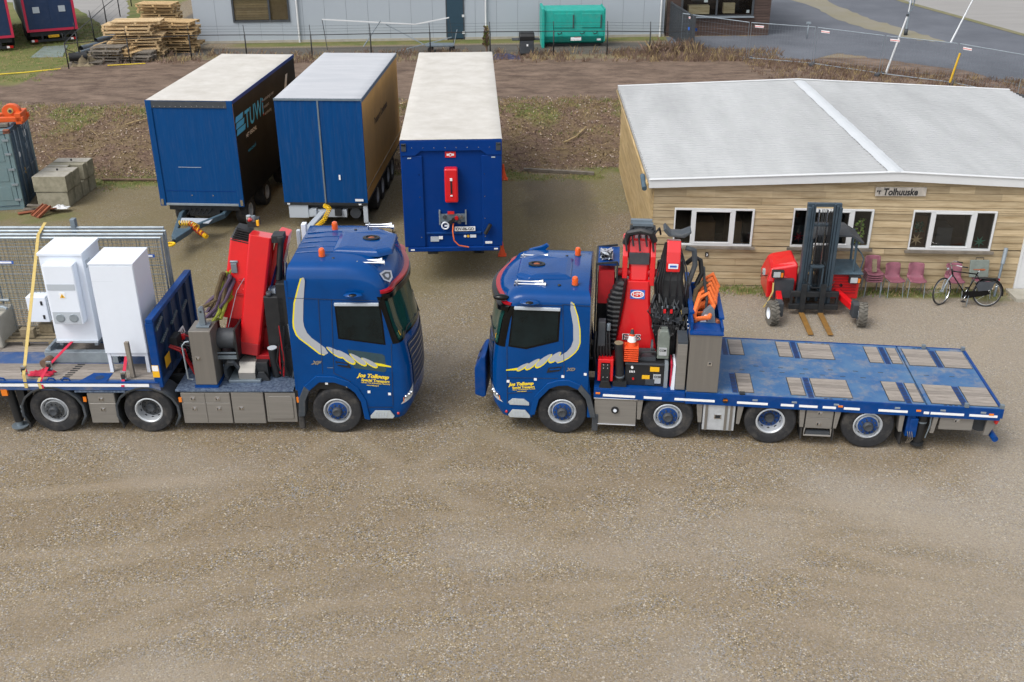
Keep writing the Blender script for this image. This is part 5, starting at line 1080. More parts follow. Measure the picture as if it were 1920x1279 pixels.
for x0, x1 in ((.0, .55), (2.05, WW)): b = MB(); b.bx(x0, x1, -.05, -.002, 1.12, 3.59, 'blue_trailer'); b.build('corner_post', T3, .03)
b = MB(); b.bx(.58, 2.02, -.04, -.002, 1.47, 1.53, 'blue_chassis'); b.build('front_rib', T3, .01)
b = MB(); b.bx(.08, 2.5, -.08, .3, 1.0, 1.12, 'blue_trailer'); b.build('bumper', T3, .02)
for x in (.03, WW-.15): b = MB(); b.bx(x, x+.12, -.09, -.072, 3.72, 3.92, 'dark_grey'); b.bx(x+.01, x+.11, -.1, -.09, 3.86, 3.9, 'chrome'); b.build('marker_light', T3)
for x in (.17, WW-.27): b = MB(); b.bx(x, x+.1, -.06, -.051, 3.52, 3.55, 'headlight'); b.build('marker_light', T3)
b = MB(); b.bx(1.13, 1.4, -.02, -.003, 3.53, 3.68, 'label_red'); b.cyl((1.265, -.027, 3.605), (1.265, -.02, 3.605), .045, 'white_foil', 14); b.bx(1.17, 1.36, -.024, -.02, 3.58, 3.63, 'white_foil'); b.cyl((1.265, -.03, 3.605), (1.265, -.027, 3.605), .025, 'label_red', 14); b.build('emblem', T3)
b = MB(); b.prism([(1.1, 2.4), (1.44, 2.4), (1.44, 3.3), (1.1, 3.3)], 'y', -.26, -.003, 'red_paint'); ex = b.build('extinguisher_box', T3, .045, 3)
b = MB(); b.bx(1.25, 1.29, -.275, -.262, 2.65, 2.98, 'black_plastic'); b.bx(1.24, 1.3, -.276, -.262, 2.99, 3.06, 'white_foil'); b.bx(1.24, 1.3, -.276, -.262, 2.58, 2.61, 'white_foil'); b.build('window_slot', ex)
b = MB(); b.bx(.92, .96, -.1, -.003, 1.75, 2.14, 'galvanised'); b.bx(1.6, 1.64, -.1, -.003, 1.75, 2.14, 'galvanised'); b.bx(.96, 1.6, -.09, -.04, 1.82, 2.04, 'zinc'); cp = b.build('coupling_panel', T3, .005)
b = MB(); [b.cyl((x, -.17, z), (x, -.09, z), .05, m, 12) for x, z, m in ((1.07, 1.98, 'dark_grey'), (1.3, 1.9, 'black_plastic'), (1.22, 1.83, 'black_plastic'), (1.5, 1.98, 'chrome'), (1.38, 1.95, 'red_lamp'), (1.45, 1.84, 'dark_grey'))]; b.bx(1.15, 1.32, -.13, -.09, 2.05, 2.12, 'label_red'); b.build('coupling', cp)
b = MB(); b.tube([(1.08+.09*cos(a), -.1, 1.73+.09*sin(a)) for a in [2*pi*i/18 for i in range(18)]], .02, 'cabinet_white', 6, closed=True); b.bx(1.06, 1.16, -.11, -.09, 1.71, 1.75, 'cabinet_white'); b.build('disc_holder', T3)
b = MB(); b.bx(1.32, 1.86, -.06, -.045, 1.56, 1.68, 'white_foil'); b.text('OV-06-GD', .105, (1.35, -.063, 1.585), (1, 0, 0), (0, 0, 1), 'black_plastic', bold=.002); b.build('number_plate', T3)
b = MB(); b.tube([(1.29, -.12, 1.8), (1.27, -.2, 1.6), (1.3, -.2, 1.35), (1.42, -.16, 1.2), (1.68, -.12, 1.13)], .018, 'orange_strap', 6); b.build('cable', T3)
b = MB(); b.bx(.68, .9, -.03, -.003, 1.27, 1.4, 'cabinet_grey'); b.bx(.9, 1.0, -.03, -.003, 1.33, 1.41, 'white_foil'); b.cyl((1.59, -.02, 1.4), (1.59, -.003, 1.4), .035, 'white_foil', 12); b.cyl((1.67, -.02, 1.4), (1.67, -.003, 1.4), .035, 'label_yellow', 12); b.bx(1.72, 1.88, -.02, -.003, 1.36, 1.44, 'cabinet_white'); b.bx(2.12, 2.3, -.062, -.05, 1.2, 1.26, 'white_foil'); [b.bx(x, x+.1, -.085, -.08, 1.04, 1.08, 'white_foil') for x in (.15, 2.35)]; b.build('sticker', T3)
b = MB(); b.cyl((2.12, -.14, 1.5), (2.26, -.14, 1.76), .05, 'black_plastic', 12); b.build('document_tube', T3)
b = MB(); [b.cyl((x, -.055, z), (x, -.05, z), .014, 'chrome', 8) for x in (.45, 2.12) for z in (1.4, 1.9, 2.5, 3.1)]; b.build('rivet', T3)
b = MB(); b.bx(.85, 1.0, .5, 11.5, .85, 1.1, 'dark_steel'); b.bx(1.6, 1.75, .5, 11.5, .85, 1.1, 'dark_steel'); b.build('chassis', T3)
for x in (.55, 1.9): b = MB(); b.bx(x, x+.12, 2.4, 2.55, .02, 1.1, 'dark_steel'); b.bx(x-.08, x+.2, 2.35, 2.6, .0, .03, 'dark_steel'); b.build('landing_leg', T3)
for y in (7.2, 8.5, 9.8):
    for s_, x in ((-1, .3), (1, WW-.04)): side_wheel(T3, x, y, .5, s_)
f = MB(); f.bx(-3.9, -3.62, 29.7, 29.95, 0, .14, 'wood_old'); tag(f.build('timber_block', None, .01), 'small brown timber block on the gravel between the trailers', 'block')
def cone(label, loc, group=None, h=.5):
    r = thing('traffic_cone', label, 'cone', loc, 0, group); b = MB(); b.bx(-.16*h*2*.9, .16*h*2*.9, -.29*h, .29*h, 0, .03, 'cone_orange'); b.build('base', r, .01)
    b = MB(); b.lathe([(.125*h*2, .03), (.06*h*2, .5*h), (.025*h*2, h), (.0, h)], 'cone_orange', n=18); b.build('body', r)
    b = MB(); b.lathe([(.0935*h*2+.003, .27*h), (.064*h*2+.003, .47*h)], 'cone_orange', n=18); b.build('sleeve', r)
    return r
cone('faded orange traffic cone at the front corner of the semi-trailer', (-.27, 27.95, 0), 'lone orange traffic cones beside the semi-trailer', .42); cone('orange traffic cone far back beside the semi-trailer by the bank', (-.28, 35.3, 0), 'lone orange traffic cones beside the semi-trailer', .55)
f = MB(); f.bar((.45, 36.3, .06), (2.95, 35.75, .06), .14, .1, 'wood_grey'); tag(f.build('timber_sleeper'), 'weathered timber sleeper lying before the bank between semi-trailer and cabin', 'sleeper')
f = MB(); f.tube([(-14.4, 35.3, .06), (-12.9, 35.2, .08), (-11.5, 35.3, .05)], .05, 'twig', 6); tag(f.build('fallen_branch'), 'brown fallen branch at the foot of the bank beyond the concrete blocks', 'branch')
for a_, b_, m_, l_ in (((-14.8, 39.4), (-12.9, 40.9), 'straw', 'pale fallen branch lying on the bank above the concrete blocks'), ((2.0, 38.6), (2.9, 39.6), 'straw', 'thin pale stick lying on the bank above the timber sleeper')):
    m2 = ((a_[0]+b_[0])/2, (a_[1]+b_[1])/2-.15); f = MB(); f.tube([(q[0], q[1], gz(*q)+.12) for q in (a_, m2, b_)], .03, m_, 5); tag(f.build('fallen_branch'), l_, 'branch')
# ---------------------------------------------------------------- container, spreader, concrete blocks, rust plates
ct = thing('shipping_container', 'grey-green shipping container with slate door end beside the concrete blocks', 'container', (-15.86, 32.29, 0), 100)
# local +x runs back along the door end, local +y runs left along the light side
b = MB(); b.bx(.03, 2.41, .03, 6, .1, 2.5, 'container_blue'); b.build('box', ct)
for x in (.06, 2.38):
    for y in (.06, 5.9): b = MB(); b.bx(x-.06, x+.06, y-.06, y+.06, 0, 2.59, 'container_green'); b.build('corner_post', ct, .01)
b = MB(); [b.bx(.0, 2.44, y-.06, y+.06, z, z+.12, 'container_blue') for y in (.06, 5.9) for z in (.0, 2.47)]; [b.bx(x-.06, x+.06, .12, 5.84, z, z+.12, 'container_green') for x in (.06, 2.38) for z in (0, 2.47)]; b.build('frame', ct, .01)
for x0, x1 in ((.14, 1.2), (1.24, 2.3)):
    b = MB(); b.bx(x0, x1, -.0, .03, .14, 2.45, 'container_blue'); 
    for z in (.3, .85, 1.4, 1.95): b.bx(x0+.1, x1-.1, -.015, -.001, z, z+.4, 'container_blue')
    dd = b.build('door', ct, .012)
    for q in (.3, .75): b = MB(); b.cyl((x0+q, -.04, .1), (x0+q, -.04, 2.5), .017, 'zinc', 8); b.bx(x0+q-.02, x0+q+.3, -.06, -.045, 1.05, 1.09, 'zinc'); b.build('lock_rod', dd)
b = MB(); b.bx(1.5, 1.75, -.02, -.016, 2.0, 2.2, 'white_foil'); b.bx(1.5, 1.7, -.02, -.016, 1.6, 1.8, 'cabinet_grey'); b.bx(1.9, 2.15, -.02, -.016, 2.15, 2.3, 'cabinet_grey'); b.text('TCLU 417', .14, (1.35, -.02, 2.32), (1, 0, 0), (0, 0, 1), 'white_foil'); b.cyl((.62, -.02, 1.65), (.62, -.016, 1.65), .09, 'white_foil', 14); b.bx(.85, 1.02, -.02, -.016, .95, 1.15, 'label_yellow'); b.build('marking', ct)
for i in range(3):   # light side: side doors with recessed fields and hinges
    y0 = .14+i*1.4; b = MB(); b.bx(-.0, .03, y0, y0+1.36, .14, 2.45, 'container_green')
    for z, h in ((.32, .45), (.95, .45), (1.6, .6)): b.bx(-.012, -.001, y0+.14, y0+1.2, z, z+h, 'container_green')
    sd_ = b.build('side_door', ct, .012); b = MB(); [b.bx(-.03, -.005, y0-.09, y0+.1, z, z+.07, 'galvanised') for z in (.3, .8, 1.3, 1.8, 2.25)]; b.build('hinge', sd_)
b = MB(); b.bx(0, 2.44, 0, 6, 2.52, 2.56, 'container_green'); b.build('roof', ct); 
b = MB(); [b.bx(x-.09, x+.09, y-.09, y+.09, z, z+.12, 'rust_plate') for x in (.09, 2.35) for y in (.085, 5.9) for z in (2.48,)]; b.build('corner_casting', ct, .01)
sp_ = thing('container_lifter', 'orange steel lifting frame resting on the shipping container', 'container lifter', (-16.25, 33.3, 2.6), 8)
b = MB(); b.bx(-1.8, .55, -.35, -.2, .08, .24, 'orange'); b.bx(-1.8, .55, .25, .4, .08, .24, 'orange'); b.bx(.3, .5, -.35, .4, .0, .36, 'orange'); b.bx(-.7, -.5, -.35, .4, .05, .3, 'orange'); b.build('beam', sp_, .02)
b = MB(); b.prism([(.15+.28*cos(a), .38+.22*sin(a)) for a in [2*pi*i/16 for i in range(16)]], 'y', -.12, .1, 'orange'); b.build('head', sp_, .015); b = MB(); b.cyl((.15, -.17, .4), (.15, -.12, .4), .09, 'strap_yellow', 12); b.cyl((.15, -.19, .4), (.15, -.17, .4), .05, 'dark_grey', 12); b.build('pivot', sp_)
b = MB(); b.tube([(-.6, 0, .25), (-.6, 0, .5), (-.4, 0, .5), (-.4, 0, .25)], .04, 'orange', 8); b.build('lug', sp_)
f = MB(tr(-16.35, 32.75, 2.6) @ rot('Z', 12)); f.bx(-.3, .3, -.12, .12, 0, .1, 'wood_grey'); tag(f.build('timber_block', None, .01), 'grey timber block under the orange lifting frame', 'block')
rows_ = [(32.42, .56), (32.99, .52), (33.56, .5), (34.12, .5)]
nm_ = ['nearest', 'second', 'third', 'farthest']
for i, (y, d) in enumerate(rows_):
    for k in range(2):
        x0 = -15.5 + .0*i + (.025 if k == 0 else 0); x1 = -14.42+.03*i - (.03 if k == 0 else 0); b = MB()
        if i == 2 and k == 1: b.prism([(x0, y), (x1-.42, y), (x1-.42, y+.24), (x1-.0, y+.24), (x1, y+d), (x0, y+d)], 'z', .53, 1.035, 'concrete_moss')
        else: b.bx(x0+.0*k, x1, y+(.02 if k == 0 else 0), y+d, .53*k, .53*k+.505, 'concrete_moss' if not k or i % 2 else 'concrete_moss')
        if k: b.bx(x0+.02, x1-.45 if i == 2 else x1-.02, y+.02, y+(.2 if i == 2 else d-.02), 1.034, 1.041, 'concrete_pale')
        if k and i in (1, 3): b.cyl(((x0+x1)/2, y+.15, 1.04), ((x0+x1)/2, y+.15, 1.1), .03, 'dark_steel', 8)
        tag(b.build('concrete_block', None, .018), '%s mossy concrete block in the %s pair of the row beside the container' % (['lower', 'upper'][k], nm_[i]), 'concrete block', 'big concrete blocks beside the container')
rnd = random.Random(8)
for i, (x, y, z, a, t) in enumerate(((-15.35, 32.05, .18, 10, 8), (-15.15, 31.75, .12, 60, -24), (-14.95, 31.6, .12, 58, -26), (-15.55, 32.1, .04, 0, 2), (-14.8, 31.95, .1, 120, 20), (-15.6, 31.85, .03, 30, 0))):
    f = MB(tr(x, y, z) @ rot('Z', a) @ rot('Y', t)); f.bx(-.28, .28, -.09, .09, 0, .03, 'rust_plate' if i not in (0, 3) else 'wood_grey')
    if i in (1, 2): f.bx(-.28, .28, -.09, -.07, .03, .07, 'rust_plate'); f.bx(-.28, .28, .07, .09, .03, .07, 'rust_plate')
    tag(f.build('scrap_plate', None, .004), ['flat greyish scrap plate on top of the rusty heap by the blocks', 'orange-brown rusty channel tilted beside its twin, nearer the container', 'orange-brown rusty channel tilted beside its twin, nearer the white rag', 'grey scrap plate at the bottom left of the rusty heap', 'rusty scrap plate leaning by the white rag', 'thin rusty scrap plate lying flat against the container foot'][i], 'scrap plate', 'rusty scrap heap beside the container')
crumple('white_rag', (-14.55, 32.0, .12), (.5, .3), 'white_paint', 'crumpled white plastic rag by the nearest concrete block', 'rag', 9, 10, .1)
# ---------------------------------------------------------------- truck cabs
CY = 1.27
def interp(tab, z):
    if z <= tab[0][0]: return tab[0][1:]
    for a, b_ in zip(tab, tab[1:]):
        if z <= b_[0]:
            t = (z-a[0])/(b_[0]-a[0]); return tuple(p+(q-p)*t for p, q in zip(a[1:], b_[1:]))
    return tab[-1][1:]
# rows: z, rear, front at the middle, where the corner starts, half width, bow of the front
class Cab:
    def __init__(s, rows): s.rows = rows
    def P(s, i, z, off=0):
        """point i (0..36) on the outline at height z: 0 near rear, 18 front middle, 36 far rear"""
        r, f, fs, w, bow = interp(s.rows, z); far = i > 18; k = 36-i if far else i
        def q(k):
            if k <= 6: return Vector((r+(fs-r)*k/6, w))
            if k <= 14:
                a = (k-6)/8*pi/2; e = .72; return Vector((fs+(f-bow-fs)*sin(a)**e, w-.42*(1-cos(a)**e)*(w/1.27)))
            t = (k-14)/4; y0 = w-.42*(w/1.27); return Vector((f-bow+bow*(1-(1-t)**2), y0*(1-t)))
        p = q(k)
        if off:
            a = q(max(0, k-.3)); c = q(min(18, k+.3)); d = (c-a); n = Vector((-d.y, d.x)); 
            if n.length: n.normalize(); 
            n = Vector((-n.x, -n.y)) if (n.x*1+n.y*1) < 0 else n
            p = p+n*off
        return Vector((p.x, CY + (p.y if far else -p.y), z))
    def ring(s, z, off=0): return [s.P(i, z, off) for i in range(37)]
    def patch(s, b, m, i0, i1, z0, z1, off=.006, n=None, nz=4, zt=None, smooth_=True):
        """surface patch between outline params; i0,i1 may be (bottom, top) pairs; zt(t) bends the top/bottom"""
        i0 = i0 if isinstance(i0, tuple) else (i0, i0); i1 = i1 if isinstance(i1, tuple) else (i1, i1)
        n = n or max(2, int(abs(i1[0]-i0[0])*1.5)); rows = []
        for j in range(nz+1):
            v = j/nz; a = i0[0]+(i0[1]-i0[0])*v; c = i1[0]+(i1[1]-i1[0])*v; row = []
            for k in range(n+1):
                u = k/n; zz0 = z0 if not callable(z0) else z0(u); zz1 = z1 if not callable(z1) else z1(u)
                row.append(s.P(a+(c-a)*u, zz0+(zz1-zz0)*v, off))
            rows.append(row)
        b.loft(rows, m, smooth_, closed=False)
def side_poly(b, pts, m, y=-.004, th=.0):
    if th: b.prism(pts, 'y', y-th, y, m)
    else: b.add([(u, y, v) for u, v in pts], [tuple(range(len(pts)))], m)
def feather(u, v, L_, w, ang, n=14):
    o = []
    for k in range(n):
        a = 2*pi*k/n; x = cos(a)*L_/2; y = sin(a)*w/2*(1+.35*cos(a)); c, s_ = cos(radians(ang)), sin(radians(ang)); o.append((u+x*c-y*s_, v+x*s_+y*c))
    return o
def grow(pts, d):
    n = len(pts); A = sum(pts[i][0]*pts[(i+1) % n][1]-pts[(i+1) % n][0]*pts[i][1] for i in range(n)); sg = 1 if A > 0 else -1; o = []
    for i in range(n):
        p0, p1, p2 = Vector(pts[i-1]), Vector(pts[i]), Vector(pts[(i+1) % n]); a = (p1-p0).normalized(); c = (p2-p1).normalized()
        nn = Vector((a.y+c.y, -(a.x+c.x))); nn = nn.normalized() if nn.length else nn; q = p1+nn*d*sg; o.append((q.x, q.y))
    return o
def make_cab(root, mir, rows, sp):
    C_ = Cab(rows); T = Matrix.Diagonal((mir, 1, 1, 1)); ZT = rows[-1][0]; zb = 1.40
    b = MB(T); zs = [zb, 1.7, 2.0]+[z for z in [r[0] for r in rows] if z > 2.05]
    b.loft([C_.ring(z) for z in zs], 'blue_paint', True, closed=True, cap0=True)
    # crown of the roof
    top = C_.ring(zs[-1]); cx = sum(p.x for p in top)/37; cen = [Vector((cx+(p.x-cx)*.5, CY+(p.y-CY)*.5, ZT+.035)) for p in top]
    b.loft([top, cen], 'blue_paint', True); b.add(cen, [tuple(range(37))], 'blue_paint', True)
    body = b.build('cab', root)
    # lower front: bumper and step well
    b = MB(T); fr = sp['low_rear']
    def lowring(z):
        o = [p for p in C_.ring(z) if p.x > fr+.02]; return [Vector((fr, CY-interp(rows, z)[3], z))]+o+[Vector((fr, CY+interp(rows, z)[3], z))]
    n0 = min(len(lowring(z)) for z in (.36, .5, .8, 1.1, 1.399)); 
    L_ = []
    for z in (.36, .45, .62, .9, 1.15, 1.399):
        rg = C_.ring(z); o = [Vector((fr, rg[0].y, z))]
        for i in range(7, 30): o.append(rg[i])
        o.append(Vector((fr, rg[-1].y, z))); L_.append(o)
    b.loft(L_, 'blue_paint', True, closed=True, cap0=True, cap1=True); b.build('bumper', body)
    # side skins above the wheel arches
    outer = sp['arch']
    for y0, y1 in ((.001, .05), (2.49, 2.539)):
        b = MB(T); rr = rows[0][1] if False else sp['rear']
        pts = [(rr, zb), (fr+.001, zb), (fr+.001, max(.4, outer[0][1]))]+[(u, v) for u, v in outer if u < fr]+[(rr, outer[-1][1])]
        b.prism(pts, 'y', y0, y1, 'blue_paint'); b.build('side_panel', body)
        b = MB(T); cx_, cz = 0, .5
        inner = [(u*.83, cz+(v-cz)*.83) for u, v in outer]; yy0, yy1 = (-.03, .32) if y0 < 1 else (2.22, 2.57)
        for (p, q, r_, s_) in zip(outer, outer[1:], inner[1:], inner): b.prism([p, q, r_, s_], 'y', yy0, yy1, 'blue_paint' if sp['arch_blue'](p) else 'fender')
        b.build('wheel_arch', body, .012)
    b = MB(T); b.bx(sp['rear'], fr, .06, 2.48, 1.0, zb-.01, 'black_plastic'); b.build('floor', body)
    # glazing
    wz0, wz1 = sp['ws']
    b = MB(T); C_.patch(b, 'black_gloss', (6.6, 6.2), (29.4, 29.8), wz0-.05, wz1, .004, 46, 6); b.build('windscreen_frame', body)
    b = MB(T); C_.patch(b, 'ws_glass', (9.4, 9.0), (26.6, 27.0), wz0, wz1-.08, .009, 36, 6); ws = b.build('windscreen', body)
    b = MB(T)
    for k in (12, 19): b.tube([C_.P(k, wz0-.02, .03), C_.P(k+2.5, wz0+.07, .03), C_.P(k+5.5, wz0+.08, .03)], .012, 'black_plastic', 6)
    b.build('wiper', ws)
    b = MB(T); C_.patch(b, 'plant_dark', 9.9, 10.7, wz0+.04, wz0+.15, .012, 2, 1); C_.patch(b, 'label_yellow', 11.2, 11.6, wz0+.06, wz0+.16, .012, 2, 1); b.build('sticker', ws)
    for y, sg in ((-.004, -1), (2.544, 1)):
        w = sp['win']; b = MB(T); P_ = [(u, y, v) for u, v in grow(w, .045)]; b.add(P_, [tuple(range(len(P_)))], 'black_gloss'); fw = b.build('side_window', body)
        b = MB(T); P_ = [(u, y+sg*.005, v) for u, v in w]; b.add(P_, [tuple(range(len(P_)))], 'side_glass'); b.build('pane', fw)
        b = MB(T); tops = sorted(w, key=lambda p: -p[1])[:2]; u0, u1 = min(t[0] for t in tops), max(t[0] for t in tops); zt = max(t[1] for t in tops)
        b.prism([(u0-.03, zt-.02), (u1+.0, zt-.02), (u1, zt+.04), (u0-.03, zt+.04)], 'y', min(y, y+sg*.05), max(y, y+sg*.05), 'cabinet_grey'); b.build('rain_guard', fw, .01)
    b = MB(T)    # hints of the interior on the pane: mirror, wheel, seat edge
    w = sp['win']; u0 = min(p[0] for p in w); u1 = max(p[0] for p in w); z0 = min(p[1] for p in w); z1 = max(p[1] for p in w)
    side_poly(b, [(u1-.2, z0+.3), (u1-.05, z0+.3), (u1-.05, z0+.34), (u1-.2, z0+.33)], 'zinc', -.0105); side_poly(b, [(u0+.08, z1-.1), (u0+.13, z1-.1), (u0+.09, z1-.26), (u0+.07, z1-.26)], 'dark_grey', -.0105); side_poly(b, [(u1-.13, z1-.12), (u1-.09, z1-.12), (u1-.04, z0+.42), (u1-.09, z0+.42)], 'zinc', -.0105)
    b.build('reflection', fw) if False else None
    # doors: seams, handle
    b = MB(T)
    dl = sp['door']
    for (p, q) in dl: b.bar((p[0], -.001, p[1]), (q[0], -.001, q[1]), .012, .008, 'navy', up=(0, 1, 0))
    b.build('door_seam', body)
    h = sp['handle']; b = MB(T); b.prism([(h[0], h[1]), (h[0]+.26, h[1]-.04), (h[0]+.3, h[1]-.15), (h[0]+.05, h[1]-.1)], 'y', -.012, -.002, 'black_plastic'); b.prism([(h[0]+.03, h[1]-.03), (h[0]+.24, h[1]-.06), (h[0]+.24, h[1]-.085), (h[0]+.04, h[1]-.06)], 'y', -.03, -.013, 'blue_paint'); b.build('door_handle', body)
    # grille slats, lamps, steps
    b = MB(T)
    for k in range(8): z = .95+k*.125; C_.patch(b, 'chrome', 13.4, 22.6, z, z+.014, .025, 14, 1)
    gr = b.build('grille_bar', body)
    b = MB(T); C_.patch(b, 'navy', 13.5, 22.5, .95, wz0-.2, .012, 12, 4); b.build('grille', body)
    for a0, a1 in ((6.9, 11.8), (29.1, 24.2)):
        b = MB(T); C_.patch(b, 'headlight', (a0+.2, a0+2.2), (a1, a1+(.6 if a1 < 18 else -.6)), lambda u: .69+.12*u, lambda u: .89+.17*u, .012, 10, 3); hl = b.build('headlight', body)
        b = MB(T)
        for t in (.35, .6, .8): p = C_.P(a0+(a1-a0)*t, .82+.1*t, .022); b.sph(p, .035, 'chrome', n=10, k=6)
        C_.patch(b, 'orange_lamp', a0+.9, a0+1.15 if a0 < 18 else a0-1.2, .73, .84, .016, 1, 1); b.build('lamp_lens', hl)
    b = MB(T); p = C_.P(7.2, .47, .01); b.sph(p, .03, 'red_lamp', n=8, k=5); C_.patch(b, 'headlight', 11, 12, .55, .6, .01, 3, 1); b.build('fog_lamp', body)
    for z, z1_, u0, u1 in sp['steps']:
        b = MB(T); b.prism([(u0, z), (u1, z), (u1+.03, z+.05), (u1-.05, z1_), (u0+.1, z1_), (u0, z+.05)], 'y', -.03, -.003, 'tread_white'); b.add([(u0, -.03, z), (u1, -.03, z), (u1, .0, z-.02), (u0, .0, z-.02)], [(0, 1, 2, 3)], 'tread_white')
        for k in range(5): b.prism([(u0+.08+k*.055, z+.03), (u0+.1+k*.055, z+.03), (u0+.12+k*.055, z1_-.03), (u0+.1+k*.055, z1_-.03)], 'y', -.036, -.03, 'cabinet_grey')
        b.build('step', body, .01)
    # visor
    vz = sp['visor']; vk = sp.get('vk', 1)
    b = MB(T); R0 = []
    for k in range(41):
        i = 7.6+(28.4-7.6)*k/40; e = 1-abs(k/20-1)**6*.75
        o = C_.P(i, vz, .02); p1 = C_.P(i, vz-.0, .11*vk*e+.012); R0.append([C_.P(i, vz+.045*vk, .0), p1+Vector((0, 0, .03*vk)), p1+Vector((0, 0, -.035*vk)), C_.P(i, vz-.05*vk, .02)])
    b.loft(R0, 'red_visor', True, closed=False); b.build('sun_visor', body)
    b = MB(T); R0 = []
    for k in range(41):
        i = 7.8+(28.2-7.8)*k/40; e = 1-abs(k/20-1)**6*.75; p1 = C_.P(i, vz-.05, (.10 if vk > .6 else .13)*e+.01); R0.append([C_.P(i, vz-.03 if vk == 1 else vz-.02, .02), p1, p1+Vector((0, 0, -.11*e)), C_.P(i, vz-.17, .02)])
    b.loft(R0, 'black_gloss', True, closed=False); b.build('visor_lip', body)
    # camera arms instead of mirrors
    u, v, w_ = sp['cam']
    for y, sg in ((0, -1), (2.54, 1)): b = MB(T); b.sph((u, y+sg*.09, v), .1, 'blue_paint', (1.9, 1, .45)); b.sph((u+.0, y+sg*.13, v+.015), .07, 'black_gloss', (1.4, .9, .4)); b.build('camera_arm', body)
    # marks on the side
    b = MB(T)
    for (u, v) in sp['refl']: side_poly(b, [(u-.028, v-.028), (u+.028, v-.028), (u+.028, v+.028), (u-.028, v+.028)], 'white_foil', -.004 if v > .95 and u > -.7 else -.034, .004)
    b.build('side_marker', body, .004)
    b = MB(T); K = sp['stripe']; side_poly(b, [(u+(-.022 if sp['rear'] < -.6 else -.014), v-.006) for u, v in grow(K, .008)], 'yellow_foil', -.003)
    fe = sp['feathers']
    for k, q in enumerate(fe): b.add([(u, -.0035-.0008*k, v-.016) for u, v in feather(*q)], [tuple(range(14))], 'yellow_foil')
    side_poly(b, sp['tail'], 'yellow_foil', -.0052); b.build('yellow_outline', body)
    b = MB(T); side_poly(b, K, 'silver_foil', -.0042)
    for k, q in enumerate(fe): b.add([(u, -.0046-.0008*k, v) for u, v in feather(q[0], q[1], q[2]*.9, q[3]*.86, q[4])], [tuple(range(14))], 'silver_foil')
    b.build('silver_stripe', body)
    # roof furniture
    zr = sp['roof']
    b = MB(T); h0, h1, y0, y1, hh = sp['hump']
    rings = []
    for (e, z) in ((0, zr-.03), (.02, zr+hh*.5), (.08, zr+hh*.9), (.16, zr+hh)):
        rings.append([(h0+e*1.8, y0+e+.1, z), (h1-e-.25, y0+e, z), (h1-e, y0+e+.18, z-.02*(e > .05)), (h1-e, y1-e-.18, z-.02*(e > .05)), (h1-e-.25, y1-e, z), (h0+e*1.8, y1-e-.1, z)])
    b.loft(rings, 'blue_paint', False, cap1=True); hp = b.build('roof_hump', body, .03)
    hu, hy = sp['hatch']; b = MB(T); b.lathe([(.17, 0), (.17, .02), (.11, .03), (.1, .0)], 'black_plastic', tr(hu, hy, zr+hh) @ Matrix.Diagonal((1, .75, 1, 1)), 24); b.sph((hu, hy, zr+hh+.0), .06, 'rust_plate', (1.2, .8, .5)); b.build('hatch', hp)
    for (u, v, z) in sp['beacons']:
        b = MB(T); b.cyl((u, v, z-.03), (u, v, z+.05), .075, 'dark_grey', 16, .07); bo = b.build('beacon', body); b = MB(T); b.lathe([(.062, .05), (.062, .16), (.05, .2), (.02, .22), (0, .22)], 'beacon', tr(u, v, z)); b.build('lens', bo)
    for k_, (u, v, z) in enumerate(sp['horns']):
        for dy, dl_ in ((0, 0), (.13, -.06)):
            b = MB(T); b.lathe([(.018, 0), (.02, .3), (.028, .45), (.058, .54), (.05, .54)], 'chrome', tr(u, v+dy, z+.07) @ rot('Y', 90 if sp['horn_fwd'] else -90) @ tr(0, 0, dl_), 12); b.cyl((u+.06, v+dy, z), (u+.06, v+dy, z+.07), .02, 'chrome', 8); b.build('air_horn', body)
        b = MB(T); b.bar((u+.02, v-.03, z+.06), (u+.02, v+.16, z+.06), .02, .09, 'chrome'); b.build('horn_bracket', body)
    b = MB(T)
    for (u, v, z) in sp['knobs']: b.sph((u, v, z), .035, 'black_plastic', (1, 1, .7))
    b.tube([sp['aerial'], tuple(Vector(sp['aerial'])+Vector((-.03, 0, .75)))], .006, 'black_plastic', 4); b.build('aerial', body)
    return body, C_
mat('ws_glass', '#17403b', .08, 0, .5, 1.2, col2='#0d2426', spec=.5); mat('side_glass', '#0b1214', .1, 0, .6, 2.0, col2='#1b2a2d', spec=.3); mat('tread_white', '#b9c0c2', .5, .2, .2, 20)
rowsL = [(.36, -.75, 1.48, 1.05, 1.24, .1), (.6, -.75, 1.62, 1.17, 1.265, .1), (.9, -.75, 1.63, 1.18, 1.27, .1), (1.5, -.75, 1.61, 1.18, 1.27, .1), (2.0, -.75, 1.57, 1.15, 1.27, .16), (2.3, -.75, 1.50, 1.10, 1.268, .22), (2.5, -.75, 1.46, 1.06, 1.268, .23), (2.95, -.75, 1.36, .95, 1.265, .22), (3.15, -.75, 1.33, .88, 1.262, .15), (3.3, -.75, 1.29, .72, 1.255, .17), (3.43, -.745, 1.22, .50, 1.235, .2), (3.53, -.735, 1.12, .28, 1.19, .22), (3.6, -.72, 1.0, .1, 1.12, .24), (3.64, -.69, .88, -.05, .99, .25)]
LT_ = thing('crane_truck', 'blue tractor truck with high cab and folded red crane, loaded with white cabinets', 'truck', (-3.514, 18.07, 0), -.875)
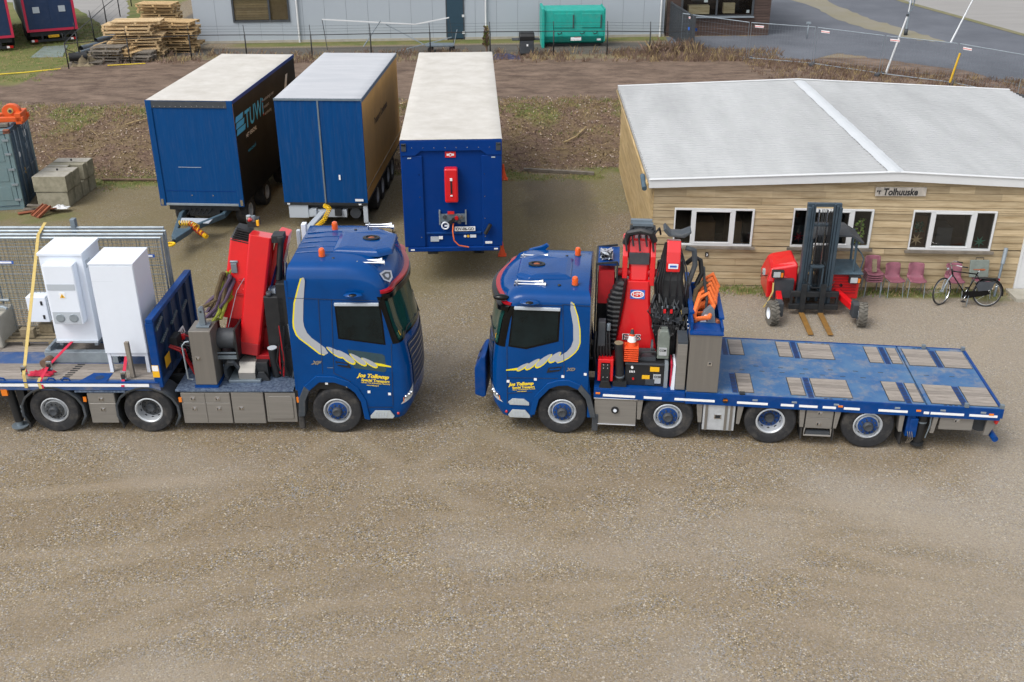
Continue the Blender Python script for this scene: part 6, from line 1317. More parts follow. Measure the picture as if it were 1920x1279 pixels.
spL = dict(vk=.72, low_rear=.63, rear=-.75, ws=(2.08, 3.02), visor=3.12, roof=3.64,
    arch=[(.66, .33), (.60, .79), (.47, 1.05), (.29, 1.21), (.0, 1.32), (-.36, 1.33), (-.61, 1.10), (-.74, .82), (-.78, .4)], arch_blue=lambda p: p[0] > -.55,
    win=[(.18, 2.17), (1.03, 2.04), (.98, 2.87), (.16, 2.87)],
    door=[((.08, 2.97), (0, 1.39)), ((.08, 2.97), (1.0, 2.94)), ((1.17, 2.04), (1.13, .66)), ((-.75, 3.0), (.08, 2.97)), ((0, 1.39), (.32, 1.2)), ((.63, .62), (1.13, .62)), ((-.17, 2.97), (-.22, 1.38))], handle=(.05, 1.65),
    steps=[(.38, .55, .67, 1.12)], cam=(.52, 3.1, 0),
    refl=[(-.16, 1.16), (.25, 1.1), (.67, .97), (1.08, .94)],
    stripe=[(-.40, 3.42), (-.45, 3.4), (-.52, 3.2), (-.62, 2.9), (-.68, 2.5), (-.68, 2.37), (-.64, 2.22), (-.58, 2.14), (-.4, 1.98), (-.23, 1.82), (-.14, 1.79), (-.07, 1.83), (-.13, 1.95), (-.24, 2.05), (-.37, 2.16), (-.45, 2.27), (-.49, 2.4), (-.50, 2.52), (-.46, 2.9), (-.39, 3.35)],
    feathers=[(.13, 1.84), (.34, 1.74), (.56, 1.66), (.8, 1.61)], tail=[(.6, 1.66), (.95, 1.6), (1.14, 1.545), (1.14, 1.52), (.9, 1.55)],
    hump=(.0, 1.2, .58, 1.85, .1), hatch=(.72, 1.27), beacons=[(-.13, .50, 3.61), (-.13, 2.0, 3.61)], horns=[(.55, .33, 3.52), (.55, 1.95, 3.66)], horn_fwd=True,
    knobs=[(.1, .42, 3.64), (.45, .3, 3.56), (.3, 1.95, 3.66)], aerial=(-.72, .35, 3.1))
spL['feathers'] = [(.06, 1.86, .40, .12, -36), (.27, 1.755, .46, .13, -42), (.50, 1.70, .42, .115, -40), (.72, 1.635, .38, .1, -35)]
cabL, CL = make_cab(LT_, 1, rowsL, spL)
rowsR = [(.36, -.5, 1.42, .95, 1.24, .14), (.6, -.5, 1.56, 1.05, 1.265, .14), (.9, -.5, 1.58, 1.1, 1.27, .15), (1.5, -.5, 1.58, 1.1, 1.27, .15), (2.0, -.5, 1.53, 1.07, 1.27, .16), (2.5, -.5, 1.45, 1.0, 1.268, .17), (2.75, -.5, 1.39, .93, 1.265, .18), (2.9, -.5, 1.34, .85, 1.26, .18), (2.99, -.495, 1.27, .75, 1.22, .18), (3.05, -.48, 1.18, .62, 1.14, .18), (3.08, -.45, 1.08, .5, 1.02, .18)]
RT_ = thing('crane_truck', 'blue four-axle flatbed truck with low cab, red crane behind it and empty deck', 'truck', (.995, 17.995, 0), -5.775)
spR = dict(vk=.55, low_rear=.6, rear=-.5, ws=(1.98, 2.80), visor=2.84, roof=3.08,
    arch=[(.66, .43), (.56, .86), (.3, 1.17), (.1, 1.25), (-.12, 1.27), (-.36, 1.17), (-.56, .92), (-.68, .43)], arch_blue=lambda p: p[0] > -.3,
    win=[(.13, 2.12), (.73, 1.94), (1.04, 1.97), (.95, 2.76), (.1, 2.77)],
    door=[((.03, 2.88), (-.03, 1.3)), ((.03, 2.86), (.9, 2.83)), ((1.1, 1.95), (1.1, .66)), ((-.5, 2.86), (.03, 2.88)), ((.6, .95), (1.1, .9)), ((1.1, 1.25), (.1, 1.28))], handle=(.02, 1.55),
    steps=[(.66, .79, .66, 1.05), (.37, .54, .64, 1.05)], cam=(.65, 2.93, 0),
    refl=[(1.08, 1.17), (.54, 1.24), (0, 1.33), (-.44, 1.4)],
    stripe=[(-.12, 2.94), (-.17, 2.9), (-.25, 2.65), (-.3, 2.37), (-.31, 2.08), (-.27, 1.95), (-.21, 1.86), (-.1, 1.75), (.02, 1.67), (.12, 1.63), (.18, 1.68), (.14, 1.76), (.04, 1.80), (-.07, 1.88), (-.15, 1.99), (-.19, 2.13), (-.18, 2.45), (-.12, 2.78)],
    feathers=[(.16, 1.76, .34, .12, -46), (.38, 1.67, .46, .12, -44), (.60, 1.585, .38, .1, -42), (.79, 1.515, .3, .08, -36)], tail=[(.6, 1.56), (.85, 1.49), (1.12, 1.43), (1.12, 1.405), (.8, 1.44)],
    hump=(-.12, 1.0, .6, 1.9, .1), hatch=(.62, 1.25), beacons=[(-.18, .45, 3.06), (-.17, 2.02, 3.06)], horns=[(.92, .4, 3.03), (.92, 1.75, 3.05)], horn_fwd=False,
    knobs=[(.12, .4, 3.1), (.05, 1.95, 3.1)], aerial=(-.53, .3, 2.75))
cabR, CR_ = make_cab(RT_, -1, rowsR, spR)
def letters(root, o, ang, k=1.0, al='LEFT'):
    c, s_ = cos(radians(ang)), sin(radians(ang)); b = MB(); xd = (c, 0, s_); yd = (-s_, 0, c); O_ = Vector(o)
    def ln(t, sz, dx, dz, bold, m='gold_text', sh=0, sx=1): b.text(t, sz*k, O_+Vector(xd)*dx*k+Vector(yd)*dz*k, xd, yd, m, shear=sh, bold=bold, sx=sx, ext=.001)
    ln('Jos Tolkamp', .118, 0, 0, .006, sh=.3, sx=1.02); ln('Special Transport', .083, .07, -.085, .003, sh=.1, sx=.94); ln('Heerde - Tel. 0578-692222 - 06-53745', .036, .07, -.13, .001); ln('www.tolkamp.nl', .036, .18, -.18, .001)
    b.build('lettering', root)
letters(cabL, (.47, -.006, 1.31), -5); letters(cabR, (-1.06, -.006, 1.07), 6, .8)
b = MB(); b.text('XF', .105, (-.41, -.006, 1.585), (1, 0, -.04), (0, 0, 1), 'chrome', shear=.4, bold=.008, sx=1.2); b.bx(-.12, .0, -.006, -.003, 1.5, 1.515, 'zinc'); b.build('model_badge', cabL)
b = MB(); b.text('XD', .09, (.08, -.006, 1.46), (1, 0, .08), (0, 0, 1), 'chrome', shear=.3, bold=.006, sx=1.15); b.build('model_badge', cabR)
b = MB(); side_poly(b, [(.29, 1.92), (1.03, 1.80), (1.06, 1.66), (1.05, 1.44), (1.02, 1.41), (.38, 1.51), (.33, 1.7)], 'navy_glass', -.0028) if False else None
mat('door_window_low', '#2a4a56', .15, 0, .3, 3, coat=1)
b = MB(); side_poly(b, [(.31, 1.91), (.98, 1.81), (1.03, 1.77), (1.04, 1.44), (1.0, 1.41), (.42, 1.5), (.36, 1.62)], 'door_window_low', -.0025); b.build('lower_window', cabL)
# maker emblem on the roof corner, fairings
b = MB(); sh_ = [(-.13, .08), (.0, .12), (.13, .08), (.1, -.06), (0, -.14), (-.1, -.06)]
M_ = tr(1.13, .22, 3.36) @ rot('Z', 38) @ rot('X', 48); b.prism(sh_, 'z', -.01, .02, 'chrome', M_); b.prism([(u*.7, v*.7) for u, v in sh_], 'z', .02, .026, 'dark_grey', M_); b.prism([(u*.35, v*.35) for u, v in sh_], 'z', .026, .03, 'chrome', M_); b.build('emblem', cabL)
b = MB(); side_poly(b, [(-.79, 1.0), (-.745, 1.0), (-.745, 3.35), (-.79, 3.35)], 'blue_paint', .001, -.02); b.build('side_fairing', cabL)
for k in range(5): b = MB(); y = .7+k*.28; b.tube([(-.66, y, 3.648), (-.35, y, 3.674), (.05, y, 3.677)], .011, 'blue_paint', 6); b.build('roof_rib', cabL)
b = MB(); b.bx(-1.05, -.98, 2.48, 2.6, 1.2, 3.45, 'cabinet_grey'); b.bx(-.93, -.83, 2.45, 2.62, 1.2, 3.6, 'cabinet_white'); b.bx(-1.05, -.83, 2.5, 2.58, 2.6, 2.64, 'zinc'); b.build('rear_ladder', LT_, .01)
b = MB(); b.bx(-.755, -.76-.02, .1, 2.44, 1.42, 3.1, 'blue_paint'); b.build('rear_wall', cabL)
b = MB(); b.prism([(-1.0, 3.02), (-1.25, 3.05), (-1.22, 3.12), (-.95, 3.2), (-.85, 3.26), (-.8, 3.2), (-.9, 3.1)], 'y', 2.42, 2.5, 'blue_paint', tr(.35, 0, -.08)); b.build('wind_deflector', cabR, .015)
b = MB(Matrix.Diagonal((-1, 1, 1, 1))); b.sph((1.22, .12, 2.93), .12, 'black_gloss', (1.3, .7, .5)); b.build('front_mirror', cabR)
# blue ballast plate in front of the right truck
b = MB(Matrix.Diagonal((-1, 1, 1, 1))); b.prism([(1.6, 1.42), (1.68, 1.40), (1.83, 1.12), (1.83, .52), (1.66, .46), (1.6, .5)], 'y', .56, 1.4, 'blue_chassis'); bp_ = b.build('coupling_plate', RT_, .025)
b = MB(Matrix.Diagonal((-1, 1, 1, 1))); b.lathe([(.035, 0), (.035, .01), (.0, .01)], 'black_plastic', tr(1.765, .8, 1.255) @ rot('Y', 60), 10); b.lathe([(.05, 0), (.05, .01), (.0, .01)], 'black_plastic', tr(1.765, 1.15, 1.255) @ rot('Y', 60), 10); b.cyl((1.75, .57, .75), (1.75, .58, .75), .012, 'chrome', 6); b.cyl((1.75, .57, .95), (1.75, .58, .95), .012, 'chrome', 6); b.build('bolt', bp_)
# ---------------------------------------------------------------- left truck: chassis, boxes, crane
def steel_box(root, x0, x1, y0, y1, z0, z1, doors, m='stainless', name='storage_box', latch=True, T=None):
    b = MB(T); b.bx(x0, x1, y0+.012, y1, z0, z1, m); o = b.build(name, root, .008)
    for (a0, a1, c0, c1) in doors:
        b = MB(T); b.bx(a0+.006, a1-.006, y0, y0+.0115, c0+.006, c1-.006, m); d = b.build('door', o, .003, 1)
        if latch:
            u = (a0+a1)/2; v = c1-.13 if c1-c0 < .35 else c1-.14
            if latch == 'tall': u = a0+.14*(a1-a0)*2; v = (c0+c1)/2
            b = MB(T); b.bx(u-.05, u+.05, y0-.008, y0-.0005, v-.04, v+.04, 'chrome'); b.bx(u-.035, u+.035, y0-.012, y0-.0085, v-.028, v+.015, 'dark_steel'); b.bx(u-.012, u+.03, y0-.018, y0-.0125, v-.02, v+.02, 'chrome'); b.build('latch', d)
    return o
b = MB(); b.bx(-9.5, -.2, .75, .87, .62, .92, 'dark_steel'); b.bx(-9.5, -.2, 1.67, 1.79, .62, .92, 'dark_steel')
for x in (-1.5, -2.6, -4.7, -6.6, -8): b.bx(x-.08, x+.08, .87, 1.67, .66, .88, 'dark_steel')
b.build('chassis', LT_)
for x, st, hub, rim in ((0, 'convex', 'rim_blue', 'rim_steel'), (-3.81, 'dish', 'rim_dirty', 'alloy'), (-5.72, 'convex', 'rim_dirty', 'rim_steel')):
    wheel(LT_, (x, .05, .505), .505, .33, st, -1, rim=rim, hub=hub); wheel(LT_, (x, 2.49, .505), .505, .33, st, 1, rim=rim, hub=hub)
    b = MB(); b.cyl((x, .4, .5), (x, 2.1, .5), .11, 'dark_steel', 10); b.build('axle', LT_)
steel_box(LT_, -3.12, -2.13, .02, .6, .22, .92, [(-3.12, -2.63, .7, .92), (-2.63, -2.13, .7, .92), (-3.12, -2.63, .22, .7), (-2.63, -2.13, .22, .7)])
steel_box(LT_, -2.11, -1.46, .02, .6, .22, .93, [(-2.11, -1.46, .22, .93)], latch='tall')
b = MB(); b.bx(-1.43, -.82, .03, .62, .25, .92, 'stainless'); b.prism([(-1.35, .33), (-.9, .33), (-.88, .36), (-.88, .82), (-.91, .85), (-1.34, .85), (-1.37, .82), (-1.37, .36)], 'y', .012, .03, 'stainless'); tk = b.build('fuel_tank', LT_, .035); b = MB(); b.cyl((-1.12, .1, .92), (-1.12, .1, .95), .05, 'dark_grey', 12); b.build('filler_cap', tk)
b = MB(); b.bx(-3.2, -.84, .0, 2.5, .955, 1.0, 'checker'); b.build('tread_plate', LT_, .005)
b = MB(); b.bx(-.83, -.66, .05, .4, .35, .98, 'black_plastic'); b.bx(-.8, -.68, .02, .1, .1, .5, 'rubber'); b.build('mud_flap', LT_, .02); b = MB(); b.bx(-.8, -.72, .03, .05, .7, .82, 'orange_lamp'); b.build('side_lamp', LT_)
# rear fenders
for cx, x0, x1 in ((-5.72, -5.0, -6.4), (-3.81, -3.08, -4.45)):
    arc = [(cx+.66*cos(a), .5+.56*sin(a)) for a in [radians(d) for d in (-35, -10, 15, 35, 55, 75, 90, 105, 125, 145, 165, 190, 212)]]
    b = MB(); rows = [[(u, -.02, v), (u, .5, v)] for u, v in arc]; b.loft(rows, 'fender', True, closed=False)
    b.loft([[(u, -.02, v), (cx+(u-cx)*.93, -.02, .5+(v-.5)*.93)] for u, v in arc], 'fender', True, closed=False); o = b.build('rear_fender', LT_)
    o.modifiers.new('t', 'SOLIDIFY').thickness = .02
    b = MB(); u, v = arc[-1]; b.bx(u-.015, u+.02, .0, .45, .12, v, 'rubber'); b.build('mud_flap', LT_)
steel_box(LT_, -5.0, -4.45, .02, .5, .22, .9, [(-5.0, -4.45, .68, .9), (-5.0, -4.45, .22, .68)]); b = MB(); b.bx(-5.22, -4.21, .0, .6, .93, .97, 'checker'); b.build('tread_plate', LT_, .004)
for x in (-5.05, -3.13): b = MB(); b.bx(x-.03, x+.03, -.0, .03, .72, .82, 'orange_lamp'); b.build('side_lamp', LT_)
b = MB(); b.bx(-4.95, -4.5, .1, .5, .98, 1.05, 'dark_grey'); b.tube([(-4.9, .05, 1.0), (-4.7, .02, 1.02), (-4.6, .1, 1.08)], .015, 'curly_red', 5); b.build('cable_tray', LT_)
b = MB(); b.cyl((-6.55, .15, .2), (-6.62, .15, 1.0), .09, 'black_plastic', 12); b.cyl((-6.55, .15, .1), (-6.55, .15, .2), .07, 'zinc', 12); b.lathe([(.0, .02), (.17, .02), (.17, .0), (0, 0)], 'zinc', tr(-6.55, .15, .08)); lg = b.build('support_leg', LT_); b = MB(); b.bx(-6.7, -6.58, .0, .05, .85, 1.0, 'orange_lamp'); b.build('side_lamp', lg)
b = MB(); b.bx(-6.45, -6.3, .1, .25, .3, 1.0, 'black_plastic'); [b.cyl((-6.4, .08, z), (-6.4, .14, z), .04, 'zinc', 8) for z in (.45, .55)]; b.build('hydraulic_valve', LT_)
# platform
b = MB(); b.bx(-9.9, -3.48, .0, 2.56, .98, 1.15, 'blue_deck_dirty'); dk = b.build('platform', LT_, .01)
rnd = random.Random(4)
b = MB()
for y0, y1 in ((.14, .82), (1.36, 1.78), (2.05, 2.4)):
    n = int((y1-y0)/.115)
    for k in range(n):
        a = y0+k*(y1-y0)/n; xs = [-9.9, -7.3, -4.55 if y0 > 1 else -3.62]
        for x0, x1 in zip(xs, xs[1:]): b.bx(x0+.004, x1-.004, a+.003, a+(y1-y0)/n-.003, 1.151, 1.159, 'wood_deck')
b.build('deck_board', dk, flat=True)
b = MB(); b.bx(-4.95, -4.55, .03, .40, 1.16, 1.166, 'blue_chassis'); b.add([(-5.12, .03, 1.163), (-4.95, .03, 1.163), (-4.95, .4, 1.163)], [(0, 1, 2)], 'blue_chassis'); b.cyl((-4.75, .2, 1.166), (-4.75, .2, 1.17), .09, 'navy', 14); b.build('lashing_plate', dk)
b = MB(); [b.bx(-5.42+.0*k, -5.27, .12+k*.09, .16+k*.09, 1.16, 1.165, 'black_plastic', tr(-.05*(7-k)*.3, 0, 0)) for k in range(8)]; b.build('lashing_slot', dk)
b = MB(); b.bx(-9.9, -3.7, -.012, -.001, 1.07, 1.135, 'white_foil'); b.build('edge_strip', dk)
b = MB(); b.bx(-9.9, -3.5, -.02, .03, 1.15, 1.175, 'blue_chassis'); b.build('side_rail', dk, .005)
for x in (-6.75, -5.75, -5.45): b = MB(); b.tube([(x, .05, 1.17), (x+.05, .05, 1.23), (x+.14, .05, 1.22), (x+.17, .05, 1.17)], .018, 'blue_chassis', 6); b.build('lashing_ring', dk)
# headboard
b = MB(); b.bx(-3.52, -3.46, .02, 2.54, 1.16, 2.5, 'navy'); hb_ = b.build('headboard', LT_, .01)  # panel coloured darker than its frame to paint in its shading
b = MB(); b.bx(-3.56, -3.42, .0, 2.56, 2.45, 2.54, 'blue_chassis'); b.bx(-3.58, -3.42, -.0, .08, 1.05, 2.449, 'blue_chassis'); b.bx(-3.56, -3.42, 2.48, 2.56, 1.1, 2.449, 'blue_chassis'); b.build('headboard_frame', hb_, .01)
b = MB(); [b.bx(-3.459, -3.4, y, y+.06, 1.16, 2.44, 'navy') for y in (.55, 1.05, 1.55, 2.05)]; b.build('rib', hb_)  # ribs share the panel's painted shade colour
for y, z in ((.5, 1.9), (1.15, 2.0), (1.8, 1.95), (.3, 2.25)): b = MB(); b.bar((-3.42, y-.2, z), (-3.42, y+.2, z+.12), .05, .03, 'frame_slate'); [b.bar((-3.39, y-.18+k*.06, z+.01+k*.018), (-3.39, y-.18+k*.06, z+.08+k*.018), .02, .02, 'zinc') for k in range(6)]; b.build('holder_rail', hb_)
b = MB(); b.bx(-3.6, -3.585, .0, .0, 0, 0, 'white_foil') if False else None
b.add([(-3.585, -.004, 1.28), (-3.45, -.004, 1.28), (-3.45, -.004, 1.55), (-3.585, -.004, 1.55)], [(0, 1, 2, 3)], 'label_yellow'); b.add([(-3.58, -.006, 1.42), (-3.46, -.006, 1.42), (-3.46, -.006, 1.54), (-3.58, -.006, 1.54)], [(0, 1, 2, 3)], 'white_foil'); b.add([(-3.395, .25, 1.35), (-3.395, .55, 1.35), (-3.395, .55, 1.6), (-3.395, .25, 1.6)], [(0, 1, 2, 3)], 'label_yellow'); b.build('sticker', hb_)
b = MB(tr(-3.3, 1.0, 1.75) @ rot('Y', -12)); b.bx(0, .02, -.26, .26, -.07, .07, 'white_foil'); b.text('58-BLS-8', .12, (.024, -.24, -.045), (0, 1, 0), (0, 0, 1), 'black_plastic', bold=.002); b.build('number_plate', hb_)
b = MB(); rnd = random.Random(6)
for k in range(10): y = .5+rnd.random()*.9; b.tube([(-3.38, y, 1.7), (-3.2+rnd.random()*.2, y, 1.6), (-3.1, y+.1, 1.35), (-2.95, y+rnd.uniform(-.2, .2), 1.05)], .022, rnd.choice(['black_plastic', 'dark_steel', 'red_dark']), 6)
b.build('hose', LT_)
b = MB(); b.box((-3.3, .75, 1.75), (.14, .3, .22), 'dark_steel'); b.box((-3.22, .95, 1.72), (.08, .1, .1), 'red_paint'); b.build('coupling', LT_, .01)
cb = steel_box(LT_, -2.80, -2.37, .1, .62, 1.06, 2.24, [(-2.80, -2.37, 1.06, 2.24)], 'stainless_dark', latch='tall'); b = MB(); b.bx(-2.82, -2.35, .085, .64, 1.0, 1.055, 'blue_chassis'); b.build('base_rail', cb)
b = MB(); b.tube([(-2.84, .1, 1.18), (-2.92, .06, 1.22), (-2.94, .06, 1.95), (-2.88, .08, 2.02), (-2.81, .1, 2.02)], .016, 'galvanised', 8); b.build('grab_rail', cb)
b = MB(); b.prism([(-.06, 0), (.06, 0), (.06, .3), (.045, .36), (0, .39), (-.045, .36), (-.06, .3)], 'y', .3, .38, 'zinc', tr(-2.56, 0, 2.28)); b.cyl((-2.56, .29, 2.57), (-2.56, .3, 2.57), .022, 'black_plastic', 8); b.bx(-2.68, -2.42, .25, .45, 2.245, 2.28, 'zinc'); b.build('lifting_lug', LT_, .006)
# crane
def prism_bar(b, a, c, w0, d0, w1, d1, m, ux=(1, 0, 0)):
    a = Vector(a); c = Vector(c); z = (c-a).normalized(); x = (Vector(ux)-z*z.dot(Vector(ux))).normalized(); y = z.cross(x)
    def rg(p, w, d): e = .16; return [p+x*w/2*s_+y*d/2*t for s_, t in ((-1, -1+e), (-1+e, -1), (1-e, -1), (1, -1+e), (1, 1-e), (1-e, 1), (-1+e, 1), (-1, 1-e))]
    return b.loft([rg(a, w0, d0), rg(c, w1, d1)], m, False, cap0=True, cap1=True)
b = MB(); prism_bar(b, (-1.80, .85, 1.62), (-1.38, 1.05, 3.90), .42, .42, .44, .36, 'red_paint'); bm_ = b.build('main_boom', LT_, .008)
b = MB(); prism_bar(b, (-1.83, .82, 1.46), (-1.79, .85, 1.70), .45, .46, .44, .44, 'red_dark'); b.build('boom_foot', bm_, .01); 
b = MB(); b.text('HMF', .3, (-1.15, .78, 2.95), (-.18, .2, -1), (0, 1, 0), 'label_blue', bold=.01); b.add([(-1.33, .8, 2.72), (-1.33+.02, 1.12, 2.72), (-1.14, 1.14, 3.3), (-1.14, .84, 3.3)], [(0, 1, 2, 3)], 'label_blue'); b.build('decal', bm_)
b = MB(); prism_bar(b, (-2.16, 1.15, 2.1), (-1.86, 1.3, 3.72), .46, .36, .40, .3, 'red_paint'); prism_bar(b, (-2.3, 1.2, 1.4), (-2.08, 1.25, 2.2), .34, .34, .36, .36, 'red_dark'); b.bx(-1.95, -1.78, .99, 1.05, 2.9, 2.95, 'red_dark'); b.bx(-2.03, -1.86, .99, 1.05, 2.6, 2.65, 'red_dark'); b.bx(-1.9, -1.7, 1.0, 1.2, 2.45, 2.75, 'red_paint'); b.build('inner_boom', LT_, .01)
b = MB()
for k in range(6): t = k/5; prism_bar(b, (-1.86+.015*k, 1.31, 3.7+.045*k), (-1.855+.015*k, 1.31, 3.72+.045*k), .42-.02*k, .34, .36-.02*k, .34, 'black_plastic')
prism_bar(b, (-1.86, 1.31, 3.7), (-1.77, 1.31, 3.95), .32, .26, .3, .25, 'black_plastic'); b.build('bellows', LT_)
b = MB(); b.box((-1.6, 1.35, 4.05), (.22, .2, .16), 'dark_steel'); b.cyl((-1.68, 1.3, 4.05), (-1.68, 1.3, 4.2), .05, 'chrome', 10); b.cyl((-1.58, 1.28, 4.08), (-1.58, 1.28, 4.2), .045, 'zinc', 10); b.cyl((-1.66, 1.22, 4.12), (-1.6, 1.2, 4.16), .035, 'red_lamp', 8); b.box((-1.5, 1.26, 4.06), (.05, .06, .12), 'label_yellow'); b.build('boom_head', LT_, .008)
b = MB(); prism_bar(b, (-1.62, 1.3, 1.8), (-1.0, 1.35, 3.85), .3, .5, .22, .4, 'red_paint'); b.build('outer_boom', LT_, .01)
b = MB(); b.cyl((-1.12, .9, 3.0), (-1.02, 1.0, 3.75), .06, 'black_plastic', 12); b.box((-1.05, 1.0, 3.86), (.22, .3, .14), 'dark_steel'); b.cyl((-.98, .85, 3.8), (-.98, .85, 3.92), .07, 'black_plastic', 10); b.cyl((-1.1, 1.1, 2.4), (-1.0, 1.1, 3.3), .035, 'chrome', 10); b.build('lift_cylinder', LT_, .004)
b = MB(); b.bx(-1.42, -1.0, .70, 1.75, 1.62, 2.72, 'black_plastic'); ot = b.build('oil_tank', LT_, .03)
b = MB(); b.box((-1.27, .95, 2.77), (.14, .18, .1), 'cabinet_grey'); b.cyl((-1.3, .75, 2.72), (-1.3, .75, 2.8), .06, 'dark_grey', 12); b.cyl((-1.25, 1.25, 2.72), (-1.25, 1.25, 2.84), .06, 'dark_grey', 12); b.box((-1.26, 1.5, 2.76), (.16, .2, .08), 'zinc'); b.build('filler_cap', ot)
b = MB(); b.bx(-1.15, -.95, .7, 1.8, 1.1, 3.0, 'black_plastic'); b.build('radiator', LT_, .02)
b = MB(tr(-2.2, .6, 1.86) @ Matrix.Scale(1.35, 4)); b.cyl((-.14, 0, 0), (.14, 0, 0), .15, 'dark_steel', 20); b.lathe([(.19, -.16), (.19, -.13), (.12, -.13)], 'black_plastic', rot('Y', 90)); b.lathe([(.19, .16), (.19, .13), (.12, .13)], 'black_plastic', rot('Y', 90)); wn = b.build('winch', LT_)
b = MB(); b.bx(-2.44, -2.41, .35, .9, 1.5, 2.15, 'black_plastic'); b.bx(-1.99, -1.95, .35, .9, 1.5, 2.15, 'black_plastic'); b.bx(-2.41, -1.99, .36, .42, 1.5, 1.58, 'zinc'); b.bx(-2.41, -1.99, .36, .40, 1.62, 1.65, 'zinc'); b.bx(-2.41, -1.99, .5, .9, 1.42, 1.5, 'dark_steel'); b.build('winch_frame', wn, .006)
b = MB(); [b.lathe([(.151+.006*(k % 2), -.13+k*.02)]+[(.151+.006*((k+1) % 2), -.11+k*.02)], 'dark_grey', tr(-2.2, .6, 1.86) @ Matrix.Scale(1.35, 4) @ rot('Y', 90)) for k in range(13)]; b.tube([(-2.12, .5, 2.15), (-1.95, .8, 2.8), (-1.82, .98, 3.0)], .006, 'zinc', 4); b.build('cable', wn)
b = MB(); ring = [(.17*cos(a), .2*sin(a)) for a in [2*pi*(k+.5)/8 for k in range(8)]]
b.loft([[(-2.14+u*1.05, .42, 1.2+v*1.35) for u, v in ring], [(-2.14+u*.95, .38, 1.19+v*1.2) for u, v in ring], [(-2.14+u*.7, .44, 1.15+v*.9) for u, v in ring], [(-2.14+u*.6, .7, 1.15+v*.8) for u, v in ring]], 'fender', False); b.loft([[(-2.14+u*1.05, .42, 1.2+v*1.35) for u, v in ring], [(-2.12+u*1.05, 1.1, 1.35+v*1.35) for u, v in ring]], 'rubber', False, cap1=True); b.build('rubber_boot', LT_)
b = MB(); b.bx(-2.0, -1.66, .35, .8, .98, 1.2, 'stainless'); b.prism([(.35, 1.2), (.8, 1.2), (.8, 1.38), (.5, 1.38)], 'x', -2.0, -1.66, 'stainless'); b.bx(-2.2, -1.55, .3, .9, 1.0, 1.06, 'zinc'); b.build('slew_housing', LT_, .01)
b = MB(); b.bx(-1.66, -1.42, .45, .62, .98, 1.38, 'dark_steel'); b.prism([(-1.7, 1.0), (-1.38, 1.0), (-1.48, 1.2), (-1.6, 1.2)], 'y', .38, .44, 'dark_steel'); b.bx(-1.68, -1.4, .62, .9, 1.2, 1.46, 'red_dark'); b.build('stabiliser', LT_, .01)
b = MB(); b.cyl((-1.28, .6, 1.02), (-1.31, .55, 1.66), .09, 'black_plastic', 16); b.cyl((-1.31, .55, 1.66), (-1.31, .55, 1.675), .095, 'cabinet_grey', 16); b.build('stabiliser_leg', LT_)
b = MB(); b.bx(-1.15, -.9, .6, 1.9, 1.0, 1.6, 'dark_steel'); rnd = random.Random(9)
for k in range(14): x = rnd.uniform(-1.2, -.85); b.tube([(x, .5, rnd.uniform(1.0, 1.2)), (x+rnd.uniform(-.1, .1), .45, 1.4), (x, .6, rnd.uniform(1.6, 2.2))], .018, rnd.choice(['black_plastic', 'black_plastic', 'red_dark', 'zinc']), 5)
b.bx(-2.6, -.9, 1.1, 2.3, 1.0, 1.5, 'dark_steel'); b.bx(-1.75, -1.3, 1.0, 1.6, 1.4, 1.9, 'red_dark'); b.build('crane_base', LT_)
b = MB()
rnd = random.Random(31)
for k in range(11):
    m_ = ['strap_lime', 'strap_purple', 'strap_brown', 'strap_brown', 'strap_lime', 'strap_purple'][k % 6]; p = Vector((-2.12+rnd.uniform(-.12, .1), 1.0+rnd.uniform(-.1, .15), 3.02+rnd.uniform(-.15, .12)))
    q = Vector((-2.5+rnd.uniform(-.12, .15), .75+rnd.uniform(-.2, .2), 2.3+rnd.uniform(-.1, .25))); w_ = rnd.uniform(-.12, .12)
    b.tube([p, p.lerp(q, .35)+Vector((w_, 0, -.08)), p.lerp(q, .7)+Vector((-w_, -.03, -.05)), q, q+Vector((.13, .05, .02)), p.lerp(q, .55)+Vector((.14, .05, -.05)), p+Vector((.05, .05, -.1))], rnd.uniform(.03, .05), m_, 7)
tag(b.build('lifting_sling'), 'bundle of lime, purple and brown lifting slings hanging beside the crane of the loaded truck', 'slings')
b = MB(); b.box((-2.02, 1.1, 3.18), (.12, .12, .2), 'zinc'); b.cyl((-2.1, 1.1, 3.3), (-1.94, 1.1, 3.3), .03, 'zinc', 8); b.build('hook_block', LT_, .01)
for o in bpy.data.objects:
    if o.name == 'lifting_sling': o.matrix_world = Matrix.Translation((-3.514, 18.07, 0)) @ rot('Z', -.875)
# ---------------------------------------------------------------- load on the left truck
LM = Matrix.Translation((-3.514, 18.07, 0)) @ rot('Z', -.875)
def lthing(name, label, cat, p, group=None, rz=0):
    q = LM @ Vector(p); return thing(name, label, cat, tuple(q), -.875+rz, group)
c2 = lthing('equipment_cabinet', 'plain tall white cabinet on short legs, next to the blue headboard', 'cabinet', (-4.64, .42, 1.16))
b = MB(); b.bx(0, .86, .0, .86, .44, 2.34, 'cabinet_white'); b.build('body', c2, .008)
b = MB(); b.bx(-.01, .87, -.012, .87, 2.34, 2.375, 'cabinet_white'); b.build('lid', c2, .008)
b = MB(); b.bx(.01, .845, -.012, -.001, .45, 2.32, 'cabinet_white'); b.bx(.01, .43, -.0135, -.013, 2.0, 2.002, 'cabinet_grey'); b.build('door', c2, .003, 1)
for x in (.02, .77):
    for y in (.02, .77): b = MB(); b.bx(x, x+.07, y, y+.07, 0, .44, 'cabinet_white'); b.build('leg', c2, .005)
b = MB(); b.bx(.09, .77, .03, .08, .36, .438, 'cabinet_white'); b.bx(.09, .77, .78, .83, .36, .438, 'cabinet_white'); b.bx(.03, .83, .02, .09, .30, .36, 'cabinet_white') if False else None; b.build('base_frame', c2)
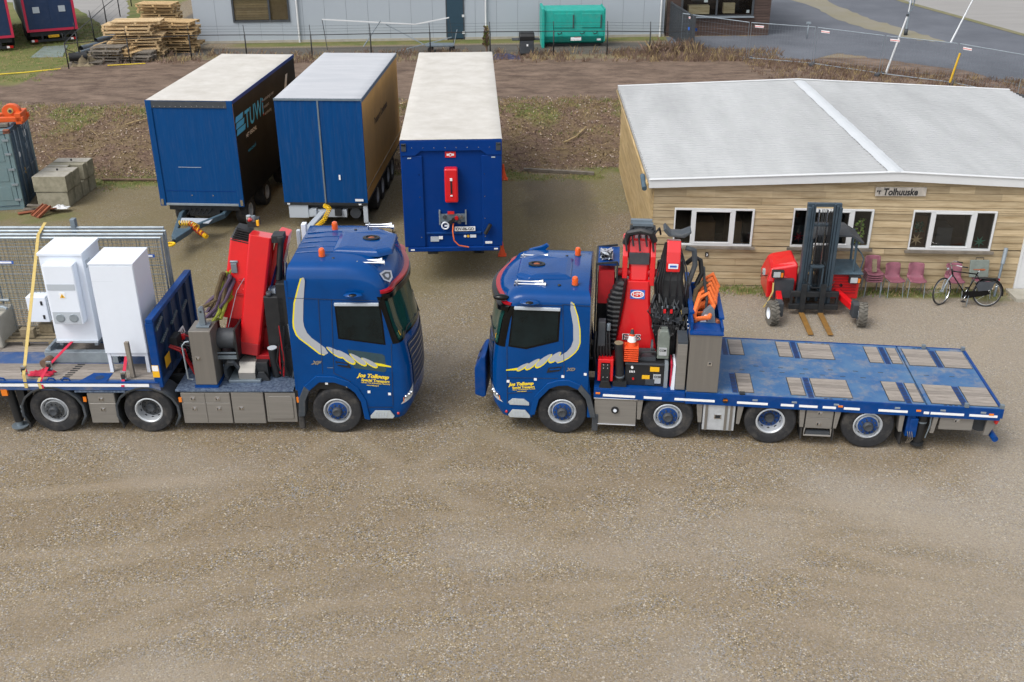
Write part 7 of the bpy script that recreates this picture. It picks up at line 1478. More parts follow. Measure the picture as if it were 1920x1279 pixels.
c1 = lthing('equipment_cabinet', 'tall white cabinet with protruding grey ventilation unit and yellow warning sign', 'cabinet', (-5.84, .96, 1.58))
b = MB(); b.bx(0, .86, 0, .86, .02, 1.9, 'cabinet_white'); b.build('body', c1, .01); b = MB(); b.bx(-.02, .88, -.03, .88, 1.9, 1.96, 'cabinet_white'); b.build('lid', c1, .01)
b = MB(); b.bx(.13, .73, -.22, -.001, .5, 1.78, 'cabinet_white'); vu = b.build('ventilation_unit', c1, .02); b = MB(); b.bx(.15, .7, -.226, -.221, 1.25, 1.38, 'cabinet_grey'); b.bx(.15, .7, -.226, -.221, .53, .78, 'cabinet_grey'); b.build('grille', vu)
b = MB(); [b.lathe([(.09, .0), (.09, .008), (.075, .008), (.02, .006), (0, .006)], 'galvanised', tr(x, -.227, .65) @ rot('X', 90), 20) for x in (.29, .56)]; b.build('fan', vu)
b = MB(); b.bx(.36, .48, -.227, -.2215, 1.08, 1.2, 'white_foil'); b.prism([(.37, 1.09), (.47, 1.09), (.42, 1.18)], 'y', -.23, -.2275, 'label_yellow'); b.prism([(.415, 1.1), (.43, 1.1), (.42, 1.16)], 'y', -.232, -.2305, 'black_plastic'); b.build('warning_sign', vu)
b = MB(); [b.cyl((x, y, 1.2 if False else 1.6), (x, y, 1.601), .01, 'chrome', 6) for x, y in ((.1, .1),)]; b.bx(.861, .875, .1, .3, 1.6, 1.75, 'cabinet_grey'); b.bx(.0, .86, -.03, -.001, .0, .04, 'cabinet_grey'); b.build('trim', c1)
for x in (.04, .76): b = MB(); b.bx(x, x+.07, .02, .84, -.08, .02, 'galvanised'); b.build('foot', c1)
f = lthing('steel_base_frame', 'galvanised steel base frame lying flat under the ventilated cabinet', 'frame', (-6.1, .85, 1.16))  # flat galvanised base frame, not a pallet
b = MB(); b.prism([(0, 0), (.14, 0), (.14, .02), (.02, .02), (.02, .22), (.14, .22), (.14, .24), (0, .24)], 'x', 0, 1.5, 'galvanised'); b.prism([(1.0, 0), (1.14, 0), (1.14, .24), (1.0, .24), (1.0, .22), (1.12, .22), (1.12, .02), (1.0, .02)], 'x', 0, 1.5, 'galvanised'); b.build('beam', f, .004)
b = MB(); b.prism([(0, .245), (.12, .245), (.12, .33), (.08, .35), (.08, .27), (0, .27)], 'y', .05, 1.1, 'galvanised'); b.bx(1.38, 1.48, .15, .99, .02, .2, 'galvanised'); b.bx(.02, .12, .15, .99, .02, .2, 'galvanised'); b.build('cross_beam', f, .004)
f = lthing('control_box', 'small white control box with two black latches, beside the wire mesh panels', 'box', (-6.78, 1.88, 1.6))
b = MB(); b.bx(0, .42, 0, .3, 0, .58, 'cabinet_white'); b.build('body', f, .015); b = MB(); b.bx(.421, .45, .02, .28, .03, .55, 'cabinet_grey'); b.build('back_plate', f); b = MB(); [b.bx(.3, .34, -.015, -.001, z, z+.09, 'black_plastic') for z in (.08, .4)]; b.build('latch', f, .003)
f = lthing('pallet', 'weathered wooden pallet on the deck under the small control box', 'pallet', (-7.45, 1.6, 1.16))
b = MB(); [b.bx(0, 1.2, y, y+.1, .1, .125, 'wood_old') for y in (0, .17, .34, .51, .68)]; b.build('deck_board', f); b = MB(); [b.bx(x, x+.1, y, y+.1, 0, .1, 'wood_old') for x in (0, .55, 1.1) for y in (0, .34, .68)]; b.build('block', f)
for i, (x, y, z, lb) in enumerate(((-7.0, 1.75, 1.29, 'larger weathered timber block under the small control box'), (-6.7, 2.0, 1.29, 'smaller weathered timber block behind the other on the loaded pallet'))):
    b = MB(LM); b.bx(x, x+.3, y, y+.14, z, z+.2, 'wood_old'); tag(b.build('timber_block', None, .01), lb, 'block')
b = MB(LM); b.bx(-7.95, -7.28, 1.5, 2.3, 1.16, 1.85, 'concrete'); tag(b.build('concrete_block', None, .03), 'pale concrete block on the loaded truck deck under galvanised tubes', 'concrete block')
b = MB(LM); b.tube([(-8.2, 1.9, 1.95), (-7.3, 1.9, 1.95), (-7.2, 1.85, 1.93)], .03, 'galvanised', 8); b.tube([(-8.2, 2.1, 2.02), (-7.25, 2.1, 2.02)], .03, 'galvanised', 8); tag(b.build('steel_tube'), 'galvanised steel tubes laid over the pale concrete block', 'tubes')
for i in range(4):
    y = 2.12+i*.085; x0 = -7.75+.07*i-(.0 if i else 0); x1 = -3.80+.03*(i % 3); zt = 3.42+.045*i; 
    f = lthing('wire_fence', ['wire mesh panel nearest the cabinets, first of four standing on the deck', 'second wire mesh panel standing on the deck', 'third wire mesh panel standing on the deck', 'rear wire mesh panel with the top clamp, last of four on the deck'][i], 'mesh panel', (0, 0, 0), 'upright wire mesh panels on the truck deck')
    b = MB(); b.tube([(x0, y, 1.22), (x0, y, zt), (x1, y, zt), (x1, y, 1.22)], .034, 'galvanised', 8, closed=True); b.build('frame', f)
    b = MB(); nv = 46 if i < 1 else 20
    for k in range(1, nv): x = x0+(x1-x0)*k/nv; b.bar((x, y, 1.22), (x, y, zt), .0045, .0045, 'frame_slate')
    for k in range(1, 11): b.bar((x0, y, 1.22+(zt-1.22)*k/11), (x1, y, 1.22+(zt-1.22)*k/11), .008, .008, 'galvanised')
    b.build('mesh', f)
    if i == 0:
        for x, z in ((-4.35, 3.0), (-7.35, 2.85)): b = MB(); b.bx(x, x+.38, y-.03, y-.025, z, z+.07, 'label_blue'); b.bx(x+.03, x+.34, y-.034, y-.031, z+.015, z+.055, 'white_foil'); b.build('name_plate', f)
    if i == 3: b = MB(); b.bx(-5.72, -5.62, y-.05, y+.08, 3.45, 3.75, 'zinc'); b.build('clamp', f, .01)
b = MB(LM); b.prism([(-4.12, 1.17), (-4.04, 1.17), (-4.05, 1.95), (-4.13, 1.95)], 'y', .18, .26, 'wood_grey'); tag(b.build('wooden_stake', None, .004), 'grey wooden stake standing in front of the plain white cabinet', 'stake')
b = MB(LM); b.cyl((-6.05, .62, 1.25), (-5.95, 1.02, 1.25), .085, 'twig', 14); tag(b.build('timber_roll'), 'short brown round log on the deck by the red strap', 'log')
def ribbon(b, pts, w, m, side=(1, 0, 0), th=.006):
    pts = [Vector(p) for p in pts]; s_ = Vector(side)*w/2
    for a, c in zip(pts, pts[1:]):
        n = (c-a).cross(s_).normalized()*th; b.add([a-s_, a+s_, c+s_, c-s_, a-s_+n, a+s_+n, c+s_+n, c-s_+n], [(0, 1, 2, 3), (4, 5, 6, 7), (0, 1, 5, 4), (1, 2, 6, 5), (2, 3, 7, 6), (3, 0, 4, 7)], m)
def ratchet(b, p):
    p = Vector(p); b.box(p, (.1, .05, .2), 'chrome'); b.box(p+Vector((0, -.03, .0)), (.07, .03, .12), 'dark_steel'); b.cyl(p+Vector((-.06, -.02, -.05)), p+Vector((.06, -.02, -.05)), .025, 'galvanised', 8)
def lstrap(label, m, pts, rp):
    f = lthing('lashing_strap', label, 'strap', (0, 0, 0), 'ratchet straps on the loaded truck'); b = MB(); ribbon(b, pts, .065, m); b.build('webbing', f); b = MB(); ratchet(b, rp); b.build('ratchet', f); return f
lstrap('pale yellow lashing strap over the top of the mesh panels', 'strap_yellow', [(-6.32, 2.5, 3.62), (-6.32, 2.1, 3.50), (-6.17, .02, 1.32), (-6.15, -.03, 1.05)], (-6.2, .12, 1.36))
lstrap('red lashing strap running up to the ventilated cabinet', 'strap_red', [(-5.5, .9, 1.62), (-5.78, .25, 1.38), (-5.86, .02, 1.2), (-5.83, -.03, 1.04)], (-5.76, .28, 1.38))
lstrap('red lashing strap at the foot of the plain white cabinet', 'strap_red', [(-4.25, .5, 1.55), (-4.22, .1, 1.25), (-4.22, -.03, 1.08)], (-4.22, .1, 1.25))
crumple('strap_end', (LM @ Vector((-5.98, .33, 1.16)))[:], (.5, .22), 'strap_red', 'loose red strap end bunched on the deck boards', 'strap', 4, 8, .1)
b = MB(LM); ribbon(b, [(-5.87, .05, 1.24), (-5.9, .0, 1.17), (-5.86, -.035, 1.04)], .06, 'strap_yellow'); tag(b.build('strap_tail'), 'short yellow strap tail over the deck edge below the red ratchet', 'strap')
# ---------------------------------------------------------------- right truck: chassis, platform
KS = Matrix(((1, 0, 0, 0), (0, 1, 0, 0), (-.012, 0, 1, .03), (0, 0, 0, 1)))     # the deck runs slightly down to the rear
b = MB(); b.bx(.3, 8.2, .75, .87, .6, .88, 'dark_steel'); b.bx(.3, 8.2, 1.67, 1.79, .6, .88, 'dark_steel'); [b.bx(x-.08, x+.08, .87, 1.67, .62, .86, 'dark_steel') for x in (1.2, 3.1, 5, 7.2)]; b.build('chassis', RT_)
for x, st, rim in ((0, 'convex', 'alloy'), (2.1, 'convex', 'alloy'), (4.1, 'dish', 'alloy'), (5.97, 'convex', 'alloy')):
    wheel(RT_, (x, .06, .505), .505, .33, st, -1, rim=rim, hub='rim_blue'); wheel(RT_, (x, 2.48, .505), .505, .33, st, 1, rim=rim, hub='rim_blue')
    b = MB(); b.cyl((x, .4, .5), (x, 2.1, .5), .11, 'dark_steel', 10); b.build('axle', RT_)
b = MB(KS); b.bx(.62, 2.4, .01, 2.54, .96, 1.08, 'blue_chassis'); b.build('crane_deck', RT_, .008)
b = MB(KS); b.bx(2.41, 6.99, .0, 2.58, .93, 1.09, 'blue_deck'); b.bx(7.02, 8.36, .0, 2.58, .93, 1.09, 'blue_deck'); pf = b.build('platform', RT_, .01)
b = MB(KS); b.bx(2.41, 8.38, -.015, .02, .85, 1.1, 'blue_chassis'); b.bx(.62, 2.4, -.012, .009, .87, 1.06, 'blue_chassis'); b.bx(8.362, 8.42, -.015, 2.6, .9, 1.1, 'blue_chassis'); b.bx(2.41, 8.36, 2.581, 2.6, .88, 1.1, 'blue_chassis'); b.build('side_rail', pf, .006)
for x0, x1 in ((.8, 1.43), (1.6, 1.95), (2.2, 2.98), (3.41, 4.0), (4.25, 4.5), (4.6, 4.95), (5.05, 5.3), (5.45, 5.75), (6.1, 6.65), (6.95, 7.05), (7.08, 7.7), (7.8, 8.32)): b = MB(KS); b.bx(x0, x1, -.021, -.0155, .915, .965, 'white_foil'); b.build('reflective_strip', pf)
for x in (.7, 3.18, 5.38, 6.85, 8.2): b = MB(KS); b.bx(x-.045, x+.045, -.03, -.016, .96, 1.0, 'orange_lamp'); b.build('side_lamp', pf, .004)
for x0, x1, y0, y1 in [(3.45, 3.73, .14, .93), (4.46, 4.73, .14, .86), (4.92, 5.62, .13, .87), (6.32, 6.6, .12, .9), (6.77, 6.96, .12, .88), (7.11, 7.66, .1, .86), (7.82, 8.34, .1, .85), (3.43, 3.71, 1.78, 2.5), (4.45, 4.72, 1.8, 2.5), (4.91, 5.57, 1.78, 2.48), (6.29, 6.56, 1.74, 2.47), (6.75, 6.94, 1.74, 2.46), (7.08, 7.61, 1.7, 2.46), (7.78, 8.32, 1.68, 2.44)]:
    b = MB(KS); b.bx(x0-.015, x1+.015, y0-.015, y1+.015, 1.0901, 1.092, 'dark_steel'); n = 6
    for k in range(n): b.bx(x0, x1, y0+k*(y1-y0)/n+.003, y0+(k+1)*(y1-y0)/n-.003, 1.092, 1.099, 'wood_deck')
    b.build('wood_inlay', pf, flat=True)
for x, y0, y1 in ((3.375, .1, .92), (4.83, .06, .9), (6.675, .04, .9), (7.73, .05, .85), (3.33, 1.75, 2.55), (4.81, 1.75, 2.55), (6.65, 1.7, 2.5), (7.69, 1.66, 2.44)):
    b = MB(KS); n = 13; b.bx(x-.055, x+.055, y0, y1, 1.0895, 1.0915, 'blue_chassis')
    for k in range(n): yy = y0+.02+(y1-y0-.04)*k/n; b.bx(x-.045, x+.045, yy, yy+.03, 1.0912, 1.0925, 'black_plastic')
    b.build('slot_row', pf, flat=True)
SL = [(x, y, .05, .011, 'dark_grey') for x, y in ((3.9, 1.3), (4.4, 1.28), (4.9, 1.28), (5.4, 1.3), (5.9, 1.3), (6.4, 1.3), (7.3, 1.28), (7.8, 1.28), (3.6, 1.1), (4.0, 1.08), (4.4, 1.07), (4.8, 1.06), (5.2, 1.05), (5.6, 1.04), (6.0, 1.03))]
SL += [(x, y, .03, .0125, 'black_plastic') for x in (3.1, 5.1, 5.2, 5.45, 5.55, 7.35, 7.45, 7.55, 7.65) for y in (.058, 2.512)]
for x, y, hx, hy, m_ in SL: b = MB(KS); b.bx(x-hx, x+hx, y-hy, y+hy, 1.0895, 1.0925, m_); b.build('lashing_slot', pf)
b = MB(KS); [b.bx(x-.05, x+.05, -.022, -.005, .99, 1.03, 'galvanised') for x in (3.75, 4.5, 5.3, 6.45, 7.3, 8.05)]; b.build('lashing_bracket', pf, .004)
b = MB(KS); b.bx(3.45, 3.55, -.0, .1, 1.1, 1.13, 'dark_steel'); b.cyl((2.98+.2, -.03, .97), (3.18, .03, .97), .055, 'black_plastic', 14); b.build('rubber_buffer', pf)
for x, y in ((8.35, 2.5), (7.55, 2.52), (8.38, .02), (7.72, .0)): b = MB(KS); b.bx(x-.04, x+.04, y-.03, y+.03, 1.1, 1.19, 'zinc'); b.build('stake_pocket', pf, .008)
b = MB(); b.bx(.64, 1.47, .02, .6, .27, .86, 'stainless'); b.bx(.62, 1.49, .0, .62, .855, .885, 'chrome'); b.bx(.64, 1.47, .0, .03, .27, .3, 'chrome'); o = b.build('fuel_tank', RT_, .01); b = MB(); b.cyl((1.05, -.01, .62), (1.05, .03, .62), .075, 'black_plastic', 16); b.cyl((1.05, -.02, .62), (1.05, -.01, .62), .035, 'cabinet_white', 10); b.build('filler_cap', o)
b = MB(); b.bx(.6, .72, .0, .1, .12, .5, 'dark_grey'); b.build('mud_flap', RT_, .01)
for (a0, a1, c0, c1) in ((1.48, 1.6, 1.49, 1.56), (2.63, 2.76, 2.69, 2.76), (3.44, 3.57, 3.44, 3.5), (4.62, 4.74, 4.67, 4.74), (5.31, 5.44, 5.31, 5.37), (6.52, 6.63, 6.55, 6.62), (7.18, 7.28, 7.15, 7.22)):
    b = MB(); b.prism([(a0, .93), (a1, .93), (c1, .42), (c0, .42)], 'y', .02, .4, 'stainless'); b.build('wheel_shield', RT_, .006)
for x in (1.47, 2.74, 3.35, 4.72, 5.33, 6.62): b = MB(); b.bx(x-.012, x+.012, .05, .42, .12, .6, 'rubber'); b.build('mud_flap', RT_)
b = MB(); b.bx(2.78, 3.4, .03, .55, .26, .9, 'alloy'); [b.bx(x, x+.05, .012, .03, .26, .9, m_) for x, m_ in ((2.82, 'stainless_dark'), (3.2, 'stainless_dark'), (3.3, 'stainless_dark'))]; b.bx(3.0, 3.14, .02, .03, .52, .62, 'chrome'); b.bx(3.02, 3.12, .015, .02, .535, .6, 'dark_steel'); b.bx(2.9, 3.05, .0, .05, .93, .96, 'black_plastic'); b.build('battery_box', RT_, .02)
steel_box(RT_, 4.77, 5.29, .03, .5, .4, .88, [(4.77, 5.29, .64, .88), (4.77, 5.29, .4, .64)])
b = MB(); b.tube([(4.78, .05, .4), (4.76, .02, .25), (5.28, .02, .25), (5.28, .05, .4)], .02, 'stainless', 8); b.bx(4.8, 5.26, .02, .12, .27, .33, 'dark_grey'); b.build('step', RT_)
b = MB(); b.bx(6.7, 6.85, .05, .4, .3, .95, 'blue_chassis'); b.bx(6.75, 6.9, .02, .2, .3, .72, 'blue_chassis'); b.build('leg_bracket', RT_, .015)
b = MB(); b.cyl((6.98, .15, .16), (7.02, .15, .9), .1, 'black_plastic', 18); b.cyl((7.0, .15, .6), (7.0, .15, .63), .105, 'zinc', 18); b.cyl((6.98, .15, .1), (6.98, .15, .16), .13, 'dark_steel', 18); lg = b.build('support_leg', RT_)
b = MB(); [b.tube([(6.72+.04*k, .0, .45), (6.75+.04*k, -.03, .3), (6.72+.03*k, .02, .18)], .01, 'chrome', 5) for k in range(3)]; b.tube([(7.12, .05, .9), (7.13, .03, .6), (7.08, .03, .3)], .012, 'zinc', 5); b.build('pipe', lg)
steel_box(RT_, 7.3, 7.93, .04, .6, .5, .84, [(7.3, 7.93, .5, .84)])
b = MB(); b.cyl((8.15, .3, .55), (8.3, .9, .55), .2, 'dark_grey', 14); b.build('spare_tank', RT_)
b = MB(); b.prism([(8.2, .9), (8.36, .9), (8.4, .72), (8.28, .38), (8.18, .38)], 'y', .1, .16, 'stainless'); b.build('rear_bracket', RT_, .01); b = MB(); b.sph((8.35, .06, .74), .075, 'red_lamp', (.6, .8, 1.1)); b.build('rear_lamp', RT_); b = MB(); b.cyl((8.38, .0, .36), (8.3, 2.4, .36), .06, 'blue_chassis', 14); b.build('underrun_bar', RT_)
# right truck: boxes behind the crane
cb = steel_box(RT_, 2.42, 3.02, .02, .5, 1.1, 2.34, [(2.42, 3.02, 1.1, 2.34)], 'stainless_dark', latch=False); b = MB(); b.bx(2.78, 2.87, .008, .0195, 1.68, 1.77, 'chrome'); b.cyl((2.825, .0, 1.74), (2.825, .008, 1.74), .02, 'dark_steel', 8); b.build('latch', cb); b = MB(); b.bx(2.40, 3.04, .0, .14, 2.341, 2.37, 'blue_chassis'); b.build('lid', cb)
cb = steel_box(RT_, 2.2, 2.39, .08, .62, 1.1, 2.1, [(2.2, 2.39, 1.1, 2.1)], 'stainless', latch=False); b = MB(); b.prism([(2.2, 2.101), (2.39, 2.101), (2.39, 2.14), (2.2, 2.14)], 'y', .08, .62, 'fender'); b.build('lid', cb)
b = MB(); b.prism([(2.12, 1.08), (2.19, 1.08), (2.19, 1.62), (2.15, 1.62)], 'y', .1, .6, 'cabinet_white'); b.bx(2.1, 2.13, .2, .6, 1.1, 1.6, 'strap_red'); b.build('side_board', RT_)
bk_ = MB(); bk_.bx(2.42, 2.47, .15, 2.5, 2.345, 2.55, 'blue_chassis'); bk_.bx(3.0, 3.05, .15, 2.5, 2.345, 2.45, 'blue_chassis'); bk_.bx(2.47, 3.0, .15, .54, 2.345, 2.38, 'blue_chassis'); bk_.bx(2.42, 2.47, .54, 2.5, 1.1, 2.34, 'blue_chassis'); bk_.bx(3.0, 3.05, .54, 2.5, 1.1, 2.34, 'blue_chassis'); bk_.bx(2.47, 3.0, .54, .58, 1.1, 2.4, 'blue_chassis'); bk_.bx(2.47, 3.0, 2.46, 2.5, 1.1, 2.4, 'blue_chassis'); bk_.bx(2.47, 3.0, .58, 2.46, 1.6, 1.66, 'blue_deck_dirty'); bs = bk_.build('tool_basket', RT_, .01)
b = MB(); b.bx(2.40, 2.5, .5, 2.55, 2.551, 2.6, 'blue_chassis'); b.bx(2.98, 3.08, .5, 2.55, 2.451, 2.5, 'blue_chassis'); b.build('basket_rim', bs, .008)
b = MB(); [b.cyl((2.495, .6+.2*k, 2.3), (2.47, .6+.2*k, 2.3), .012, 'chrome', 6) for k in range(9)]; [b.cyl((2.42, .6+.14*k, 2.2+.02*k), (2.40, .6+.14*k, 2.2+.02*k), .014, 'cabinet_white', 6) for k in range(8)]; b.build('bolt', bs)
RM = Matrix.Translation((.995, 17.995, 0)) @ rot('Z', -5.775)
b = MB(RM); rnd = random.Random(12)
for k in range(5):
    p = Vector((2.62+.04*k, .72+.25*k, 2.62)); pts = [p+Vector((-.12, -.14, -.12)), p+Vector((-.03, 0, .16)), p+Vector((.14, .15, .22)), p+Vector((.26, .05, .0)), p+Vector((.16, -.28, -.1)), p+Vector((-.07, -.16, -.2))]; b.tube(pts, .05, 'orange_strap' if k < 4 else 'orange_strap', 8, closed=True)
b.tube([(2.6, .85, 2.55), (2.75, .8, 2.7), (2.92, .95, 2.6), (2.95, 1.3, 2.62), (2.8, 1.7, 2.7)], .05, 'orange_strap', 8)
tag(b.build('lifting_sling'), 'orange lifting slings heaped over the blue basket of the flatbed truck', 'slings')
b = MB(); b.tube([(2.72, .62, 2.35), (2.74, .75, 2.75), (2.7, 1.2, 3.0), (2.72, 1.7, 3.05)], [.022, .03, .03, .03], 'dark_steel', 10); b.prism([(2.6, 2.36), (2.92, 2.36), (2.88, 2.62), (2.8, 2.72), (2.68, 2.6)], 'y', .5, .62, 'zinc'); b.add([(2.62, .498, 2.4), (2.76, .498, 2.4), (2.84, .498, 2.55), (2.7, .498, 2.55)], [(0, 1, 2, 3)], 'white_foil'); gb = b.build('grab_arm', RT_, .006)
b = MB(); b.cyl((2.5, .48, 2.4), (2.58, .6, 2.4), .045, 'rust_plate', 10); b.cyl((2.98, .48, 2.4), (2.92, .6, 2.4), .045, 'rust_plate', 10); b.cyl((2.75, .496, 2.42), (2.75, .5, 2.42), .02, 'black_plastic', 8); b.build('pin', gb)
b = MB(); b.tube([(2.35, 1.5, 3.2), (2.5, 1.5, 3.35), (2.62, 1.45, 3.3), (2.66, 1.4, 3.05), (2.55, 1.3, 2.8)], .05, 'black_plastic', 10); b.tube([(2.5, 1.0, 2.2), (2.55, 1.1, 2.8), (2.7, 1.3, 2.9), (2.9, 1.5, 2.7)], .05, 'strap_brown', 8); b.build('hose', RT_)
# crane of the right truck
b = MB()
def ringx(z, x0, x1, y0, y1, e=.05): return [(x0, y0+e, z), (x0+e, y0, z), (x1-e, y0, z), (x1, y0+e, z), (x1, y1-e, z), (x1-e, y1, z), (x0+e, y1, z), (x0, y1-e, z)]
b.loft([ringx(z, x0, x1, y0, y1) for z, x0, x1, y0, y1 in ((1.3, .93, 1.86, .78, 1.5), (1.65, .97, 1.82, .8, 1.5), (2.1, 1.06, 1.72, .86, 1.5), (2.6, 1.13, 1.66, .92, 1.5), (3.0, 1.15, 1.65, .97, 1.52))], 'red_paint', False, cap0=True, cap1=True); cl = b.build('crane_column', RT_, .012)
b = MB(); b.loft([ringx(z, x0, x1, y0, y1) for z, x0, x1, y0, y1 in ((3.0, 1.22, 1.6, 1.02, 1.5), (3.35, 1.2, 1.62, 1.1, 1.55), (3.55, 1.16, 1.64, 1.12, 1.6), (3.78, 1.16, 1.64, 1.2, 1.6))], 'red_paint', False, cap0=True, cap1=True)
for s0, s1 in ((1.08, 1.18), (1.62, 1.72)): b.prism([(.98, 2.9), (1.25, 3.0), (1.35, 3.35), (1.5, 3.8), (1.2, 3.8), (1.02, 3.5), (1.0, 3.2)], 'x', s0, s1, 'red_paint')
b.build('boom_knuckle', RT_, .015)
b = MB(); b.bx(1.2, 1.6, 1.06, 1.1, 3.32, 3.56, 'dark_grey', tr(0, -.005, 0)); b.cyl((1.0, 1.15, 3.12), (1.8, 1.15, 3.12), .08, 'red_dark', 16); b.build('knuckle_pin', RT_, .006)
b = MB()
b.add([(1.31, .934, 2.62), (1.49, .934, 2.62), (1.49, .934, 2.62), (1.31, .934, 2.62)], [(0, 1, 2, 3)], 'label_blue')
Md = tr(1.4, .93, 2.74) @ rot('X', 90-7.5) @ Matrix.Scale(.84, 4)
b.prism([(-.17, -.11), (.17, -.11), (.17, .11), (-.17, .11)], 'z', 0, .008, 'label_blue', Md); b.lathe([(.155, .009), (.155, .012), (0, .012)], 'white_foil', Md @ Matrix.Diagonal((1, .58, 1, 1)), 24); b.lathe([(.135, .013), (.135, .0135), (0, .0135)], 'label_red', Md @ Matrix.Diagonal((1, .5, 1, 1)), 24)
b.text('HMF', .11, Md @ Vector((-.11, -.04, .0155)), Md.to_3x3() @ Vector((1, 0, 0)), Md.to_3x3() @ Vector((0, 1, 0)), 'white_foil', bold=.0, sx=1.0)
b.build('maker_badge', cl)
b = MB(); Md = tr(1.38, .815, 1.86) @ rot('X', 90-7.4)
b.text('EPS', .17, Md @ Vector((-.25, -.06, .004)), Md.to_3x3() @ Vector((1, 0, 0)), Md.to_3x3() @ Vector((0, 1, 0)), 'white_foil', bold=.007, sx=1.5); b.text('EPS', .17, Md @ Vector((-.25, -.06, .009)), Md.to_3x3() @ Vector((1, 0, 0)), Md.to_3x3() @ Vector((0, 1, 0)), 'black_plastic', bold=.0, sx=1.5); b.build('lettering', cl)
b = MB()
for k in range(5): x = 1.15+.13*k; b.tube([(x, 1.05, 3.6+.1*(k % 2)), (x-.04, 1.1, 3.9), (x+.1, 1.3, 4.0), (x+.14, 1.5, 3.8)], .02, 'dark_steel', 6)
b.box((1.45, 1.4, 3.92), (.5, .3, .1), 'dark_steel'); b.box((1.45, 1.45, 4.02), (.4, .12, .05), 'zinc'); b.tube([(1.12, 1.15, 3.72), (1.18, 1.1, 3.95), (1.4, 1.05, 4.02), (1.6, 1.05, 3.98), (1.68, 1.1, 3.8)], .065, 'black_plastic', 8); b.box((1.42, 1.5, 4.06), (.42, .1, .08), 'zinc'); b.build('hose', RT_)
# ridged hose guard left of the column
b = MB(); rings = []
for k in range(61):
    t = k/60; z = 3.05-1.5*t; xl = .78+.24*max(0, 1-2.2*t)**2+.06*t; rb = .022*(1 if (k//2) % 2 else 0); xr = 1.14-.14*t
    rings.append([(xl-rb, .95, z), (xl+.03-rb, .86-rb, z), (xl+.12, .80-rb, z), (xr-.02, .80-rb, z), (xr+.05, .95, z), (xr, 1.3, z), (xl, 1.25, z)])
b.loft(rings, 'black_plastic', False, cap0=True, cap1=True); b.build('hose_guard', RT_, flat=True)
# black second boom
b = MB(); b.loft([ringx(z, x0, x1, y0, y1) for z, x0, x1, y0, y1 in ((1.5, 1.8, 2.34, 1.1, 1.6), (2.3, 1.76, 2.38, 1.0, 1.6), (2.7, 1.82, 2.34, 1.0, 1.6), (3.0, 1.86, 2.28, 1.05, 1.6), (3.35, 1.84, 2.3, 1.2, 1.6))], 'black_plastic', False, cap0=True, cap1=True); sb = b.build('jib', RT_, .015)
b = MB(); b.prism([(1.0, 3.2), (1.3, 3.25), (1.4, 3.75), (1.15, 3.8), (1.05, 3.6), (1.0, 3.4)], 'x', 1.93, 2.2, 'red_paint'); b.build('jib_head', sb, .02)
b = MB(); b.bx(1.97, 2.16, .99, 1.02, 3.28, 3.38, 'cabinet_white', rot('X', 0)); b.bx(2.0, 2.13, .985, .99, 3.31, 3.35, 'label_blue'); b.build('decal', sb)
b = MB(); b.prism([(1.84, 4.0), (1.95, 3.88), (2.25, 3.86), (2.38, 3.96), (2.38, 4.0), (2.2, 3.92), (2.0, 3.92), (1.88, 4.05)], 'y', 1.15, 1.5, 'fender'); b.build('roller_bracket', RT_, .01)
b = MB(); rnd = random.Random(21)
for k in range(60):
    x = rnd.uniform(1.68, 2.4); z = rnd.uniform(2.0, 2.75); b.tube([(x, 1.0, z), (x+rnd.uniform(-.1, .1), .9, z-.15), (x+rnd.uniform(-.15, .15), .95, z-.45), (x+rnd.uniform(-.1, .1), 1.1, z-.8)], rnd.uniform(.015, .03), rnd.choice(['black_plastic', 'black_plastic', 'dark_steel']), 5)
for k in range(14): b.tube([(1.76+.045*k, 1.02, 2.6), (1.72+.05*k, .92, 3.0), (1.8+.04*k, 1.05, 3.3), (1.9+.02*k, 1.2, 3.75)], .016, 'black_plastic', 5) if k % 3 == 0 or k < 3 or k > 11 else None
b.tube([(2.3, 1.2, 3.65), (2.46, 1.2, 3.6), (2.5, 1.2, 3.3), (2.4, 1.15, 2.95), (2.32, 1.1, 2.7)], .055, 'fender', 8)
for k in range(22): b.box((rnd.uniform(1.72, 2.36), .95, rnd.uniform(2.2, 2.5)), (rnd.uniform(.06, .14), .12, rnd.uniform(.06, .16)), rnd.choice(['black_plastic', 'dark_steel', 'dark_grey']))
b.build('hose_bundle', RT_)
b = MB(); [b.box((x, .88, 2.42), (.05, .04, .08), 'red_paint') for x in (1.95, 2.08)]; [b.box((x, .88, z), (.03, .03, .05), 'zinc') for x, z in ((1.9, 2.5), (2.0, 2.52), (2.13, 2.5), (2.03, 2.25))]; b.build('valve', RT_, .004)
b = MB(); b.cyl((1.78, 1.3, 1.4), (1.85, 1.35, 3.3), .08, 'black_plastic', 14); b.cyl((2.42, 1.1, 1.3), (2.38, 1.2, 2.9), .04, 'black_plastic', 10); b.cyl((2.38, 1.0, 1.2), (2.3, 1.0, 2.4), .03, 'strap_yellow', 8); b.build('cylinder', RT_)
b = MB(); b.bx(.62, 2.38, 1.5, 2.4, 1.06, 1.6, 'dark_steel'); b.bx(.95, 1.9, 1.0, 1.7, 1.06, 1.35, 'red_dark'); b.bx(1.75, 2.2, .9, 2.0, 1.1, 2.1, 'black_plastic'); b.build('crane_base', RT_, .01)
b = MB(); b.bx(.60, .95, 1.3, 1.9, 1.1, 3.05, 'black_plastic'); ck = b.build('cooler', RT_, .02)
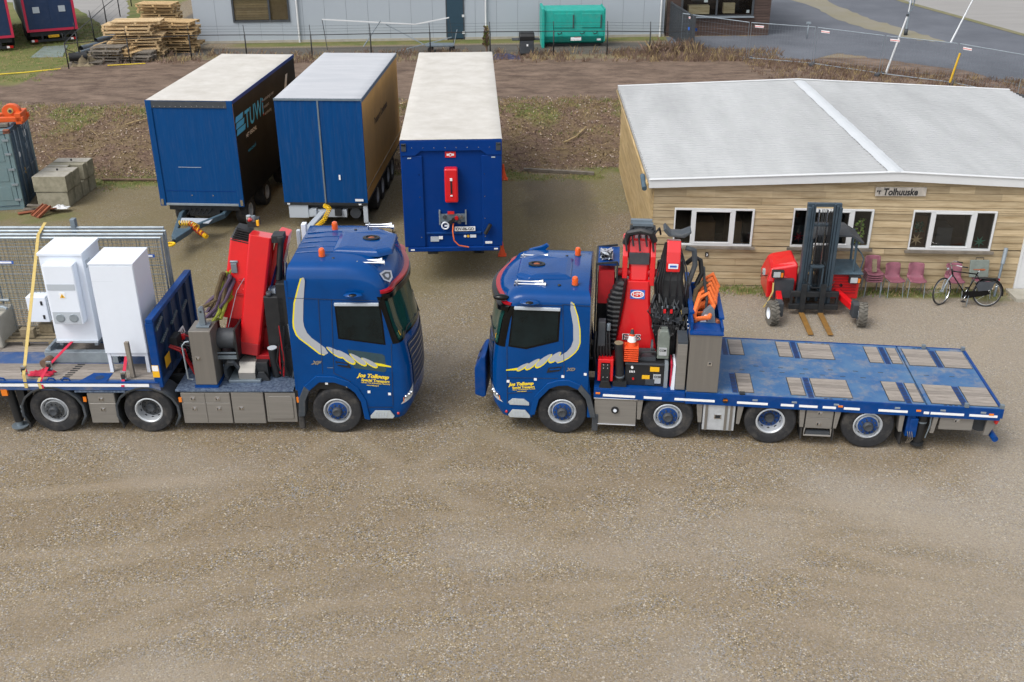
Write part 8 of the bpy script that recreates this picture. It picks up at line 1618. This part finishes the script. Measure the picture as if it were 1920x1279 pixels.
b = MB(); [b.bar(p, q, .035, .035, 'dark_steel') for p, q in (((.58, .95, 1.1), (.58, .95, 3.35)), ((.98, .95, 1.9), (.98, .95, 3.4)), ((.58, .95, 3.35), (.98, .95, 3.4)), ((.58, 1.9, 3.35), (.98, 1.9, 3.4)), ((.58, .95, 3.35), (.58, 1.9, 3.35)))]; b.bx(.62, .93, .98, 1.25, 2.5, 3.2, 'red_dark'); b.build('guard_frame', ck)
crum = MB(); 
for k in range(110): crum.add([(rnd.uniform(.62, .9), 1.05+rnd.uniform(0, .5), 3.36+rnd.uniform(0, .13)) for _ in range(2)]+[(rnd.uniform(.62, .9), 1.05+rnd.uniform(0, .5), 3.38+rnd.uniform(0, .1))], [(0, 1, 2)], rnd.choice(['alloy', 'cabinet_grey', 'dark_steel']))
crum.bx(.6, 1.02, 1.0, 1.9, 3.3, 3.36, 'blue_chassis'); crum.build('foil_wrap', ck, flat=True)
b = MB(); b.bx(.66, .8, .25, .45, 1.9, 2.42, 'dark_grey'); b.bx(.66, .9, .3, .6, 1.7, 1.95, 'black_plastic'); b.cyl((.86, .25, 2.25), (.86, .25, 2.4), .04, 'zinc', 8); [b.tube([(.62+.05*k, .3, 2.2), (.6+.06*k, .25, 1.8), (.66+.06*k, .3, 1.3)], .02, 'black_plastic', 6) for k in range(6)]; b.build('air_filter', RT_, .015)
b = MB(); b.bx(.68, .74, .12, .3, 1.2, 1.68, 'red_paint'); b.bx(.92, .98, .12, .3, 1.2, 1.68, 'red_paint'); b.bx(.74, .92, .12, .3, 1.6, 1.68, 'red_paint'); st_ = b.build('stabiliser', RT_, .012); b = MB(); b.bx(.745, .915, .1, .28, 1.12, 1.59, 'black_plastic'); b.prism([(.7, 1.06), (.98, 1.06), (.9, 1.25), (.76, 1.25)], 'y', .02, .1, 'black_plastic'); [b.cyl((x, .09, z), (x, .1, z), .014, 'chrome', 6) for x in (.79, .87) for z in (1.3, 1.5, 1.57)]; b.build('leg_foot', st_, .008)
b = MB(); b.cyl((1.13, .2, 1.1), (1.07, .22, 2.0), .085, 'black_plastic', 18); b.cyl((1.07, .22, 2.0), (1.07, .22, 2.015), .088, 'wood_old', 18); b.cyl((1.12, .2, 1.28), (1.118, .2, 1.31), .09, 'zinc', 18); b.bx(.98, 1.25, .1, .35, 1.07, 1.2, 'dark_steel'); b.build('stabiliser_leg', RT_)
b = MB(); b.bx(1.22, 2.02, .2, .75, 1.09, 1.6, 'black_plastic'); gn = b.build('power_unit', RT_, .015)
b = MB(); b.bx(1.21, 2.0, .18, .2, 1.56, 1.59, 'dark_grey'); b.bx(1.98, 2.05, .16, .75, 1.09, 1.61, 'galvanised'); b.cyl((1.35, .17, 1.5), (1.35, .2, 1.5), .025, 'white_foil', 10); b.cyl((1.38, .17, 1.25), (1.38, .2, 1.25), .022, 'red_lamp', 10); [b.bx(1.3+.03*k, 1.315+.03*k, .19, .2, 1.38, 1.42, 'white_foil') for k in range(4)]; b.bx(1.62, 1.8, .19, .2, 1.12, 1.25, 'dark_grey'); b.bx(1.7, 1.88, .19, .2, 1.42, 1.52, 'label_yellow'); b.bx(1.55, 1.7, .19, .2, 1.25, 1.33, 'label_yellow'); b.build('control_panel', gn)
b = MB(); b.bx(1.77, 1.92, .19, .2, 1.16, 1.36, 'alloy'); b.text('CCM', .06, (1.785, .185, 1.29), (1, 0, 0), (0, 0, 1), 'black_plastic', bold=.002); b.build('label_plate', gn)
b = MB(); b.bx(1.35, 1.8, .3, .7, 1.6, 1.68, 'dark_grey'); b.tube([(1.5, .3, 1.68), (1.52, .3, 1.78), (1.8, .3, 1.8)], .02, 'dark_steel', 6); b.lathe([(.13, -.02), (.13, .02), (.05, .02)], 'dark_grey', tr(1.72, .45, 1.85) @ rot('Y', 90)); b.build('reel', gn)
f = thing('fuel_can', 'dusty grey-green metal can standing behind the black power unit', 'can', tuple(RM @ Vector((1.94, .42, 1.64))), -5.775)
b = MB(); b.prism([(-.115, 0), (.115, 0), (.115, .48), (.08, .6), (-.08, .6), (-.115, .5)], 'y', -.1, .14, 'board_green'); b.build('body', f, .015); b = MB(); b.tube([(-.08, .02, .6), (-.06, .02, .66), (.06, .02, .66), (.08, .02, .6)], .014, 'dark_steel', 6); b.build('handle', f); b = MB(); b.bx(-.085, .07, -.108, -.101, .08, .25, 'alloy'); b.text('CCM', .06, (-.075, -.11, .17), (1, 0, 0), (0, 0, 1), 'black_plastic', bold=.002); b.build('label_plate', f)
nmz = ['bottom', 'second', 'third', 'fourth', 'fifth', 'sixth', 'top']
base = None
for k in range(7):
    q = RM @ Vector((1.32, .32, 1.62+.045*k)); lb = ('white-banded orange cone, top one of the stack on the flatbed truck' if k == 6 else 'orange traffic cone, %s from the bottom of the stack on the flatbed truck' % nmz[k]) if k else 'orange traffic cone at the very bottom of the stack on the flatbed truck'
    r = thing('traffic_cone', lb, 'cone', tuple(q), -5.775, 'stacked cones on the flatbed truck'); b = MB(); b.bx(-.14, .14, -.14, .14, 0, .025, 'cone_orange'); b.build('base', r, .008); b = MB(); b.lathe([(.105, .025), (.02, .38), (.0, .38)], 'cone_orange', n=16); b.build('body', r)
    if k == 6: b = MB(); b.lathe([(.087, .12), (.058, .24)], 'white_foil', n=16); b.lathe([(.045, .28), (.022, .38)], 'dark_grey', n=16); b.build('sleeve', r)
split_parts()
